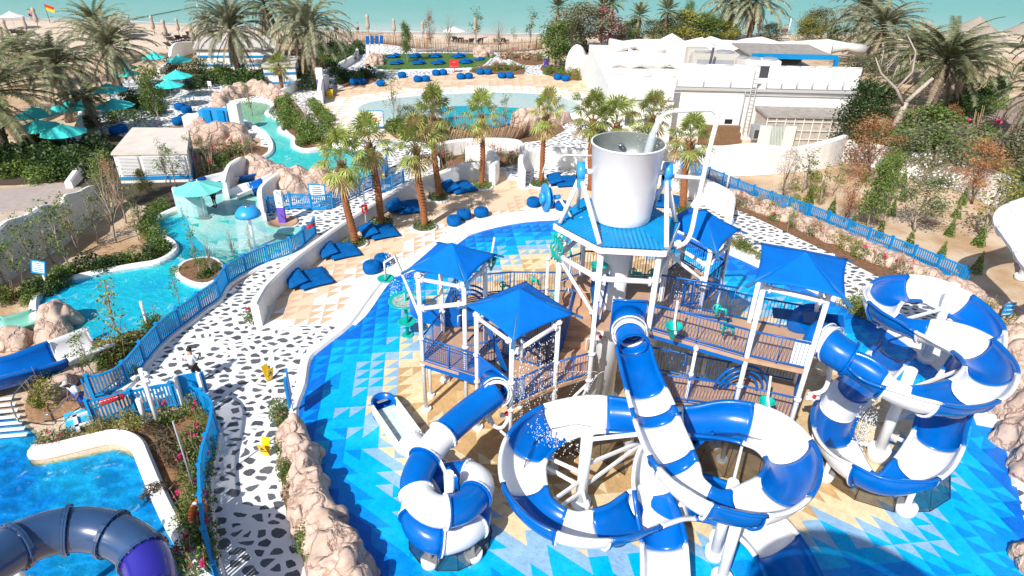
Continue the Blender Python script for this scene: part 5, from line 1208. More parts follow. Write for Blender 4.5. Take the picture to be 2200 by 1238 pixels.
b=MB(); dd=Vector((0,-.06,0)); b.beam(Vector((ins[0].x,ins[0].y-.06,.45)),Vector((ins[3].x+.05,ins[3].y-.06,.45)),.06,.22); b.beam(Vector((ins[3].x+.06,ins[3].y,.45)),Vector((ins[2].x+.06,ins[2].y,.45)),.06,.22); b.build('stripe',FENB,hut)
# side booths upper left (white walls with blue bands)
for lab,l,z_ in (('white kiosk with blue bands behind the tall date palm at upper left',[(572,190),(640,188),(645,168),(575,165)],2.4),('long white kiosk roof below the date palm crowns at upper left',[(430,150),(600,150),(590,122),(440,120)],2.6)):
    c=PP(l); k_=thing('kiosk',lab,'kiosk',c[0]); b=MB(); b.prism([(p.x,p.y) for p in c],0,z_); b.build('wall',WHITE,k_)
    b=MB(); cc=sum(c,Vector())/4; b.prism([(cc.x+(p.x-cc.x)*1.05,cc.y+(p.y-cc.y)*1.08) for p in c],z_,z_+.2,bottom=True); b.build('roof',mat('roof_offwhite',(.60,.56,.52),.85,noise_amt=.15),k_)
    b=MB()
    for zz in(.6,1.7): b.beam(c[0]+Vector((0,-.08,zz)),c[1]+Vector((0,-.08,zz)),.06,.2)
    b.build('band',FENB,k_)
booth=thing('attendant_booth','small blue and white attendant booth with a slide ladder above the pink boulder','booth',P(470,275)); c=P(470,280)
b=MB(); b.box((c.x,c.y,1.0),(2.6,1.2,2.0)); b.build('wall',SKYB,booth); b=MB(); b.box((c.x+1.9,c.y,1.3),(.9,1.0,2.6)); b.build('side_wall',WHITE,booth); b=MB(); b.box((c.x-2.2,c.y,.7),(1.5,1.2,1.4)); b.build('side_wall',WHITE,booth); b=MB(); b.box((c.x-.5,c.y-.7,1.3),(.7,.1,1.6)); b.box((c.x+.8,c.y-.7,1.3),(.6,.1,1.6)); b.build('window',FENB,booth)
# white curved walls of the toddler area
wallrun('slide_wall',[(385,448),(392,462),(420,468),(445,462)],[1.6,1.7,1.6,1.2],.35,mat('pale_aqua_wall',(.45,.66,.66),.6),'pale aqua curved wall behind the seated guard','wall')
wallrun('slide_wall',[(488,430),(500,402),(522,388),(530,380)],[1.4,1.7,1.8,1.6],.4,WHITE,'white flaring wall beside the family flume','wall')
wallrun('slide_wall',[(568,480),(566,455),(575,440),(592,425),(610,412)],[.8,1.5,1.6,1.6,1.6],.4,WHITE,'white flaring wall beside the purple shower post','wall')
# ================================================================ cushions, bean bags, umbrellas, signs, people
def softpad(L,W,T,seed=0,n=14):
    """puffy pillow-shaped pad centred on the origin lying on z=0"""
    vs=[];fs=[]; rr=random.Random(seed); sd=Vector((rr.random()*40,rr.random()*40,0))
    for top in (1,0):
        for i in range(n+1):
            for j in range(n+1):
                u=-1+2*i/n; v=-1+2*j/n
                e=(1-abs(u)**3.2)*(1-abs(v)**3.2); e=max(e,0)**.38
                pin=1-.06*(1-abs(u))*abs(v)**6-.0; pin2=1-.06*(1-abs(v))*abs(u)**6
                w=.05*noise.noise(Vector((u*2.2,v*2.2,0))+sd)+.03*noise.noise(Vector((u*6,v*5,1))+sd)
                z=T/2+(T/2*e+(w*e if top else 0))*(1 if top else -1)
                vs.append((u*L/2*pin2,v*W/2*pin,max(0.01,z)))
    m=(n+1)*(n+1)
    for i in range(n):
        for j in range(n):
            a=i*(n+1)+j; fs.append((a,a+n+1,a+n+2,a+1)); fs.append((m+a,m+a+1,m+a+n+2,m+a+n+1))
    return vs,fs
def make_cushion(label,seed):
    t=thing('lounge_cushion',label,'floor cushion',group='big blue floor cushions')
    b=MB(); v,f=softpad(1.75,2.05,.34,seed); b.add(v,f,0,True); b.build('mattress',CUSH,t)
    b=MB(); v,f=softpad(1.0,1.7,.42,seed+5); m=Matrix.Translation((-.82,.05,.20))@Matrix.Rotation(R_(-14),4,'Y'); b.add([m@Vector(p) for p in v],f,0,True); b.build('pillow',CUSH,t)
    return t
def make_beanbag(label,seed):
    t=thing('bean_bag',label,'bean bag',group='round blue bean bag seats'); b=MB(); n=28; sd=Vector((seed*3.1,0,0)); vs=[]
    prof=[(.0,.0),(.38,.0),(.49,.08),(.54,.22),(.53,.42),(.48,.56),(.38,.64),(.24,.66),(.12,.62),(.05,.67),(0,.68)]
    q=spline([Vector((r,0,z)) for r,z in prof],2); k=len(q)
    for i,p in enumerate(q):
        s=max(0,(i/k-.5)*2)
        for j in range(n):
            th=2*PI*j/n; pl=1+.06*s*math.sin(th*9+seed)+.05*noise.noise(Vector((math.cos(th)*1.6,math.sin(th)*1.6,p.z*3))+sd)
            vs.append((p.x*pl*math.cos(th),p.x*pl*math.sin(th),p.z+.02*s*math.sin(th*3+seed)))
    b.add(vs,[(i*n+j,i*n+(j+1)%n,(i+1)*n+(j+1)%n,(i+1)*n+j) for i in range(k-1) for j in range(n)],0,True); b.build('seat_bag',CUSH,t)
    b=MB(); b.tube([(-.07,-.03,.64),(-.05,-.05,.74),(.05,.02,.74),(.06,.03,.64)],.018,6); b.build('carry_loop',CUSH,t)
    return t
cl=[(672,603,25,1.0,'largest blue floor cushion at the front, nearest the end of the white wall'),(737,543,20,.98,'blue floor cushion second from the front beside the first fan palm'),(822,502,18,.98,'blue floor cushion beside the second fan palm'),(877,450,15,1.05,'dark shaded blue floor cushion under the third and fourth fan palms'),(991,407,20,1.05,'blue floor cushion in front of the fifth fan palm'),(1218,394,0,1.05,'blue floor cushion behind the crank wheel of the tower'),(1432,438,-20,1.15,'blue floor cushion seen just right of the tipping bucket')]
cp=None
for i,(x,y,a,s,lab) in enumerate(cl):
    if i%3==0: src=make_cushion(lab,i); o=src
    else: o=dup(src,label=lab)
    o.location=P(x,y)+Vector((0,0,.02)); o.rotation_euler=(0,0,R_(a+8)); o.scale=(s*1.08,s*1.05,s)
names=['first from the left in the back row','first from the left in the front row','second from the left in the back row','second from the left in the front row','third in the back row under the rust-coloured tree','third in the front row','fourth in the back row','fourth in the front row by the red sign','small one at the right end of the lawn']
for i,(x,y) in enumerate([(842,124),(848,138),(888,124),(896,138),(932,124),(938,138),(982,124),(997,136),(1028,130)]):
    o=dup(src,label='blue floor cushion on the lawn, '+names[i]); o.location=P(x,y)+Vector((0,0,.06)); o.rotation_euler=(0,0,R_(185+i*4)); o.scale=(.82,.95,.85) if i<8 else (.65,.6,.6)
bb=[make_beanbag('front left bean bag of the pair by the tan plaza edge',1),make_beanbag('rear right bean bag of the pair by the tan plaza edge',4)]
bpos=[(800,585),(824,570),(976,483),(997,470),(1034,465),(1146,443),(1177,446),(1207,451)]
blab=[None,None,'bean bag at the front of the trio below the third fan palm','bean bag in the middle of the trio, half hidden','bean bag standing apart at the right of the trio','left bean bag of the three beside the blue cushion','middle bean bag of the three behind the tower','right bean bag of the three next to the tower post']
for i,(x,y) in enumerate(bpos):
    o=bb[i] if i<2 else dup(bb[i%2],label=blab[i]); o.location=P(x,y)+Vector((0,0,.02)); o.rotation_euler=(0,0,i*1.3); s=1.0 if i<2 else .94; o.scale=(s,s,s)
up=[(761,182,'leftmost of the upper plaza, against the green planting'),(777,181,'second from the left of the upper plaza, against the green planting'),(819,185,'alone left of the slim green tree'),(864,167,'just behind the crown of the slim green tree'),(898,176,'left one of the pair right of the slim tree'),(915,175,'right one of the pair right of the slim tree'),(937,162,'left one of the pair at the lawn edge'),(952,161,'right one of the pair at the lawn edge'),(990,170,'left one of the pair in front of the red sign'),(1007,169,'right one of the pair in front of the red sign'),(1032,160,'left one of the pair beside the flower bed'),(1048,160,'right one of the pair beside the flower bed'),(1078,168,'left one of the pair in front of the flower bed'),(1095,168,'right one of the pair in front of the flower bed'),(1198,171,'left one of the last pair by the white dome wall'),(1215,174,'right one of the last pair by the white dome wall'),
 (412,183,'under the umbrella beside the dark shrubs'),(388,236,'in the shade between two umbrellas on the terrace'),(402,243,'just in front of the shaded pair on the terrace'),(250,288,'left of the white hut under the umbrella'),(262,284,'beside the other one left of the white hut'),(384,268,'behind the roof of the white hut'),(396,262,'behind the right corner of the hut roof')]
for i,(x,y,l) in enumerate(up):
    o=dup(bb[i%2],label='bean bag '+l); o.location=P(x,y)+Vector((0,0,.03)); o.rotation_euler=(0,0,i*2.1); o.scale=(1.02,1.02,1.0)
# umbrellas
def make_umbrella(label,m,R=1.75,z=2.35,rise=.75,group='teal umbrellas'):
    t=thing('parasol',label,'umbrella',group=group); b=MB(); n=8; vs=[(0,0,z+rise)]
    K=5
    for k in range(1,K+1):
        for j in range(n*4):
            th=2*PI*j/(n*4); e=math.cos(PI/n)/math.cos(((th)%(2*PI/n))-PI/n); s=k/K; sag=.05*math.sin(PI*s)
            ridge=abs(((j%4)-0)/4-.5)*2
            vs.append((R*s*e*math.cos(th),R*s*e*math.sin(th),z+rise*(1-s)-sag-.05*(1-ridge)*s))
    m_=n*4; fs=[(0,1+j,1+(j+1)%m_) for j in range(m_)]+[(1+(k)*m_+j,1+(k+1)*m_+j,1+(k+1)*m_+(j+1)%m_,1+k*m_+(j+1)%m_) for k in range(K-1) for j in range(m_)]
    b.add(vs,fs,0,False); cn=b.build('canopy',m,t); md=cn.modifiers.new('s','SOLIDIFY'); md.thickness=.02
    b=MB(); b.tube([(0,0,0),(0,0,z+rise+.06)],.04,8); b.build('pole',PAINTW,t)
    b=MB(); b.tube([(0,0,0),(0,0,.08)],.38,18); b.build('base',GREYS,t)
    b=MB()
    for k in range(n): a=2*PI*k/n; b.tube([(0,0,z+rise-.12),(R*.97*math.cos(a),R*.97*math.sin(a),z-.03)],.012,4)
    b.build('ribs',STEEL,cn)
    return t
uA=make_umbrella('teal umbrella shading the guard in the shallow lagoon',TEALP,1.6,2.15,.55); uA.location=P(442,469); 
uB=make_umbrella('bright turquoise umbrella at the back of the terrace beside the square hedge',TEALF,2.0,2.3,.7)
ul=[(395,172,None),(391,210,'turquoise umbrella in the full sun above the pebble terrace'),(374,232,'turquoise umbrella partly hidden by the thin tree crown'),(340,165,'turquoise umbrella at the very back left of the square hedge'),(282,190,'turquoise umbrella half hidden behind the big date palm trunk'),(284,205,'turquoise umbrella just below the hidden one by the date palm'),(247,243,'wide turquoise umbrella in shade above the white table legs'),(262,280,'turquoise umbrella left of the white hut with bean bags under it'),(172,284,'turquoise umbrella left of the leaning palm trunk'),(95,302,'shaded turquoise umbrella under the big palm at far left'),(104,332,'turquoise umbrella lowest at the far left, mostly in shade'),(156,344,'bright turquoise umbrella in front of the dark shrubs at left')]
for i,(x,y,l) in enumerate(ul):
    o=uB if i==0 else dup(uB,label=l); o.location=P(x,y); o.rotation_euler=(0,0,.3*i); s=[.76,.8,.74,.7,.65,.7,.92,.86,.92,.86,.9,.88][i]; o.scale=(s,s,1)
# tables under the umbrellas
tb=thing('garden_table','white square table under the shaded umbrella','table',group='white garden tables')
b=MB(); b.box((0,0,.74),(1.1,1.1,.05)); b.build('tabletop',PAINTW,tb)
for sx in(-.45,.45):
    for sy in(-.45,.45): b=MB(); b.box((sx,sy,.36),(.06,.06,.72)); b.build('leg',PAINTW,tb)
tb.location=P(205,328)
for x,y,l in ((262,238,'white table below the widest shaded umbrella'),(180,352,'white table beside the bright front umbrella'),(405,222,'white table beside the sunny terrace umbrella'),(330,236,'white table in the shade of the thin tree')): o=dup(tb,label=l); o.location=P(x,y)
ch=thing('garden_chair','white slatted chair beside the terrace table','chair',group='white garden chairs')
b=MB(); b.box((0,0,.44),(.46,.46,.04)); b.build('seat',PAINTW,ch); b=MB(); b.box((0,.23,.72),(.46,.04,.5)); b.build('backrest',PAINTW,ch)
for sx in(-.2,.2):
    for sy in(-.2,.2): b=MB(); b.box((sx,sy,.21),(.04,.04,.42)); b.build('leg',PAINTW,ch)
ch.location=P(215,335)
for x,y,r,l in ((196,318,2,'white chair left of the terrace table by the hut'),(225,322,4,'white chair nearest the hut roof corner'),(170,345,1,'white chair beside the front umbrella pole'),(455,192,3,'white chair at the edge of the kiosk planting'),(590,172,2,'white chair in front of the kiosk')): o=dup(ch,rz=r,label=l); o.location=P(x,y)
# ---- signs and posts
def board(t,p,w,h,rz,m,frame=None,tilt=0,name='sign_board'):
    b=MB(); mt=Matrix.Rotation(rz,3,'Z')@Matrix.Rotation(tilt,3,'X'); b.box(p,(w,.05,h),mat=mt); o=b.build(name,m,t)
    if frame:
        b=MB()
        for dx,dz,sx,sz in ((0,h/2,w+.08,.07),(0,-h/2,w+.08,.07),(w/2,0,.07,h),(-w/2,0,.07,h)): b.box(Vector(p)+mt@Vector((dx,-.01,dz)),(sx,.075,sz),mat=mt)
        b.build('frame',frame,o)
    return mt,o
def lines(o,p,mt,w,n,h,m,seed=0):
    rr=random.Random(seed); b=MB()
    for k in range(n):
        ww=w*rr.uniform(.45,.95); b.box(Vector(p)+mt@Vector((0,-.034,h*(.5-(k+.5)/n))),(ww,.008,h/n*.32),mat=mt)
    b.build('printed_lines',m,o)
def sign(label,px,top,w,h,rz,m=PAINTW,frame=FENB,posts=(0,),txt=None,tm=BLUED,nl=0,cat='sign',tilt=0,pm=PAINTW):
    g=P(*px); H_=ht(px[0],px[1],top); t=thing('information_sign',label,cat,g)
    for dx in posts:
        b=MB(); b.box((g.x+dx*math.cos(rz),g.y+dx*math.sin(rz)+.05,H_/2),(.1,.1,H_)); b.build('post',pm,t)
    mt,o=board(t,(g.x,g.y-.05,H_-h/2),w,h,rz,m,frame,tilt)
    if txt: 
        for k,s in enumerate(txt): text(s,Vector((g.x,g.y-.05,H_-h/2))+mt@Vector((0,-.04,h*(.5-(k+.5)/len(txt)))),h/len(txt)*.62,tm,o,rot=mt.to_euler())
    if nl: lines(o,Vector((g.x,g.y-.05,H_-h/2)),mt,w*.8,nl,h*.8,tm,len(label))
    return t
sign('small blue-framed notice on a white post beside the round end of the lagoon',(106,628),562,.85,.62,R_(-14),frame=FENB,m=mat('notice_pale_blue',(.55,.68,.78),.5),nl=5,tilt=-.35)
sign('white notice board with blue frame and blue lettering by the pink boulder',(686,442),396,1.15,1.15,R_(-4),nl=6)
sign('white framed sign with a small red dot standing at the wading pool edge',(809,278),238,1.5,1.5,0,nl=0)
b=MB(); g=P(809,278); H_=ht(809,278,238); b.tube([(g.x,g.y-.14,H_-.75),(g.x,g.y-.09,H_-.75)],.18,14); o=b.build('red_symbol',REDM,[x for x in bpy.data.objects if x.get('label','').startswith('white framed sign with a small red')][0])
sign('red square sign with white writing on a red foot by the lawn',(976,156),129,1.15,1.05,0,m=REDM,frame=None,txt=['NO','ENTRY'],tm=PAINTW,pm=REDM)
sign('three blue direction boards on a white post between the pink boulders',(2148,702),650,.62,.75,R_(12),m=FENB,frame=None,txt=['< POOL','< SLIDES','BEACH >'],tm=PAINTW,posts=(0,))
# double board seen from behind by the lower fence
g=P(422,880); t=thing('information_board','blue board seen from behind on two thick white posts by the lower fence','sign',g)
H_=ht(422,880,806); dv=(P(438,878)-P(404,884)).normalized()
for s in(-.42,.42): b=MB(); b.box((g.x+dv.x*s,g.y+dv.y*s,H_/2),(.13,.13,H_)); b.build('post',PAINTW,t)
b=MB(); b.box((g.x+.0,g.y+.1,H_-.55),(1.15,.06,1.05),rz=math.atan2(dv.y,dv.x)); b.build('sign_board',FENB,t)
# edge-on sign at the pad rim
g=P(634,890); t=thing('information_sign','narrow blue and white sign seen edge-on at the rim of the blue pad','sign',g); H_=ht(634,890,803)
b=MB(); b.box((g.x-.1,g.y,H_/2),(.1,.1,H_)); b.build('post',PAINTW,t); b=MB(); b.box((g.x-.1,g.y,H_-.75),(.09,.95,1.3),rz=.25); b.build('sign_board',FENB,t)
def lamp(label,px,top,arms=True,m=PAINTW,r=.07):
    g=P(*px); H_=ht(px[0],px[1],top); t=thing('pole_light',label,'pole',g); b=MB(); b.tube([g,g+Vector((0,0,H_))],r,10); b.build('pole',m,t)
    b=MB(); b.tube([g,g+Vector((0,0,.08))],r*2,12); b.build('base',m,t)
    if arms:
        for k,(dx,dz) in enumerate(((.22,-.1),(-.2,-.28),(.18,-.42))): b=MB(); c=g+Vector((dx,-.05,H_+dz)); b.tube([c,c+Vector((dx*.5,-.16,-.08))],[.06,.10],10); b.tube([g+Vector((0,0,H_+dz)),c],.025,6); b.build('spotlight',PAINTW,t)
    return t
lamp('white pole with three small spotlights beside the lower picket fence',(344,922),793,r=.085)
lamp('white slanting pole with a small fitting standing in the lagoon edge plants',(322,714),648,arms=False)
lamp('thin grey pole crossing the brown flower bed at lower left',(422,1065),905,arms=False,m=GREYS,r=.03)
lamp('white bollard light behind the lower picket fence',(312,905),858,arms=False,r=.1)
t=lamp('tall white pole carrying a red call box on the cushion plaza',(788,488),394,arms=False,r=.06); g=P(788,488); b=MB(); z_=ht(788,488,447); b.box((g.x,g.y-.1,z_),(.36,.2,.5)); o=b.build('call_box',REDM,t); b=MB(); b.box((g.x,g.y-.22,z_),(.12,.03,.3)); b.build('label_plate',PAINTW,o)
lamp('white pole rising from the right picket fence kerb',(1560,412),360,arms=False,r=.06)
lamp('white pole between two date palms beside the kiosk',(684,172),132,arms=False)
lamp('thin white pole rising from the sea edge at the right of the far date palm',(1692,78),38,arms=False,r=.08)
lamp('white post of the teal swimming flag at the beach edge',(428,35),8,arms=False)
# shower post white and purple
g=P(608,478); t=thing('shower_post','white and purple shower post with taps in a round tan basin','shower',g); H_=ht(608,478,410)
b=MB(); b.box((g.x,g.y,H_*.75),(.46,.3,H_*.5)); b.build('upper_post',PAINTW,t); b=MB(); b.box((g.x,g.y,H_*.25),(.46,.3,H_*.5)); b.build('lower_post',PURPLE,t)
for z in(.6,1.5,2.2): b=MB(); b.tube([(g.x,g.y-.15,z),(g.x+.05,g.y-.4,z+.03)],.03,8); b.build('tap',STEEL,t)
b=MB(); b.lathe([(1.0,0),(1.0,.07),(.85,.07),(.82,.03),(0,.03)],g,30); b.build('basin',DECK,t)
for lab,px,top in (('purple and white painted post beside the dense green tree',(1174,145),112),('white and purple totem at the entry of the upper plaza',(692,205),146)):
    g=P(*px); H_=ht(*px,top); t=thing('totem_post',lab,'post',g); b=MB(); b.box((g.x,g.y,H_*.3),(.75,.4,H_*.6)); b.build('lower_post',PURPLE,t); b=MB(); b.box((g.x,g.y,H_*.8),(.75,.4,H_*.4)); b.build('upper_post',PAINTW,t)
# striped boards by the lawn
g=P(805,128); t=thing('striped_screen','leaning screen of four white boards with dark blue tops beside the lawn','screen',g)
for k in range(4):
    b=MB(); b.box((g.x+k*.62-.9,g.y+k*.25,1.4),(.45,.1,2.8),mat=Matrix.Rotation(.08,3,'Y')); o=b.build('board',PAINTW,t); b=MB(); b.box((g.x+k*.62-.8,g.y+k*.25-.03,2.6),(.47,.12,1.1),mat=Matrix.Rotation(.08,3,'Y')); b.build('painted_top',BLUED,o)
# mushroom fountain
g=P(548,535); t=thing('mushroom_fountain','blue mushroom-shaped water fountain on a white stem in the shallow lagoon','fountain',g); H_=ht(548,535,443)
b=MB(); b.lathe([(0,H_),(.12,H_),(.5,H_-.12),(.72,H_-.38),(.76,H_-.58),(.70,H_-.60),(.1,H_-.55)],g,30); b.build('cap',SKYB,t); b=MB(); b.tube([g,g+Vector((0,0,H_-.5))],.1,14); b.build('stem',PAINTW,t)
b=MB(); b.tube([g+Vector((0,0,H_-.02)),g+Vector((0,0,H_+.04))],.16,16); b.build('nozzle',STEEL,t); b=MB(); b.tube([g,g+Vector((0,0,.12))],.22,16); b.build('base',SKYB,t)
sh_=MB(); vs=[(g.x+.74*math.cos(2*PI*j/36),g.y+.74*math.sin(2*PI*j/36),H_-.58) for j in range(36)]+[(g.x+.95*math.cos(2*PI*j/36),g.y+.95*math.sin(2*PI*j/36),.2) for j in range(36)]
sh_.add(vs,[(j,(j+1)%36,36+(j+1)%36,36+j) for j in range(36)],0,True)
VEIL=bpy.data.materials.new('water_veil'); VEIL.use_nodes=True; q_=VEIL.node_tree.nodes['Principled BSDF']; q_.inputs['Base Color'].default_value=(.9,.95,.97,1); q_.inputs['Roughness'].default_value=.1; q_.inputs['Alpha'].default_value=.16
o=sh_.build('water_curtain',VEIL); tag(o,'thin bell of water falling from the blue mushroom cap','water curtain',kind='stuff')
# submerged teal steps near fence
b=MB(); g=P(620,500); 
for k in range(3): b.box((g.x+k*.35,g.y-.2*k,.12+.08*k),(1.3-.3*k,1.0-.2*k,.16))
o=b.build('teal_step_block',mat('teal_paint',(.25,.62,.58),.4)); tag(o,'pale teal stepped block at the end of the long picket fence','step block')
# yellow floor signs
def wetsign(label,px,rz,first=[None]):
    if first[0] is None:
        t=thing('wet_floor_sign',label,'warning sign',group='yellow wet floor signs')
        for s,nm in ((1,'front_panel'),(-1,'back_panel')):
            b=MB(); mt=Matrix.Rotation(s*.3,3,'X'); b.box((0,-s*.13,.45),(.36,.02,.9),mat=mt); o=b.build(nm,YEL,t)
            if s==1:
                c=MB(); c.add([mt@Vector(p)+Vector((0,-.13,.45)) for p in ((-.11,-.016,.05),(.11,-.016,.05),(0,-.016,.25))],[(0,1,2)]); c.build('warning_triangle',BLACK,o)
                text('CAUTION',Vector((0,-.125,.42))+mt@Vector((0,-.02,-.02)),.07,BLACK,o,rot=mt.to_euler())
        first[0]=t
    else: t=dup(first[0],label=label)
    t.location=P(*px)+Vector((0,0,.02)); t.rotation_euler=(0,0,rz); t.scale=(.85,.85,.85)
wetsign('yellow wet floor sign on the pebble path beside the pad rim sign',(580,818),1.0); wetsign('yellow wet floor sign on the pebble path next to the rock ridge',(572,980),-.15)
wetsign('yellow wet floor sign between the two picket fences behind the palms',(823,396),.2); wetsign('yellow wet floor sign at the river steps beside the round hedge',(707,318),.2)
bk_=thing('cleaning_bucket','yellow bucket at the feet of the seated person by the upper plaza','bucket',P(710,208)); g=P(710,208); b=MB(); b.lathe([(.3,0),(.42,.75),(.38,.75),(.28,.05),(0,.05)],g,18); b.build('tub',YEL,bk_); b=MB(); b.tube([g+Vector((-.4,0,.7)),g+Vector((0,0,1.05)),g+Vector((.4,0,.7))],.02,5); b.build('handle',STEEL,bk_)
# rescue tubes
for lab,a,c_,tx in (('red rescue tube marked GUARD resting on the lower picket fence',P(214,866,1.25),P(268,850,1.25),'GUARD'),('red rescue tube lying on the end of the long picket fence',P(660,490,1.2),P(676,481,1.2),None)):
    t=thing('rescue_tube',lab,'rescue tube',(a.x,a.y,0)); b=MB(); b.tube([a,a.lerp(c_,.05),a.lerp(c_,.95),c_],[.04,.11,.11,.04],12); b.build('float',REDM,t); b=MB(); b.tube([a.lerp(c_,.72),a.lerp(c_,.78)],.125,12); b.build('strap',BLACK,t)
    if tx: dd=(c_-a); text(tx,a.lerp(c_,.45)+Vector((0,-.09,.085)),.2,PAINTW,t,rot=(R_(35),0,math.atan2(dd.y,dd.x)+PI))
for lab,p,rx in (('orange and white life ring hanging on the outside of the lower picket fence',P(425,1098,.8),R_(90)),('orange life ring on the white curving wall right of the upper plaza',P(1291,205,1.6),R_(90))):
    t=thing('life_ring',lab,'life ring',(p.x,p.y,0)); b=MB(); mt=Matrix.Rotation(R_(90),3,'X')@Matrix.Rotation(0,3,'Z'); mz=Matrix.Rotation(R_(80) if p.y<30 else .3,3,'Z')
    n=24; R1_=.36 if p.y<30 else .55
    for k in range(n):
        a0,a1=2*PI*k/n,2*PI*(k+1)/n; b.tube([p+mz@(mt@Vector((R1_*math.cos(a0),R1_*math.sin(a0),0))),p+mz@(mt@Vector((R1_*math.cos(a1),R1_*math.sin(a1),0)))],.085 if p.y<30 else .12,8,mi=1 if k%6==0 else 0,cap=False)
    b.build('ring',[ORANGE,PAINTW],t)
# handrails and steps at the slide pool
t=thing('pool_handrail','bent stainless handrail of the slide pool steps at the left edge','handrail',P(40,880)); b=MB(); b.tube(spline([P(46,905,0),P(40,905,.9),P(28,880,1.05),P(25,862,1.0),P(40,835,1.0),P(75,805,1.05),P(84,830,0)],5),.028,8); b.build('rail',STEEL,t)
t=thing('pool_handrail','stainless handrail beside the standing guard','handrail',P(95,905)); b=MB(); b.tube(spline([P(96,905,0),P(96,895,.85),P(120,880,.95),P(150,850,1.0),P(152,862,0)],5),.028,8); b.build('rail',STEEL,t)
t=thing('pool_handrail','short stainless handrail at the foot of the lower picket fence','handrail',P(135,915)); b=MB(); b.tube(spline([P(128,925,0),P(130,915,.6),P(155,890,.85),P(188,878,.9),P(192,915,0)],5),.025,8); b.build('rail',STEEL,t)
sm=mat('pool_step_blue',(.03,.45,.75),.5); t=thing('pool_steps','white and blue striped steps going down into the slide pool at the left edge','steps',P(0,900))
for k in range(7):
    a=P(-60,868+k*13,.12); c=P(30+k*5,858+k*13,.12); b=MB(); b.beam(Vector((a.x,a.y,.19)),Vector((c.x,c.y,.19)),.16,.05); b.build('step_edge',PAINTW,t)
t=thing('entry_ramp','small turquoise entry ramp with white edges beside the guard','steps',P(150,900)); b=MB(); b.prism([(p.x,p.y) for p in PP([(140,898),(196,880),(206,912),(146,930)])],0,.2); b.build('ramp',sm,t)
for l in ([(143,902),(190,886)],[(150,922),(202,905)],[(160,893),(168,925)]): b=MB(); a,c=P(*l[0],.24),P(*l[1],.24); b.beam(a,c,.14,.12); b.build('ramp_edge',PAINTW,t)
for s_,px in (('1.0M (3 FT)',(178,604)),('0.9M',(108,640))): 
    o=text(s_,P(*px,.36),.24,BLUED,None,rot=(0,0,R_(18)),name='depth_marking'); tag(o,'dark blue depth marking '+('1.0M on the rim left of the lagoon' if s_[0]=='1' else '0.9M on the rim at the round lagoon end'),'marking')
# ---- beach things
def make_loungr(label):
    t=thing('beach_lounger',label,'lounger',group='dark loungers on the beach'); b=MB(); b.box((0,-.3,.33),(.7,1.3,.1)); b.build('seat',DARK,t); b=MB(); b.box((0,.62,.58),(.7,.85,.08),mat=Matrix.Rotation(.65,3,'X')); b.build('backrest',DARK,t)
    for sx in(-.3,.3):
        for sy in(-.85,.5): b=MB(); b.box((sx,sy,.15),(.06,.06,.3)); b.build('leg',DARK,t)
    return t
L0=make_loungr('dark beach lounger furthest left near the white parasol'); ll=[(20,71),(36,76),(51,76),(62,78),(370,104),(388,104),(372,92),(387,88),(403,88),(415,106),(430,92),(440,104),(980,91),(990,93),(1010,95),(1031,95),(1067,96),(1084,94),(2130,92),(2140,94),(360,82),(410,80)]
for i,(x,y) in enumerate(ll):
    o=L0 if i==0 else dup(L0); o.location=P(x,y); o.rotation_euler=(0,0,PI+.3*math.sin(i)); o.scale=(1.25,1.25,1.25)
    o['label']=['first','second','third','fourth','fifth','sixth','seventh','eighth','ninth','tenth','11th','12th','13th','14th','15th','16th','17th','18th','19th','20th','21st','22nd'][sorted(ll).index((x,y))]+' dark beach lounger from the left on the sand'
def make_closed(label):
    t=thing('closed_parasol',label,'umbrella',group='closed parasols on the beach'); b=MB(); b.tube([(0,0,0),(0,0,1.0)],.04,6); b.build('pole',DARK,t)
    b=MB(); b.lathe([(.05,.75),(.24,.85),(.26,1.3),(.16,1.9),(.22,2.1),(.24,2.25),(.1,2.45),(.02,2.5)],(0,0,0),14); b.build('folded_canopy',PARA,t); return t
C0=make_closed('closed beige parasol standing among the beach loungers')
for i,(x,y) in enumerate([(333,76),(360,92),(386,78),(416,95),(84,63),(61,76),(9,90),(792,77),(848,80),(909,85),(1022,85),(1208,60),(283,72),(22,92)]):
    o=C0 if i==0 else dup(C0); o['label']=['first','second','third','fourth','fifth','sixth','seventh','eighth','ninth','tenth','11th','12th','13th','14th'][[9,22,61,84,283,333,360,386,416,792,848,909,1022,1208].index(x)]+' closed beige parasol from the left on the beach'; o.location=P(x,y); s=1.25+.15*math.sin(i*2.); o.scale=(s,s,s)
W0=make_umbrella('open white parasol on the beach at far left',mat('white_canvas',(.74,.72,.70),.8),1.9,2.0,.8,'open white parasols on the beach'); W0.location=P(33,62)
wl=[(976,92,'open white parasol in front of the rust-coloured tree'),(1322,92,'open white parasol right of the tall trees on the beach'),(1333,88,'second open white parasol right of the tall trees'),(1565,96,'open white parasol left of the pair of date palm trunks'),(1452,93,'open white parasol behind the leafy trees'),(1890,90,'white parasol right of the big date palm')]
for x,y,l in wl: o=dup(W0,label=l); o.location=P(x,y); o.scale=(1,1,.9)
wb=thing('sunbed','white sunbed on the crowded stretch of beach at right','sunbed',group='white sunbeds on the beach'); b=MB(); b.box((0,0,.4),(.8,2.0,.14)); b.build('mattress',mat('sunbed_white',(.70,.72,.76),.7),wb); b=MB(); b.box((0,.75,.65),(.8,.7,.1),mat=Matrix.Rotation(.6,3,'X')); b.build('backrest',PAINTW,wb); b=MB(); b.box((0,0,.16),(.7,1.8,.3)); b.build('frame',PAINTW,wb)
rr=random.Random(6)
sp=[(1302+14*k,96-4*(k%3)) for k in range(6)]+[(1395+15*k,98-4*(k%2)) for k in range(7)]+[(1530+14*k,98-5*(k%3)) for k in range(4)]+[(1606+13*k,97-6*(k%3)) for k in range(5)]
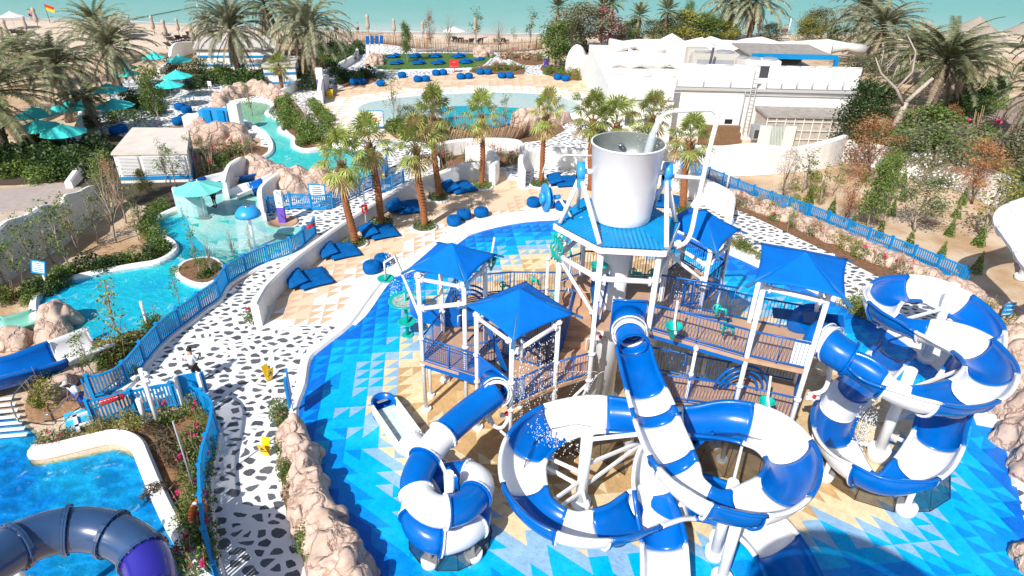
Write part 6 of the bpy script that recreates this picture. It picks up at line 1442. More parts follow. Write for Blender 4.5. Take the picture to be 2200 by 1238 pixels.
for i,(x,y) in enumerate(sorted(sp)): o=wb if i==0 else dup(wb); o.location=P(x,y); o.rotation_euler=(0,0,rr.uniform(-.6,.6)+PI); o['label']=['first','second','third','fourth','fifth','sixth','seventh','eighth','ninth','tenth','11th','12th','13th','14th','15th','16th','17th','18th','19th','20th','21st','22nd'][i]+' white sunbed from the left on the beach behind the trees'
def make_thatch(label): 
    t=thing('thatched_parasol',label,'parasol',group='thatched parasols on the beach'); b=MB(); n=20; vs=[(0,0,4.0)]+[(2.9*math.cos(2*PI*j/n)*(1+.04*(j%2)),2.9*math.sin(2*PI*j/n),2.2-.12*(j%2)) for j in range(n)]+[(2.8*math.cos(2*PI*j/n),2.8*math.sin(2*PI*j/n),2.05) for j in range(n)]; b.add(vs,[(0,1+j,1+(j+1)%n) for j in range(n)]+[(1+j,1+n+j,1+n+(j+1)%n,1+(j+1)%n) for j in range(n)],0,False); b.build('thatch_roof',THATCH,t); b=MB(); b.tube([(0,0,0),(0,0,3.9)],.13,8); b.build('pole',BARKP,t); return t
T0=make_thatch('thatched parasol left of the others behind the date palm'); T0.location=P(1980,98)
for x,y,s,l in ((2084,98,1.2,'largest thatched parasol at the water edge'),(2108,116,1.05,'thatched parasol in front of the largest one'),(2190,102,1.1,'thatched parasol at the right edge of the photo'),(1972,116,.9,'thatched parasol half hidden behind the date palm fronds'),(262,80,.8,'small thatched parasol behind the left date palms')): o=dup(T0,label=l); o.location=P(x,y); o.scale=(s,s,s)
# flags and float line
t=thing('beach_flag','red and yellow flag on a pole at the left end of the beach','flag',P(108,50)); g=P(108,50); b=MB(); b.tube([g,g+Vector((0,0,3.2))],.05,6); b.build('pole',DARK,t)
b=MB(); b.add([g+Vector(p) for p in ((0,0,3.2),(1.5,.1,2.7),(1.4,.1,2.2),(0,0,2.7))],[(0,1,2,3)]); b.build('red_half',REDM,t); b=MB(); b.add([g+Vector(p) for p in ((0,0,2.7),(1.4,.1,2.2),(1.3,.1,1.7),(0,0,2.2))],[(0,1,2,3)]); b.build('yellow_half',YEL,t)
t=thing('float_line','line of small dark floats on the turquoise sea at left','float line',P(285,40)); ps=[P(285+135*k/30,41-26*k/30,.1) for k in range(31)]; b=MB()
for p in ps: b=MB(); b.ell(p,(.2,.16,.1),8,5); b.build('float',DARK,t)
b=MB(); b.tube(ps,.015,4); b.build('rope',DARK,t)
car=thing('dark_vehicle','dark vehicle partly hidden behind the trees and the plaster dome','car',P(1250,108)); g=P(1248,108)
b=MB(); b.box((g.x,g.y,.75),(2.0,4.4,.8)); o=b.build('body',mat('car_dark',(.02,.022,.03),.2,coat=.6),car); md=o.modifiers.new('b','BEVEL'); md.width=.2; md.segments=3
b=MB(); b.box((g.x,g.y-.1,1.4),(1.7,2.3,.6)); o=b.build('cabin',mat('car_glass',(.02,.03,.04),.05),car); md=o.modifiers.new('b','BEVEL'); md.width=.25; md.segments=3
for sx in(-1,1):
    for sy in(-1.4,1.4): b=MB(); b.tube([(g.x+sx*.85,g.y+sy,.36),(g.x+sx*1.05,g.y+sy,.36)],.36,16); b.build('wheel',BLACK,car)
# ---- people
def skinmesh(name,pts,edges,rad,m,parent,sub=1,root=0):
    me=bpy.data.meshes.new(name); me.from_pydata([tuple(p) for p in pts],edges,[]); me.materials.append(m); o=bpy.data.objects.new(name,me); C.objects.link(o)
    if parent: o.parent=parent
    md=o.modifiers.new('skin','SKIN'); md.use_smooth_shade=True
    for i,r in enumerate(rad): me.skin_vertices[0].data[i].radius=(r,r) if not hasattr(r,'__len__') else r
    me.skin_vertices[0].data[root].use_root=True
    if sub: s=o.modifiers.new('sub','SUBSURF'); s.levels=sub; s.render_levels=sub
    return o
def person(label,loc,rz,J=None,skin=SKIN,shirt=CLW,legs=CLN,longlegs=True,hair=HAIR,cap=None,h=1.75,sleeves=.5,scale=None,shirtless=False,group=None,shoes=BLACK):
    """J overrides joint positions (metres, facing -Y, left = +X)"""
    t=thing('person',label,'person',loc,rz,group)
    D=dict(pelvis=(0,0,.95),waist=(0,.0,1.08),chest=(0,.0,1.30),neck=(0,.0,1.47),head0=(0,-.01,1.53),head1=(0,-.02,1.68),
      lhip=(.10,0,.90),lknee=(.11,-.03,.50),lank=(.12,.02,.09),ltoe=(.13,-.15,.04),rhip=(-.10,0,.90),rknee=(-.11,-.03,.50),rank=(-.12,.02,.09),rtoe=(-.13,-.15,.04),
      lsh=(.185,.01,1.42),lel=(.25,.03,1.14),lwr=(.26,-.06,.90),rsh=(-.185,.01,1.42),rel=(-.25,.03,1.14),rwr=(-.26,-.06,.90))
    if J: D.update(J)
    V={k:Vector(v) for k,v in D.items()}
    K=['pelvis','waist','chest','neck','head0','head1','lhip','lknee','lank','ltoe','rhip','rknee','rank','rtoe','lsh','lel','lwr','rsh','rel','rwr']; ix={k:i for i,k in enumerate(K)}
    R=[.13,.12,.15,.055,.075,.098,.095,.058,.04,.032,.095,.058,.04,.032,.062,.042,.028,.062,.042,.028]
    E_=[('pelvis','waist'),('waist','chest'),('chest','neck'),('neck','head0'),('head0','head1'),('pelvis','lhip'),('lhip','lknee'),('lknee','lank'),('lank','ltoe'),('pelvis','rhip'),('rhip','rknee'),('rknee','rank'),('rank','rtoe'),('chest','lsh'),('lsh','lel'),('lel','lwr'),('chest','rsh'),('rsh','rel'),('rel','rwr')]
    pts=[V[k] for k in K]; ed=[(ix[a],ix[b_]) for a,b_ in E_]; rad=list(R)
    # hands: palm + five fingers joined to the body surface
    for s,wr,el in ((1,'lwr','lel'),(-1,'rwr','rel')):
        d=(V[wr]-V[el]).normalized(); sd=Vector((0,-1,0)); sd=(sd-d*sd.dot(d)).normalized(); nrm=d.cross(sd)
        i0=len(pts); pts.append(V[wr]+d*.06); rad.append((.034,.018)); ed.append((ix[wr],i0))
        for f in range(4):
            a=V[wr]+d*.10+sd*(.03-.02*f); L=(.065,.075,.07,.052)[f]
            i=len(pts); pts+= [a,a+d*L*.55+nrm*s*.008,a+d*L*.95+nrm*s*.03]; rad+= [.010,.009,.008]; ed+= [(i0,i),(i,i+1),(i+1,i+2)]
        i=len(pts); pts+= [V[wr]+d*.04+sd*.04,V[wr]+d*.085+sd*.062]; rad+= [.012,.009]; ed+= [(i0,i),(i,i+1)]
    # nose
    hd=V['head1']-V['head0']; i=len(pts); pts.append(V['head0'].lerp(V['head1'],.45)+Vector((0,-.118,0))); rad.append(.012); ed.append((ix['head0'],i))
    body=skinmesh('body',pts,ed,rad,skin,t)
    if not shirtless:
        sp_=[V['pelvis']+Vector((0,0,-.02)),V['waist'],V['chest'],V['neck']+Vector((0,0,-.02)),V['lsh'],V['lsh'].lerp(V['lel'],sleeves*1.6),V['rsh'],V['rsh'].lerp(V['rel'],sleeves*1.6)]
        skinmesh('shirt',sp_,[(0,1),(1,2),(2,3),(2,4),(4,5),(2,6),(6,7)],[(.165,.135),(.155,.13),(.175,.14),.065,.082,.066,.082,.066],shirt,t,root=0)
    lg=[V['pelvis']]
    for s in('l','r'):
        if longlegs: lg+= [V[s+'hip'],V[s+'knee'],V[s+'ank']]
        else: lg+= [V[s+'hip'],V[s+'hip'].lerp(V[s+'knee'],.5),V[s+'hip'].lerp(V[s+'knee'],.92)]
    skinmesh('trousers' if longlegs else 'shorts',lg,[(0,1),(1,2),(2,3),(0,4),(4,5),(5,6)],[(.15,.13),.112,.078,.062,.112,.078,.062] if longlegs else [(.155,.135),.12,.10,.092,.12,.10,.092],legs,t,root=0)
    b=MB(); hc=V['head1']; b.ell(hc+Vector((0,.015,.03)),(.108,.118,.105),14,8,zmin=-.35); b.build('hair' if not cap else 'cap',cap or hair,t,world=False)
    if cap: b=MB(); b.ell(hc+Vector((0,-.11,.02)),(.07,.10,.015),12,5); b.build('cap_brim',cap,t,world=False)
    b=MB()
    for s in(-1,1): b.ell(V['head0'].lerp(hc,.55)+Vector((s*.035,-.092,.01)),(.012,.008,.008),8,5)
    b.build('eyes',BLACK,t,world=False)
    b=MB(); b.ell(V['head0']+Vector((0,-.085,.0)),(.026,.008,.006),8,5); b.build('mouth',mat('lip',(.30,.10,.08),.5) if 'lip' not in bpy.data.materials else bpy.data.materials['lip'],t,world=False)
    if shoes:
        for s in('l','r'): b=MB(); a=V[s+'ank']; e=V[s+'toe']; c=(a+e)/2; b.ell((c.x,c.y,max(.045,c.z-.03)),(.052,.14,.05),12,6); b.build('shoe',shoes,t,world=False)
    s=(h/1.78); t.scale=(s,s,s); return t
J=dict(lknee=(.11,-.05,.50),lank=(.12,.10,.10),ltoe=(.13,-.06,.04),rknee=(-.11,-.16,.52),rank=(-.12,-.14,.09),rtoe=(-.13,-.30,.04),lel=(.26,.08,1.16),lwr=(.24,-.10,.98),rel=(-.25,-.06,1.16),rwr=(-.16,-.27,1.20),head1=(0,-.05,1.68))
man=person('man in a white shirt and black trousers walking away across the pebble path',P(424,822)+Vector((0,0,.01)),R_(160),J,skin=SKINL,sleeves=.62,h=1.82)
b=MB(); b.box((-.16,-.36,1.22),(.07,.012,.14)); b.build('phone',BLACK,man,world=False)
J=dict(chest=(.02,-.10,1.27),neck=(.02,-.18,1.43),head0=(.02,-.22,1.48),head1=(.02,-.28,1.61),lsh=(.2,-.10,1.38),rsh=(-.17,-.10,1.38),lel=(.30,-.10,1.10),lwr=(.22,-.22,.90),rel=(-.26,-.14,1.10),rwr=(-.26,-.26,.86),waist=(.01,-.03,1.08))
g_=person('guard in white T-shirt, pale cap and blue shorts at the lower picket fence gate',P(183,886)+Vector((0,0,.01)),R_(-25),J,longlegs=False,legs=CLB,cap=mat('cap_pale',(.50,.50,.44),.8),h=1.85,shoes=None)
J=dict(rel=(-.34,-.02,1.30),rwr=(-.20,-.2,1.42),lel=(.34,.02,1.18),lwr=(.30,-.1,.95))
person('guard in dark blue clothes standing under the pale teal umbrella in the lagoon',P(464,449)+Vector((0,0,.16)),R_(-30),J,shirt=CLB,legs=CLN,longlegs=False,h=1.78)
J=dict(pelvis=(0,.1,.50),waist=(0,.1,.64),chest=(0,.05,.88),neck=(0,.02,1.04),head0=(0,0,1.10),head1=(0,-.02,1.25),lhip=(.1,.08,.5),lknee=(.13,-.38,.52),lank=(.13,-.42,.1),ltoe=(.13,-.56,.05),rhip=(-.1,.08,.5),rknee=(-.13,-.38,.52),rank=(-.13,-.42,.1),rtoe=(-.13,-.56,.05),lsh=(.19,.05,1.0),lel=(.26,-.05,.75),lwr=(.16,-.28,.62),rsh=(-.19,.05,1.0),rel=(-.26,-.05,.75),rwr=(-.16,-.28,.62))
person('person in pale top and dark trousers seated beside the yellow bucket',P(712,201),R_(30),J,shirt=CLW,h=1.85)
st_=thing('stool','low white stool under the seated person at the plaza corner','stool',P(712,200)); g=P(712,200); b=MB(); b.box((g.x-.05,g.y+.1,.40),(.45,.4,.06)); b.build('seat',PAINTW,st_)
for sx in(-.17,.17):
    for sy in(-.15,.15): b=MB(); b.box((g.x-.05+sx,g.y+.1+sy,.19),(.05,.05,.38)); b.build('leg',PAINTW,st_)
# guard chair
gc=thing('guard_chair','white chair with a dark blue pad under the pale teal umbrella','chair',P(428,455)); g=P(428,455,.16); b=MB(); b.box(g+Vector((0,0,.5)),(.6,.55,.06)); b.build('seat',PAINTW,gc); b=MB(); b.box(g+Vector((-.02,.25,.85)),(.62,.1,.62)); b.build('backrest',CUSH,gc)
for sx in(-.26,.26):
    for sy in(-.24,.24): b=MB(); b.tube([g+Vector((sx,sy,.5)),g+Vector((sx*1.2,sy*1.2,-.02))],.03,6); b.build('leg',PAINTW,gc)
Js=dict(lel=(.36,-.1,1.3),lwr=(.5,-.3,1.42))
bp_=[((67,42),PI*.9,'pair, left swimmer in dark trunks walking at the water edge at far left',Js),((72,43),PI*1.1,'pair, right swimmer in dark trunks walking at the water edge at far left',None),((770,72),0,'swimmer in light trunks walking at the water edge right of the date palm',Js),((721,73),1,'dark-dressed bather left of the pair behind the stick fence',None),((726,74),.5,'dark-dressed bather right of the pair behind the stick fence',None),((1682,76),0,'bather in purple trunks near the thin white pole',None),((1688,75),2,'bather beside the purple trunks near the thin white pole',None),((1586,80),0,'bather between the two date palm trunks',None),((2131,91),0,'sunbather in red among the thatched parasols',None)]
for i,((x,y),rz,l,j) in enumerate(bp_): person(l,P(x,y),rz,j,skin=SKINL if i in(0,1,2,5,6,7) else SKIN,shirtless=i in(0,1,2,5,6,7),shirt=CLN if i<8 else REDM,legs=CLN if i%2==0 else PURPLE,longlegs=False,h=1.8,shoes=None)
# the slide tower the picture is taken from: it stands below and behind the camera and throws the shadow in the lower right corner
ot=thing('lookout_tower','round white lookout tower just outside the photo that shades the front right of the pad','tower',(0,-3.2,0))
b=MB(); b.lathe([(2.9,0),(2.9,15.9),(3.2,15.9),(3.2,16.1),(0,16.1)],(1.2,-3.6,0),40); b.build('tower_body',WHITE,ot)
b=MB(); b.lathe([(3.25,16.1),(3.25,17.0)],(1.2,-3.6,0),40); b.build('parapet',WHITE,ot)
# ================================================================ vegetation
GRN=leafmat('leaf_green',(.05,.11,.015),(.13,.22,.035),(.20,.27,.06))
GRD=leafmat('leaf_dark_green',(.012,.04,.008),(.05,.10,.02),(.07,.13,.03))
GRY=leafmat('leaf_yellow_green',(.10,.14,.02),(.26,.28,.05),(.36,.32,.07))
OLV=leafmat('leaf_olive',(.09,.10,.045),(.20,.20,.11),(.27,.26,.16))
RUS=leafmat('leaf_rust',(.22,.08,.03),(.42,.18,.07),(.50,.26,.12))
DRY=leafmat('leaf_dry',(.28,.17,.10),(.46,.32,.21),(.52,.40,.29))
DATE=leafmat('date_frond',(.075,.105,.05),(.22,.245,.13),(.42,.40,.26),trans=.2)
DATEG=leafmat('date_frond_green',(.06,.10,.03),(.17,.21,.08),(.30,.30,.15),trans=.2)
DFR=leafmat('dead_frond',(.22,.15,.09),(.36,.27,.17),(.42,.33,.22),trans=.1)
FAN=leafmat('fan_leaf',(.13,.21,.03),(.30,.38,.07),(.46,.48,.15),trans=.35)
FANY=leafmat('fan_leaf_dry',(.35,.27,.09),(.52,.42,.18),(.55,.40,.20),trans=.2)
PINK=leafmat('flower_pink',(.50,.01,.06),(.70,.03,.16),(.75,.06,.25))
def leafq(b,c,sz,rr,mi=0,asp=.5,up=0.):
    a=Vector((rr.gauss(0,1),rr.gauss(0,1),rr.gauss(0,.6)+up)).normalized(); t=Vector((rr.gauss(0,1),rr.gauss(0,1),rr.gauss(0,1))); n=a.cross(t)
    if n.length<1e-3: return
    n=n.normalized()*sz*asp*.5; a=a*sz*.5
    i=len(b.v); b.v+= [tuple(c-a),tuple(c+n),tuple(c+a),tuple(c-n)]; b.f.append((i,i+1,i+2,i+3)); b.m.append(mi); b.sm.append(False)
def mk(name,b,m): 
    me=bpy.data.meshes.new(name); me.from_pydata(b.v,[],b.f)
    for k in (m if isinstance(m,(list,tuple)) else [m]): me.materials.append(k)
    if isinstance(m,(list,tuple)): me.polygons.foreach_set('material_index',b.m)
    me.polygons.foreach_set('use_smooth',b.sm); return me
def place(parts,name,label,cat,loc,rz=0,sc=(1,1,1),group=None):
    t=thing(name,label,cat,loc,rz,group); t.scale=sc
    for nm,me in parts:
        o=bpy.data.objects.new(nm,me); C.objects.link(o); o.parent=t
    return t
# date palm: trunk 5.5 m, fronds ~4.6 m
def date_palm(seed,m=DATE,nf=84,L=5.3,th=5.5,droop=1.0,lean=0.,tr=.33,leafs=46):
    rr=random.Random(seed); t=MB(); pts=[Vector((lean*math.sin(k/8*PI*.5)*1.0,0,th*k/8)) for k in range(9)]
    t.tube(pts,[tr*(1.25-.3*min(1,k/2)+.05*math.sin(k*5)) for k in range(9)],12)
    for k in range(90):   # old leaf bases
        z=rr.uniform(th*.35,th); a=rr.uniform(0,2*PI); f=z/th; c=Vector((lean*math.sin(f*PI*.5)+tr*.95*math.cos(a),tr*.95*math.sin(a),z)); d=Vector((math.cos(a)*.5,math.sin(a)*.5,1)).normalized(); t.tube([c,c+d*.22],[.07,.03],5,cap=False)
    top=pts[-1]; b=MB()
    for k in range(nf):
        dead=k<nf*.13; el=R_(-58+rr.uniform(-12,12)) if dead else R_(-32+115*((k/nf)**.85)+rr.uniform(-8,8))
        az=k*2.399+rr.uniform(-.3,.3); l=L*rr.uniform(.82,1.08)*(.85 if dead else 1)
        h=Vector((math.cos(az),math.sin(az),0)); p=top+Vector((0,0,.1+.35*k/nf)); ds=l/leafs; e=el; mi=1 if dead else 0
        sd=h.cross(Vector((0,0,1)))
        tw=rr.uniform(-.5,.5)
        for i in range(leafs):
            s=i/leafs; e-=droop*R_(1.85)*(.4+1.2*s)*(1.0 if el>-.2 else .35); d=h*math.cos(e)+Vector((0,0,math.sin(e))); q=p+d*ds; nn=sd.cross(d)
            w=.045*(1-s)+.012
            j=len(b.v); b.v+= [tuple(p-sd*w),tuple(p+sd*w),tuple(q+sd*w*.9),tuple(q-sd*w*.9)]; b.f.append((j,j+1,j+2,j+3)); b.m.append(2); b.sm.append(False)
            if s>.1:
                ll=.62*min(1,(s-.05)*5)*(1-.62*s**2)*(1.0 if not dead else .75)
                for g in(-1,1):
                    dirl=(sd*g*math.cos(.5)+d*.75+nn*(-.28+rr.uniform(-.18,.25)+tw*.2*g)).normalized(); tip=q+dirl*ll*rr.uniform(.85,1.1)-Vector((0,0,.10*ll)); wv=d*.045
                    j=len(b.v); b.v+= [tuple(q-wv),tuple(q+wv),tuple(q.lerp(tip,.6)+wv*.8),tuple(tip),tuple(q.lerp(tip,.6)-wv*.8)]; b.f.append((j,j+1,j+2,j+3,j+4)); b.m.append(mi); b.sm.append(False)
            p=q
    return [('trunk',mk('date_palm_trunk',t,DTRUNK)),('crown',mk('date_palm_crown',b,[m,DFR,OLV]))]
DP=[date_palm(1),date_palm(2,nf=76,droop=1.2,lean=.8),date_palm(3,m=DATEG,nf=70,droop=.8)]
DP2=date_palm(5,m=DATEG,nf=34,L=2.6,th=4.5,droop=.7,tr=.26,leafs=30)
LEANP=date_palm(7,m=DATEG,nf=40,L=3.8,th=9,lean=2.6,droop=1.1,tr=.2)
def dp(i,base,top,lab,s=1.,rz=None,lib=None,grp='date palms'):
    g=P(*base); h=ht(base[0],base[1],top); src=lib or DP[i%3]; h0=4.5 if src is DP2 else (9 if src is LEANP else 5.5)
    return place(src,'date_palm',lab,'palm tree',g,(i*1.7 if rz is None else rz),(s,s,h/h0),grp)
dps=[(0,(262,205),105,'big shaggy date palm crown at upper left in front of the sea',1.15),(1,(150,262),150,'date palm left of the biggest one, over the white wall',1.05),(2,(20,345),205,'date palm at the left edge with long hanging fronds over the umbrellas',1.4),(0,(516,178),68,'tall date palm beside the square hedge at upper left',1.12),(1,(676,190),72,'date palm standing beside the kiosk, tallest of the upper left group',1.2),(2,(585,120),15,'date palm behind the kiosk reaching over the top edge',1.0),(0,(1606,99),8,'right one of the twin date palms behind the roof',1.4),(1,(1562,96),14,'left one of the twin date palms behind the roof',1.2),(0,(1872,150),64,'wide date palm above the right end of the service building',1.5),(1,(1846,120),30,'date palm partly behind the wide one at right',1.35),(2,(1992,255),138,'huge date palm crown in the middle of the right garden',1.45),(0,(1950,180),105,'date palm crown behind the huge one at right',1.3),(1,(2060,225),140,'date palm right of the huge crown beside the dark hedge',1.2),(2,(70,190),120,'date palm far left behind the shaggy pair',.95),(1,(455,120),60,'smaller date palm left of the tall one at upper left',.6),(0,(640,120),50,'date palm tucked behind the tallest of the upper left group',.8),(2,(230,140),60,'date palm right behind the big shaggy crown',.9),(1,(-30,270),150,'date palm cut by the left edge above the white wall',1.0)]
for i,b_,t_,l,s in dps: dp(i,b_,t_,l,s)
for i,b_,t_,l,s,lib in ((1,(1196,72),18,'small palm at the top edge beside the thin green tree',.9,DP2),(2,(1367,100),38,'slim young palm with upright fronds in front of the sea',.85,DP2),(0,(1424,102),28,'small palm behind the leafy trees on the beach',.9,DP2),(1,(1308,90),12,'palm top just behind the large grey-green tree',1.0,DP2),(2,(1290,88),22,'palm hidden behind the pink-flowered tree',.9,DP2)): dp(i,b_,t_,l,s,lib=lib)
dp(0,(2130,335),118,'leaning pale-trunked palm at the right edge',1.0,rz=.3,lib=LEANP); dp(1,(232,300),215,'leaning yellow-green palm over the umbrellas left of the hut',.75,rz=2.6,lib=LEANP)
dp(0,(2200,330),215,'low palm crown at the right edge behind the road',.8)
# fan palm
def fan_palm(seed,nf=26,th=5.0,R=.95):
    rr=random.Random(seed); t=MB(); pts=[Vector((.06*math.sin(k*.7+seed),.05*math.cos(k*.6),th*k/10)) for k in range(11)]
    t.tube(pts,[.30 if k==0 else (.25-.006*k+(.02 if k>8 else 0)) for k in range(11)],14)
    for k in range(26): z=th*k/26; t.tube([Vector((0.06*math.sin(z/th*7+seed),.03,z)),Vector((0.06*math.sin(z/th*7+seed),.03,z+.03))],.262-.06*z/th+rr.uniform(0,.012),12)
    top=pts[-1]; b=MB()
    bt=MB()
    for k in range(40):
        a=rr.uniform(0,2*PI); z=rr.uniform(-.9,.1); c=top+Vector((.22*math.cos(a),.22*math.sin(a),z)); d=Vector((math.cos(a)*.7,math.sin(a)*.7,.8)).normalized(); bt.tube([c,c+d*rr.uniform(.2,.4)],[.05,.02],5,cap=False)
    for k in range(nf):
        f=k/nf; el=R_(-62+150*f**.9+rr.uniform(-8,8)); az=k*2.399+rr.uniform(-.3,.3); dead=f<.16; h=Vector((math.cos(az),math.sin(az),0)); d=h*math.cos(el)+Vector((0,0,math.sin(el))); sd=h.cross(Vector((0,0,1))); nn=sd.cross(d)
        L=rr.uniform(.95,1.3)*(.8 if dead else 1); p0=top+Vector((0,0,-.2+.4*f)); p1=p0+d*L; w=.02
        b.add([p0-sd*w,p0+sd*w,p1+sd*w,p1-sd*w],[(0,1,2,3)],2)
        mi=1 if dead or rr.random()<.12 else 0; r=R*rr.uniform(.85,1.1); ns=22
        for j in range(ns):
            a=R_(-125+250*j/(ns-1)); dd=(d*math.cos(a)+sd*math.sin(a)).normalized(); lj=r*(1-.25*abs(a)/2.2); fold=nn*(.05 if j%2 else -.05)
            q1=p1+dd*lj*.55+fold-Vector((0,0,.03)); q2=p1+dd*lj-Vector((0,0,.22*lj+rr.uniform(0,.16)))+fold
            pw=nn.cross(dd)*.055; b.add([p1,q1-pw,q1+pw],[(0,1,2)],mi); b.add([q1-pw,q2,q1+pw],[(0,1,2)],mi)
    return [('trunk',mk('fan_palm_trunk',t,PTRUNK)),('leaf_bases',mk('fan_palm_bases',bt,DFR)),('crown',mk('fan_palm_crown',b,[FAN,FANY,GRY]))]
FP=[fan_palm(1),fan_palm(2),fan_palm(3)]
def fp(i,base,top,lab,s=1.): g=P(*base); h=ht(base[0],base[1],top); t=place(FP[i%3],'fan_palm',lab,'palm tree',g,i*2.1,(s,s,h/5.),'fan palms with orange trunks'); t.rotation_euler=(R_([2,-3,3,-1,2,-2][i%6]),R_([-3,2,1,-2,3,-1][i%6]),i*2.1); return t
for i,(b_,t_,l,s) in enumerate([((762,527),345,'first fan palm from the left, nearest, standing at the long white wall',.95),((822,482),308,'second fan palm beside the call box pole',.95),((912,490),315,'third fan palm in a white planting ring of the tan plaza',.95),((942,427),252,'fourth fan palm, tall, against the white wall',.95),((1036,402),250,'fifth fan palm with drooping yellow fans beside the rounded wall end',.85),((1161,396),245,'sixth fan palm in the white alcove behind the bean bags',.8),((1268,408),255,'fan palm just left of the tipping bucket',1.0),((1322,420),265,'fan palm whose crown shows right behind the bucket rim',1.1),((1392,385),248,'fan palm crown right behind the bucket rim, right one',1.0),((1464,452),305,'fan palm right of the bucket beside the tall white pipe',1.05),((607,205),140,'small fan palm in front of the kiosk',.9),((1500,420),340,'low fan palm crown beside the white pipe',.6)]):
    if l.startswith('low fan'): continue
    fp(i,b_,t_,l,s)
ring=MB(); 
for k,(x,y) in enumerate([(762,525),(822,482),(912,490),(942,427),(1036,402),(1161,398),(1464,455)]):
    g=P(x,y); t=thing('planting_ring','round white planting ring at the foot of '+['the first fan palm','the second fan palm','the third fan palm','the fourth fan palm','the fifth fan palm','the sixth fan palm','the fan palm right of the bucket'][k],'planter',g,group='planting rings of the fan palms'); b=MB(); b.lathe([(.88,0),(.88,.12),(.76,.12),(.74,.04),(0,.06)],g,26); b.build('kerb',WHITE,t)
    b=MB(); rr=random.Random(k)
    for q in range(700): a=rr.uniform(0,2*PI); r=.74*math.sqrt(rr.random()); leafq(b,Vector((g.x+r*math.cos(a),g.y+r*math.sin(a),.08+rr.random()*.32)),.13,rr)
    b.build('groundcover',GRN,t)
# broadleaf trees (unit: 4 m tall)
def tree(seed,R=1.1,crown=(1.6,4.0),nc=16,per=110,leaf=.16,m=GRN,bark=BARKP,limbs=7,tr=.05,spread=.34,asp=.55):
    rr=random.Random(seed); t=MB(); H_=4.; pts=[Vector((.10*math.sin(k*.9+seed),.08*math.cos(k*1.1+seed*2)-.08,H_*.62*k/6)) for k in range(7)]; t.tube(pts,[tr*(1.35-.12*k) for k in range(7)],7)
    b=MB(); cs=[]
    for k in range(nc):
        z=crown[0]+(crown[1]-crown[0])*(k+.5)/nc; f=(z-crown[0])/(crown[1]-crown[0]); w=R*math.sin(PI*(.18+.74*f))**.7; a=rr.uniform(0,2*PI); r=w*math.sqrt(rr.uniform(.05,1)); cs.append(Vector((r*math.cos(a),r*math.sin(a),z+rr.gauss(0,.1))))
    for i,c in enumerate(cs):
        if i%max(1,nc//limbs)==0 or limbs>=nc:
            z0=min(c.z*.55,H_*.58); k=int(z0/(H_*.62)*6); s=pts[min(k,6)]; mid=s.lerp(c,.5)+Vector((0,0,.12)); t.tube([s,mid,c],[tr*.55,tr*.35,.008],5,cap=False)
        n=int(per*rr.uniform(.6,1.35)); sr=spread*rr.uniform(.7,1.3)
        for q in range(n): leafq(b,c+Vector((rr.gauss(0,sr),rr.gauss(0,sr),rr.gauss(0,sr*.7))),leaf*rr.uniform(.6,1.3),rr,asp=asp)
    return [('trunk',mk('tree_trunk',t,bark)),('crown',mk('tree_crown',b,m))]
LIB=dict(
 thin=[tree(s,R=.75,crown=(1.3,3.9),nc=12,per=24,leaf=.17,m=GRN,limbs=12,tr=.045,spread=.22) for s in(1,2,3)],
 thiny=[tree(s,R=.8,crown=(1.3,3.9),nc=12,per=26,leaf=.17,m=GRY,limbs=12,tr=.045,spread=.22) for s in(4,5)],
 bush=[tree(s,R=1.3,crown=(1.2,4.0),nc=26,per=150,leaf=.17,m=GRN,tr=.07) for s in(6,7)],
 olive=[tree(s,R=1.5,crown=(1.3,4.0),nc=28,per=150,leaf=.16,m=OLV,tr=.08) for s in(8,9)],
 oliveg=[tree(s,R=1.5,crown=(1.5,4.0),nc=24,per=110,leaf=.15,m=leafmat('leaf_greygreen',(.06,.085,.035),(.15,.18,.08),(.22,.24,.12)),tr=.07) for s in(18,19)],
 dark=[tree(s,R=1.3,crown=(.5,4.0),nc=30,per=170,leaf=.17,m=GRD,tr=.07) for s in(10,)],
 yel=[tree(s,R=1.6,crown=(1.0,4.0),nc=28,per=150,leaf=.17,m=GRY,tr=.07) for s in(11,12)],
 rust=[tree(s,R=.95,crown=(1.2,4.0),nc=20,per=150,leaf=.12,m=RUS,bark=BARK,tr=.045,spread=.27,asp=.35) for s in(13,14)],
 dry=[tree(s,R=.55,crown=(.3,4.0),nc=18,per=130,leaf=.11,m=DRY,bark=BARK,tr=.04,spread=.22,asp=.3) for s in(15,)],
 bare=[tree(s,R=1.3,crown=(1.4,4.0),nc=24,per=22,leaf=.11,m=DRY,bark=BARKP,limbs=24,tr=.07,spread=.3,asp=.3) for s in(16,17)],
 pinkt=[tree(20,R=1.2,crown=(1.3,4.0),nc=22,per=90,leaf=.17,m=leafmat('leaf_wine',(.12,.05,.04),(.26,.13,.10),(.40,.12,.14)),tr=.07)])
rt=random.Random(77)
def tp(kind,base,top,label,w=1.,i=0,grp=None):
    g=P(*base); h=ht(base[0],base[1],top)/4.; l=LIB[kind][i%len(LIB[kind])]
    return place(l,'tree',label,'tree',g,rt.uniform(0,6.28),(h*w,h*w,h),grp)
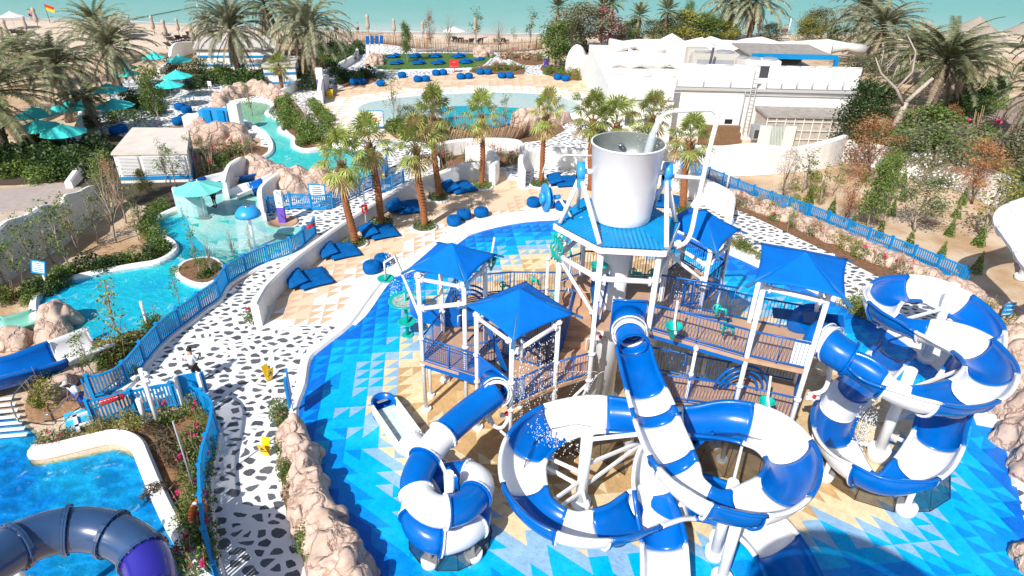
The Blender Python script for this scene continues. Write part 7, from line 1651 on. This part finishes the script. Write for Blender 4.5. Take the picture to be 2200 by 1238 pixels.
T=[('dry',(1680,435),318,'tan withered conical tree at the left end of the right sand slope',1.1),
('thin',(1722,415),318,'thin green young tree beside the tan withered one',1.1),
('thiny',(1757,440),350,'thin yellowish young tree on the right slope left of the cone shrubs',.9),
('dark',(1815,345),180,'dense dark green tree at the right corner of the service building',.75),
('rust',(1850,392),262,'large rust-brown tree in front of the wavy wall',1.6),
('rust',(1815,480),362,'small rust-brown tree leaning on the slope left of the green ones',.9),
('bush',(1862,492),352,'green tree with a thin pale trunk in the middle of the right slope',.62),
('bush',(1895,438),330,'green tree behind the middle one on the right slope',.7),
('oliveg',(1982,395),262,'grey-green tree in front of the wavy wall at right',1.5),
('oliveg',(1965,497),375,'broad green tree casting the big shadow on the right slope',1.15),
('bush',(1990,330),232,'green bush below the dead white tree',1.8),
('rust',(2032,298),228,'orange dry shrub beside the dark hedge',1.3),
('dark',(2072,262),205,'dark green clipped bush at the bend of the brick road',2.2),
('rust',(2080,435),305,'rust-coloured tree behind the yellow-green one at right',1.4),
('thiny',(2098,520),352,'tall yellow-green tree near the right edge',1.3),
('thiny',(2125,500),378,'second yellow-green tree beside the white tubes',1.2),
('bush',(2182,468),358,'green tree behind the white tube slide',1.0),
('olive',(2170,400),290,'feathery grey shrub tree at the right edge of the road',1.8),
('dark',(2140,215),165,'dark green shrub right of the huge date palm',1.1),
('oliveg',(1915,380),295,'grey-green tree beside the rust-brown one',.8),
('thin',(1700,395),330,'slender sapling at the foot of the white rampart wall',.8),
('thin',(1790,420),340,'slender sapling between the tan tree and the rust ones',.7),
('thiny',(1740,320),272,'small yellow-green sapling in front of the trellis annex',1.3),
('yel',(1735,100),40,'yellow-green round tree on the beach right of the twin date palms',1.5),
('olive',(1760,95),22,'grey olive tree behind the yellow-green round tree',1.7),
('oliveg',(1400,97),45,'low flat-topped tree right of the slim palm',1.8),
('yel',(1480,100),28,'broad leafy tree with yellowish crown on the beach',1.9),
('bush',(1525,102),42,'green tree right of the broad yellowish tree',2.2),
('oliveg',(1440,100),40,'green tree between the flat-topped and the yellowish one',1.9),
('bush',(1476,70),5,'thin tall tree top behind the broad leafy trees',.6),
('olive',(1248,112),12,'large rounded grey-green tree behind the plaster dome',1.8),
('pinkt',(1292,108),18,'tree with wine-coloured flowers beside the rounded grey-green one',1.4),
('bush',(1190,150),52,'dense green tree beside the purple post',1.2),
('oliveg',(1205,140),70,'green tree behind the purple post',1.1),
('thin',(1140,100),14,'slender light green tree before the sea right of the stick fence',1.0),
('thin',(1105,95),58,'small sapling by the right end of the stick fence',1.0),
('bare',(1070,112),42,'sparse wine-brown sapling behind the stick fence',1.0),
('thin',(1022,100),14,'slender tree with two green tufts in front of the sea',1.0),
('rust',(925,112),28,'bright rust-orange tree between the lawn and the sea',.6),
('bare',(965,112),30,'bare grey twiggy tree right of the rust-orange one',.8),
('bush',(876,135),52,'slim tree with a dense green tuft at the left of the lawn',.5),
('thin',(800,98),72,'small round-headed sapling at the stick fence',1.5),
('thin',(755,92),50,'thin sapling by the beach walk',1.0),
('thiny',(848,260),155,'slim tree with a full yellow-green crown at the wading pool',.85),
('bare',(860,270),208,'thin bare sapling right of the slim full-crowned tree',.8),
('pinkt',(935,270),195,'wine-coloured shrub tree behind the fourth fan palm',.75),
('thin',(1088,280),200,'sparse tall sapling between the fifth and sixth fan palms',.9),
('oliveg',(880,285),230,'leafy shrub at the near edge of the wading pool',1.6),
('bush',(905,285),248,'green shrub row left of the slanted sticks',1.6),
('bush',(345,268),148,'round-headed leafy tree with pinkish stem above the pebble terrace',.62),
('thin',(330,330),262,'yellow-green sapling in front of the white hut roof',1.1),
('bare',(255,520),345,'brown withered tree at the right end of the sand bed, tallest',.6),
('bare',(270,480),340,'second brown withered tree behind the tallest one',.6),
('rust',(262,470),345,'brown feathery dead foliage tree in the sand bed',.5),
('yel',(318,420),365,'yellow-green shrub beside the hut wall',.8),
('thin',(215,522),405,'tall thin sapling in the middle of the sand bed',.9),
('thin',(165,535),430,'thin sapling left of the middle of the sand bed',1.0),
('thiny',(168,545),420,'thin yellow-leaved sapling in the sand bed',.8),
('thin',(155,590),425,'long bare-stemmed tree leaning over the sand bed',.8),
('thin',(115,565),450,'leafy sapling in front of the garden wall',.9),
('thin',(80,598),465,'leafy pale-stemmed sapling left of the notice',1.1),
('thin',(50,610),508,'short sapling at the left end of the sand bed',1.0),
('thiny',(8,612),520,'sapling cut by the left edge',1.0),
('thin',(245,500),420,'sapling among the brown withered trees',.8),
('bush',(245,450),335,'green undergrowth tree behind the brown withered ones',.7),
('thin',(310,500),400,'sapling right of the brown withered trees',.8),
('thin',(300,515),440,'low sapling at the hedge side of the sand bed',.9),
('thin',(360,395),300,'sapling right in front of the hut louvres',.9),
('thin',(380,400),310,'second sapling in front of the hut louvres',.9),
('thiny',(420,365),285,'sapling at the right side of the hut',.9),
('oliveg',(445,365),300,'grey-leaved sapling beside the hut',.7),
('thiny',(535,375),298,'bare sapling by the river beside the boulders',.9),
('thin',(540,250),170,'bare sapling right of the green pool',.9),
('bare',(660,285),215,'slender bare sapling in the hedge at the river',.8),
('thin',(610,190),120,'leafy sapling in front of the kiosk steps',1.0),
('thiny',(640,260),190,'sapling on the pebble path by the hedge',.6),
('thin',(432,595),480,'slim pale tree in the lagoon planter island',.6),
('bare',(460,598),500,'bare sapling in the lagoon planter island, right one',.6),
('thiny',(268,755),600,'slim yellow-leaved tree leaning over the lagoon',.8),
('thin',(202,810),705,'slim tree with pale trunk beside the lower picket fence',.9),
('thin',(385,655),575,'slim sapling inside the long picket fence',.7),
('thin',(545,565),478,'bare sapling by the mushroom fountain',.35),
('bare',(505,560),490,'small bare sapling standing in the shallow lagoon',.6),
('bare',(820,400),330,'bare sapling on the pebble path behind the picket fence',.6),
('bush',(1352,98),45,'rounded tree left of the slim palm on the beach',1.6),
('yel',(1555,104),50,'green tree at the foot of the twin date palms',1.7),
('oliveg',(1455,98),35,'tall loose tree behind the broad yellowish one',1.7),
('olive',(1225,118),30,'second grey-green tree behind the plaster dome',1.5),
('oliveg',(1840,190),120,'grey bush beside the right roof corner',2.0),
('dark',(1880,250),180,'dark bush behind the dead white tree',1.8),
('bush',(1935,350),280,'green bush against the wavy wall left of the grey-green one',1.6),
('rust',(1885,330),262,'rust shrub left of the dead white tree',1.3),
('olive',(1660,100),52,'low grey tree between the twin palms and the yellow-green round tree',1.8),
('bush',(1795,110),60,'green tree behind the right roof edge',1.6),
('oliveg',(1330,100),52,'grey-green tree left of the slim palm',1.6),
('bush',(1505,101),30,'tall green tree left of the twin date palms',1.3),
('yel',(1420,100),48,'yellowish bushy tree behind the cafe roof',1.7),
('thin',(1690,500),420,'low sapling on the slope under the rampart wall',.5)]
for k,(kd,b_,t_,l,w) in enumerate(T): tp(kd,b_,t_,l,w,k)
# dead white tree
dt=thing('dead_tree','bleached bare dead tree with thick forking limbs in front of the huge date palm','tree',P(1912,295)); g=P(1912,295); b=MB()
b.tube([g,g+Vector((.3,0,2.2)),g+Vector((.5,0,3.4))],[.35,.28,.24],9); b.tube([g+Vector((.5,0,3.4)),g+Vector((1.6,0,4.8)),g+Vector((2.4,.2,5.6))],[.22,.2,.16],8); b.tube([g+Vector((.4,0,3.0)),g+Vector((-.8,0,4.6)),g+Vector((-2.6,.2,6.0)),g+Vector((-3.6,0,7.4))],[.2,.13,.09,.04],7); b.tube([g+Vector((-.8,0,4.6)),g+Vector((.2,0,6.2)),g+Vector((-.1,0,8.0)),g+Vector((-1.3,0,9.4))],[.13,.1,.08,.03],7)
rr=random.Random(3)
for k in range(14): a=g+Vector((rr.uniform(-3,1),0,rr.uniform(4.5,7))); b.tube([a,a+Vector((rr.uniform(-1,1),rr.uniform(-.5,.5),rr.uniform(.3,1.5)))],[.05,.015],5)
b.build('trunk',mat('bleached_wood',(.48,.41,.35),.9,noise_amt=.3,noise_scale=5),dt)
# cone shrubs
def conesh(seed):
    rr=random.Random(seed); b=MB()
    for q in range(520): z=1.5*(1-math.sqrt(rr.random())); r=.32*(1-z/1.6)*math.sqrt(rr.uniform(.1,1.5)); a=rr.uniform(0,6.28); leafq(b,Vector((r*math.cos(a),r*math.sin(a),z+.05)),.11,rr,asp=.7)
    t=MB(); t.tube([(0,0,0),(0,0,1.6)],.02,5); return [('stake',mk('stake',t,WOOD)),('foliage',mk('cone_foliage',b,leafmat('leaf_vine',(.04,.10,.012),(.12,.22,.03),(.19,.29,.05))))]
CS=[conesh(1),conesh(2)]
pos=['first in the front row from the left','second in the front row from the left','third in the front row','fourth in the front row','fifth in the front row','sixth in the front row, below the broad tree shadow','in the back row near the white wall','in the back row second','in the middle row by the rust tree','in the middle row beside the broad tree','behind the broad tree','at the far right of the slope','beside the shadow of the white tubes','in the tube shadow nearest the fence','in the middle row left part','by the wall at the upper right']
for k,(x,y,t_) in enumerate([(1735,438,393),(1785,460,422),(1830,487,455),(1887,511,470),(1950,532,490),(2020,554,515),(1935,405,362),(1960,385,355),(1913,464,425),(1937,432,393),(2052,468,430),(2038,507,465),(2100,528,478),(2095,587,540),(1765,412,385),(2065,440,400)]):
    g=P(x,y); h=ht(x,y,t_); place(CS[k%2],'cone_shrub','green climber on a stake, '+pos[k],'shrub',g,k,(h/1.55*1.05,h/1.55*1.05,h/1.55),'cone shaped climbers on the right slope')
# shrubs
def shrub(seed,m,R=.45,h=.7,n=420,leaf=.12,fl=0,stalk=0,fm=PINK,asp=.5):
    rr=random.Random(seed); b=MB(); b2=MB()
    for q in range(n): a=rr.uniform(0,6.28); r=R*rr.random()**.6; z=h*rr.random()*(1-.5*(r/R)**2); leafq(b,Vector((r*math.cos(a),r*math.sin(a),z+.03)),leaf*rr.uniform(.6,1.2),rr,mi=0,asp=asp)
    for q in range(fl): a=rr.uniform(0,6.28); r=R*rr.random()**.5; c=Vector((r*math.cos(a),r*math.sin(a),h*rr.uniform(.6,1.15))); [leafq(b,c+Vector((rr.gauss(0,.05),rr.gauss(0,.05),rr.gauss(0,.05))),.1,rr,mi=1,asp=.9) for _ in range(14)]
    for q in range(stalk): x,y=rr.uniform(-R,R),rr.uniform(-R,R); b2.tube([(x*.6,y*.6,0),(x,y,h*rr.uniform(1.0,1.5))],.012,4,cap=False)
    o=[('foliage',mk('shrub_foliage',b,[m,fm]))]
    if stalk: o.append(('stems',mk('shrub_stems',b2,WOOD)))
    return o
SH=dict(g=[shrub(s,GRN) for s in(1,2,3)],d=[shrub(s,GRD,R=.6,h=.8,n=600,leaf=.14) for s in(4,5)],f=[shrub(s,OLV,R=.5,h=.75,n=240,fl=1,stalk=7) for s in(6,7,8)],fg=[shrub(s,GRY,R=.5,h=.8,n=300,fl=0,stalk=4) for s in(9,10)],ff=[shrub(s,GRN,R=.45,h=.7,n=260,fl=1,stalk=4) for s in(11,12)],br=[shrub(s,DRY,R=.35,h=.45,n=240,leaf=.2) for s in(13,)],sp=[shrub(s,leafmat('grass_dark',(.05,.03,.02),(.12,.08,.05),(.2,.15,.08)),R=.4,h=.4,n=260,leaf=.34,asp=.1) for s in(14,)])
for l in SH['sp']: pass
cnt=[0]; FAR=MB(); FARM=[]
def ordn(i,n):
    if i==n-1 and n>2: return 'last'
    w=['first','second','third','fourth','fifth','sixth','seventh','eighth','ninth','tenth']
    return w[i] if i<10 else f"{i+1}{'st' if (i+1)%10==1 and i+1!=11 else 'nd' if (i+1)%10==2 and i+1!=12 else 'rd' if (i+1)%10==3 and i+1!=13 else 'th'}"
def hedge(kind,px,n,label,group,jit=.25,s=1.,srange=.25,name='shrub',far=None):
    pts=PP(px); L=sum((b_-a).length for a,b_ in zip(pts,pts[1:])); q=resample(pts,L/max(1,n-.5)); rr=random.Random(len(label)+n)
    far=(pts[0].y>44) if far is None else far
    dx=px[-1][0]-px[0][0]; dy=px[-1][1]-px[0][1]; side=('left' if dx>0 else 'right') if abs(dx)>abs(dy)*.6 else ('top' if dy>0 else 'bottom')
    for i,p in enumerate(q):
        k=kind[rr.randrange(len(kind))] if isinstance(kind,(list,tuple)) else kind; l=SH[k]; sc=s*rr.uniform(1-srange,1+srange); l=l[cnt[0]%len(l)]; cnt[0]+=1
        loc=p+Vector((rr.gauss(0,jit),rr.gauss(0,jit),.02)); rz=rr.uniform(0,6.28); S=(sc,sc,sc*rr.uniform(.9,1.2))
        if far:
            M_=Matrix.Translation(loc)@Matrix.Rotation(rz,4,'Z')@Matrix.Diagonal((*S,1))
            for nm,me in l:
                idx=[]
                for mm in me.materials:
                    if mm not in FARM: FARM.append(mm)
                    idx.append(FARM.index(mm))
                b0=len(FAR.v); FAR.v+=[tuple(M_@v.co) for v in me.vertices]
                for f in me.polygons: FAR.f.append(tuple(b0+x for x in f.vertices)); FAR.m.append(idx[f.material_index]); FAR.sm.append(False)
        else: place(l,name,ordn(i,len(q))+'-from-'+side+' '+label,'shrub',loc,rz,S,group)
hedge(['f','f','fg','ff'],[(1560,436),(1620,448),(1800,528),(2000,622),(2150,697),(2185,722)],52,'flowering shrub in the bed below the pink rock bank on the right','flowering shrubs along the right path',s=.95)
hedge(['fg','g'],[(1532,512),(1580,530),(1640,560)],10,'yellow-green shrub in the bed at the back rim of the pad','shrubs at the back rim of the pad',s=.9)
hedge(['fg','g'],[(1810,655),(1850,672),(1895,690)],8,'leafy shrub in the bed just behind the right canopy','shrubs behind the right canopy',s=1.0)
hedge(['g','d'],[(70,655),(140,597),(230,580),(330,555),(355,540)],24,'green shrub along the curved rim of the lagoon','shrubs along the lagoon rim',s=1.1)
hedge('g',[(350,530),(325,510),(312,490),(325,468),(360,452)],12,'dense green shrub between the sand bed and the shallow lagoon','shrubs between sand bed and shallow lagoon',s=1.2)
hedge(['g','fg'],[(100,610),(60,635),(0,650)],8,'shrub around the small blue notice','shrubs round the blue notice',s=1.0)
hedge(['g','fg','g'],[(330,700),(290,735),(250,775),(215,815)],16,'green shrub between the long picket fence and the chute','shrubs inside the long picket fence',s=1.1,jit=.5)
hedge(['g','fg'],[(120,845),(95,860),(110,870)],5,'shrub beside the half hidden boulder by the guard','shrubs by the guard',s=1.0)
hedge(['fg','ff'],[(88,968),(140,948),(200,928),(300,912),(400,895),(440,900)],16,'spindly staked shrub in the narrow bed below the picket fence','staked shrubs under the lower picket fence',s=.9)
hedge(['ff','g','ff'],[(430,930),(420,1000),(418,1060),(430,1120),(438,1200),(455,1260)],20,'pink flowering shrub against the inside of the lower picket fence','flowering shrubs inside the lower picket fence',s=1.0,jit=.2)
hedge(['sp'],[(345,945),(365,975),(375,1010),(390,1050)],8,'dark tufted grass plant on the orange soil','dark grass tufts on the orange soil',s=1.0,jit=.3)
hedge(['ff'],[(395,1215),(410,1245)],4,'pink flowering shrub at the corner of the deep pool','flowering shrubs at the deep pool corner',s=1.1)
hedge(['br','g'],[(600,885),(612,930),(618,1000),(632,1070),(650,1130),(680,1200),(700,1260)],30,'dry brown low plant in the strip beside the rock ridge','dry plants beside the rock ridge',s=.8,jit=.1)
hedge('ff',[(556,690),(556,668)],3,'red flowering shrub at the end of the long white wall','red flowering shrubs at the wall end',s=.8)
hedge(['g','d'],[(395,590),(430,580),(465,585),(460,605),(420,605)],12,'low green shrub on the lagoon planter island','shrubs on the planter island',s=.8,jit=.2)
hedge('g',[(606,222),(625,250),(655,272),(685,300),(670,315),(645,300),(625,272),(605,250)],34,'round clipped green shrub in the hedge right of the river','clipped hedge shrubs right of the river',s=1.5,jit=.6)
hedge('g',[(676,222),(684,245),(712,272)],12,'green shrub in the narrow hedge left of the upper plaza','hedge shrubs left of the upper plaza',s=1.3,jit=.25)
hedge(['d','g'],[(732,178),(760,165),(800,168),(770,172)],12,'dark shrub behind the leftmost bean bags','shrubs behind the leftmost bean bags',s=1.5,jit=.7)
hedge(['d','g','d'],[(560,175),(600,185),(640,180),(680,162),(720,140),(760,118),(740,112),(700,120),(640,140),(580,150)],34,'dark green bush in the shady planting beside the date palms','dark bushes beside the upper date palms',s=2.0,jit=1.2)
hedge(['ff','g'],[(1015,155),(1060,150),(1118,152)],14,'red flowering shrub between bean bags and lawn','red flowering shrubs by the lawn',s=1.2,jit=.6)
hedge(['br','f'],[(1090,122),(1130,125),(1160,128)],10,'brown dry shrub below the stick fence','brown shrubs below the stick fence',s=1.5,jit=.8)
hedge(['g','fg'],[(1172,155),(1210,160),(1245,170)],12,'green shrub by the plaster dome','shrubs by the plaster dome',s=1.4,jit=.6)
hedge(['g','fg','g','f'],[(835,272),(870,292),(900,275),(930,298),(960,282),(985,292)],20,'green shrub at the near rim of the wading pool','shrubs at the near rim of the wading pool',s=1.7,jit=.8)
hedge(['ff','f'],[(945,345),(990,340),(1040,338),(1100,340),(1120,352)],18,'red flowering shrub inside the white U-shaped planter','red flowering shrubs in the white planter',s=1.0,jit=.4)
hedge(['f','g'],[(950,372),(1000,372),(1060,350)],7,'shrub in front of the white planter wall','shrubs before the white planter',s=1.0)
hedge(['g','f'],[(478,350),(440,380),(500,330),(560,325)],12,'low shrub around the boulders of the river','shrubs round the river boulders',s=1.3,jit=.6)
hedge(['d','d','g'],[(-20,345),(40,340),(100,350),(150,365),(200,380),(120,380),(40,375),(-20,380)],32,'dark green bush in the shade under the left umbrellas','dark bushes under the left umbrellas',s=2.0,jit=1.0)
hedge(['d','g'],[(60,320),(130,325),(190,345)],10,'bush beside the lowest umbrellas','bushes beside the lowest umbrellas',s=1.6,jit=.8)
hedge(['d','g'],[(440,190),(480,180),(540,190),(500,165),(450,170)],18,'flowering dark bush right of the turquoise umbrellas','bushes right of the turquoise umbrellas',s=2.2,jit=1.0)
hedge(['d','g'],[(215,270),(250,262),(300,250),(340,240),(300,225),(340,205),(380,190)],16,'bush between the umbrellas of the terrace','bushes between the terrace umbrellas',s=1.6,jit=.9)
hedge(['g','d','f'],[(1900,300),(1960,310),(2010,315),(2060,300),(1990,290),(1880,330),(1840,330)],26,'mixed green undergrowth behind the wavy wall at right','undergrowth behind the right wavy wall',s=2.2,jit=1.5)
hedge(['d','g'],[(1960,275),(2000,262),(2050,262),(2090,240),(2140,205),(2200,195)],18,'dark green bush along the inner side of the brick road','bushes along the brick road',s=2.2,jit=1.2)
hedge(['g','f'],[(2110,310),(2180,300),(2210,330),(2150,350)],12,'grey green bush on the dry lawn','bushes on the dry lawn',s=2.2,jit=1.5)
hedge(['g','fg'],[(1650,400),(1720,400),(1790,400),(1690,450),(1780,440)],12,'small shrub on the sand below the rampart wall','small shrubs below the rampart wall',s=.9,jit=1.2)
hedge(['f','fg'],[(1300,180),(1310,200),(1322,215),(1335,170),(1345,190)],14,'tall reddish shrub between the curving wall and the screens','reddish shrubs by the curving wall',s=2.4,jit=1.0)
hedge('g',[(1240,215),(1290,250)],3,'whitish climbing shrub on the curving wall','climbing shrubs on the curving wall',s=1.6)
# clipped box hedge
b=MB(); g=P(405,158); rr=random.Random(5)
for q in range(3600): leafq(b,Vector((g.x+rr.uniform(-2.6,2.6),g.y+rr.uniform(-.9,.9),rr.uniform(0,1.9))),.2,rr)
t=thing('clipped_hedge','square clipped green hedge behind the turquoise umbrellas','hedge',g); b.build('foliage',GRD,t)

me=mk('shrubbery',FAR,FARM); o=bpy.data.objects.new('shrubbery',me); C.objects.link(o); tag(o,'mass of low green and flowering shrubs filling the beds in the far half of the park','shrubbery',kind='stuff')
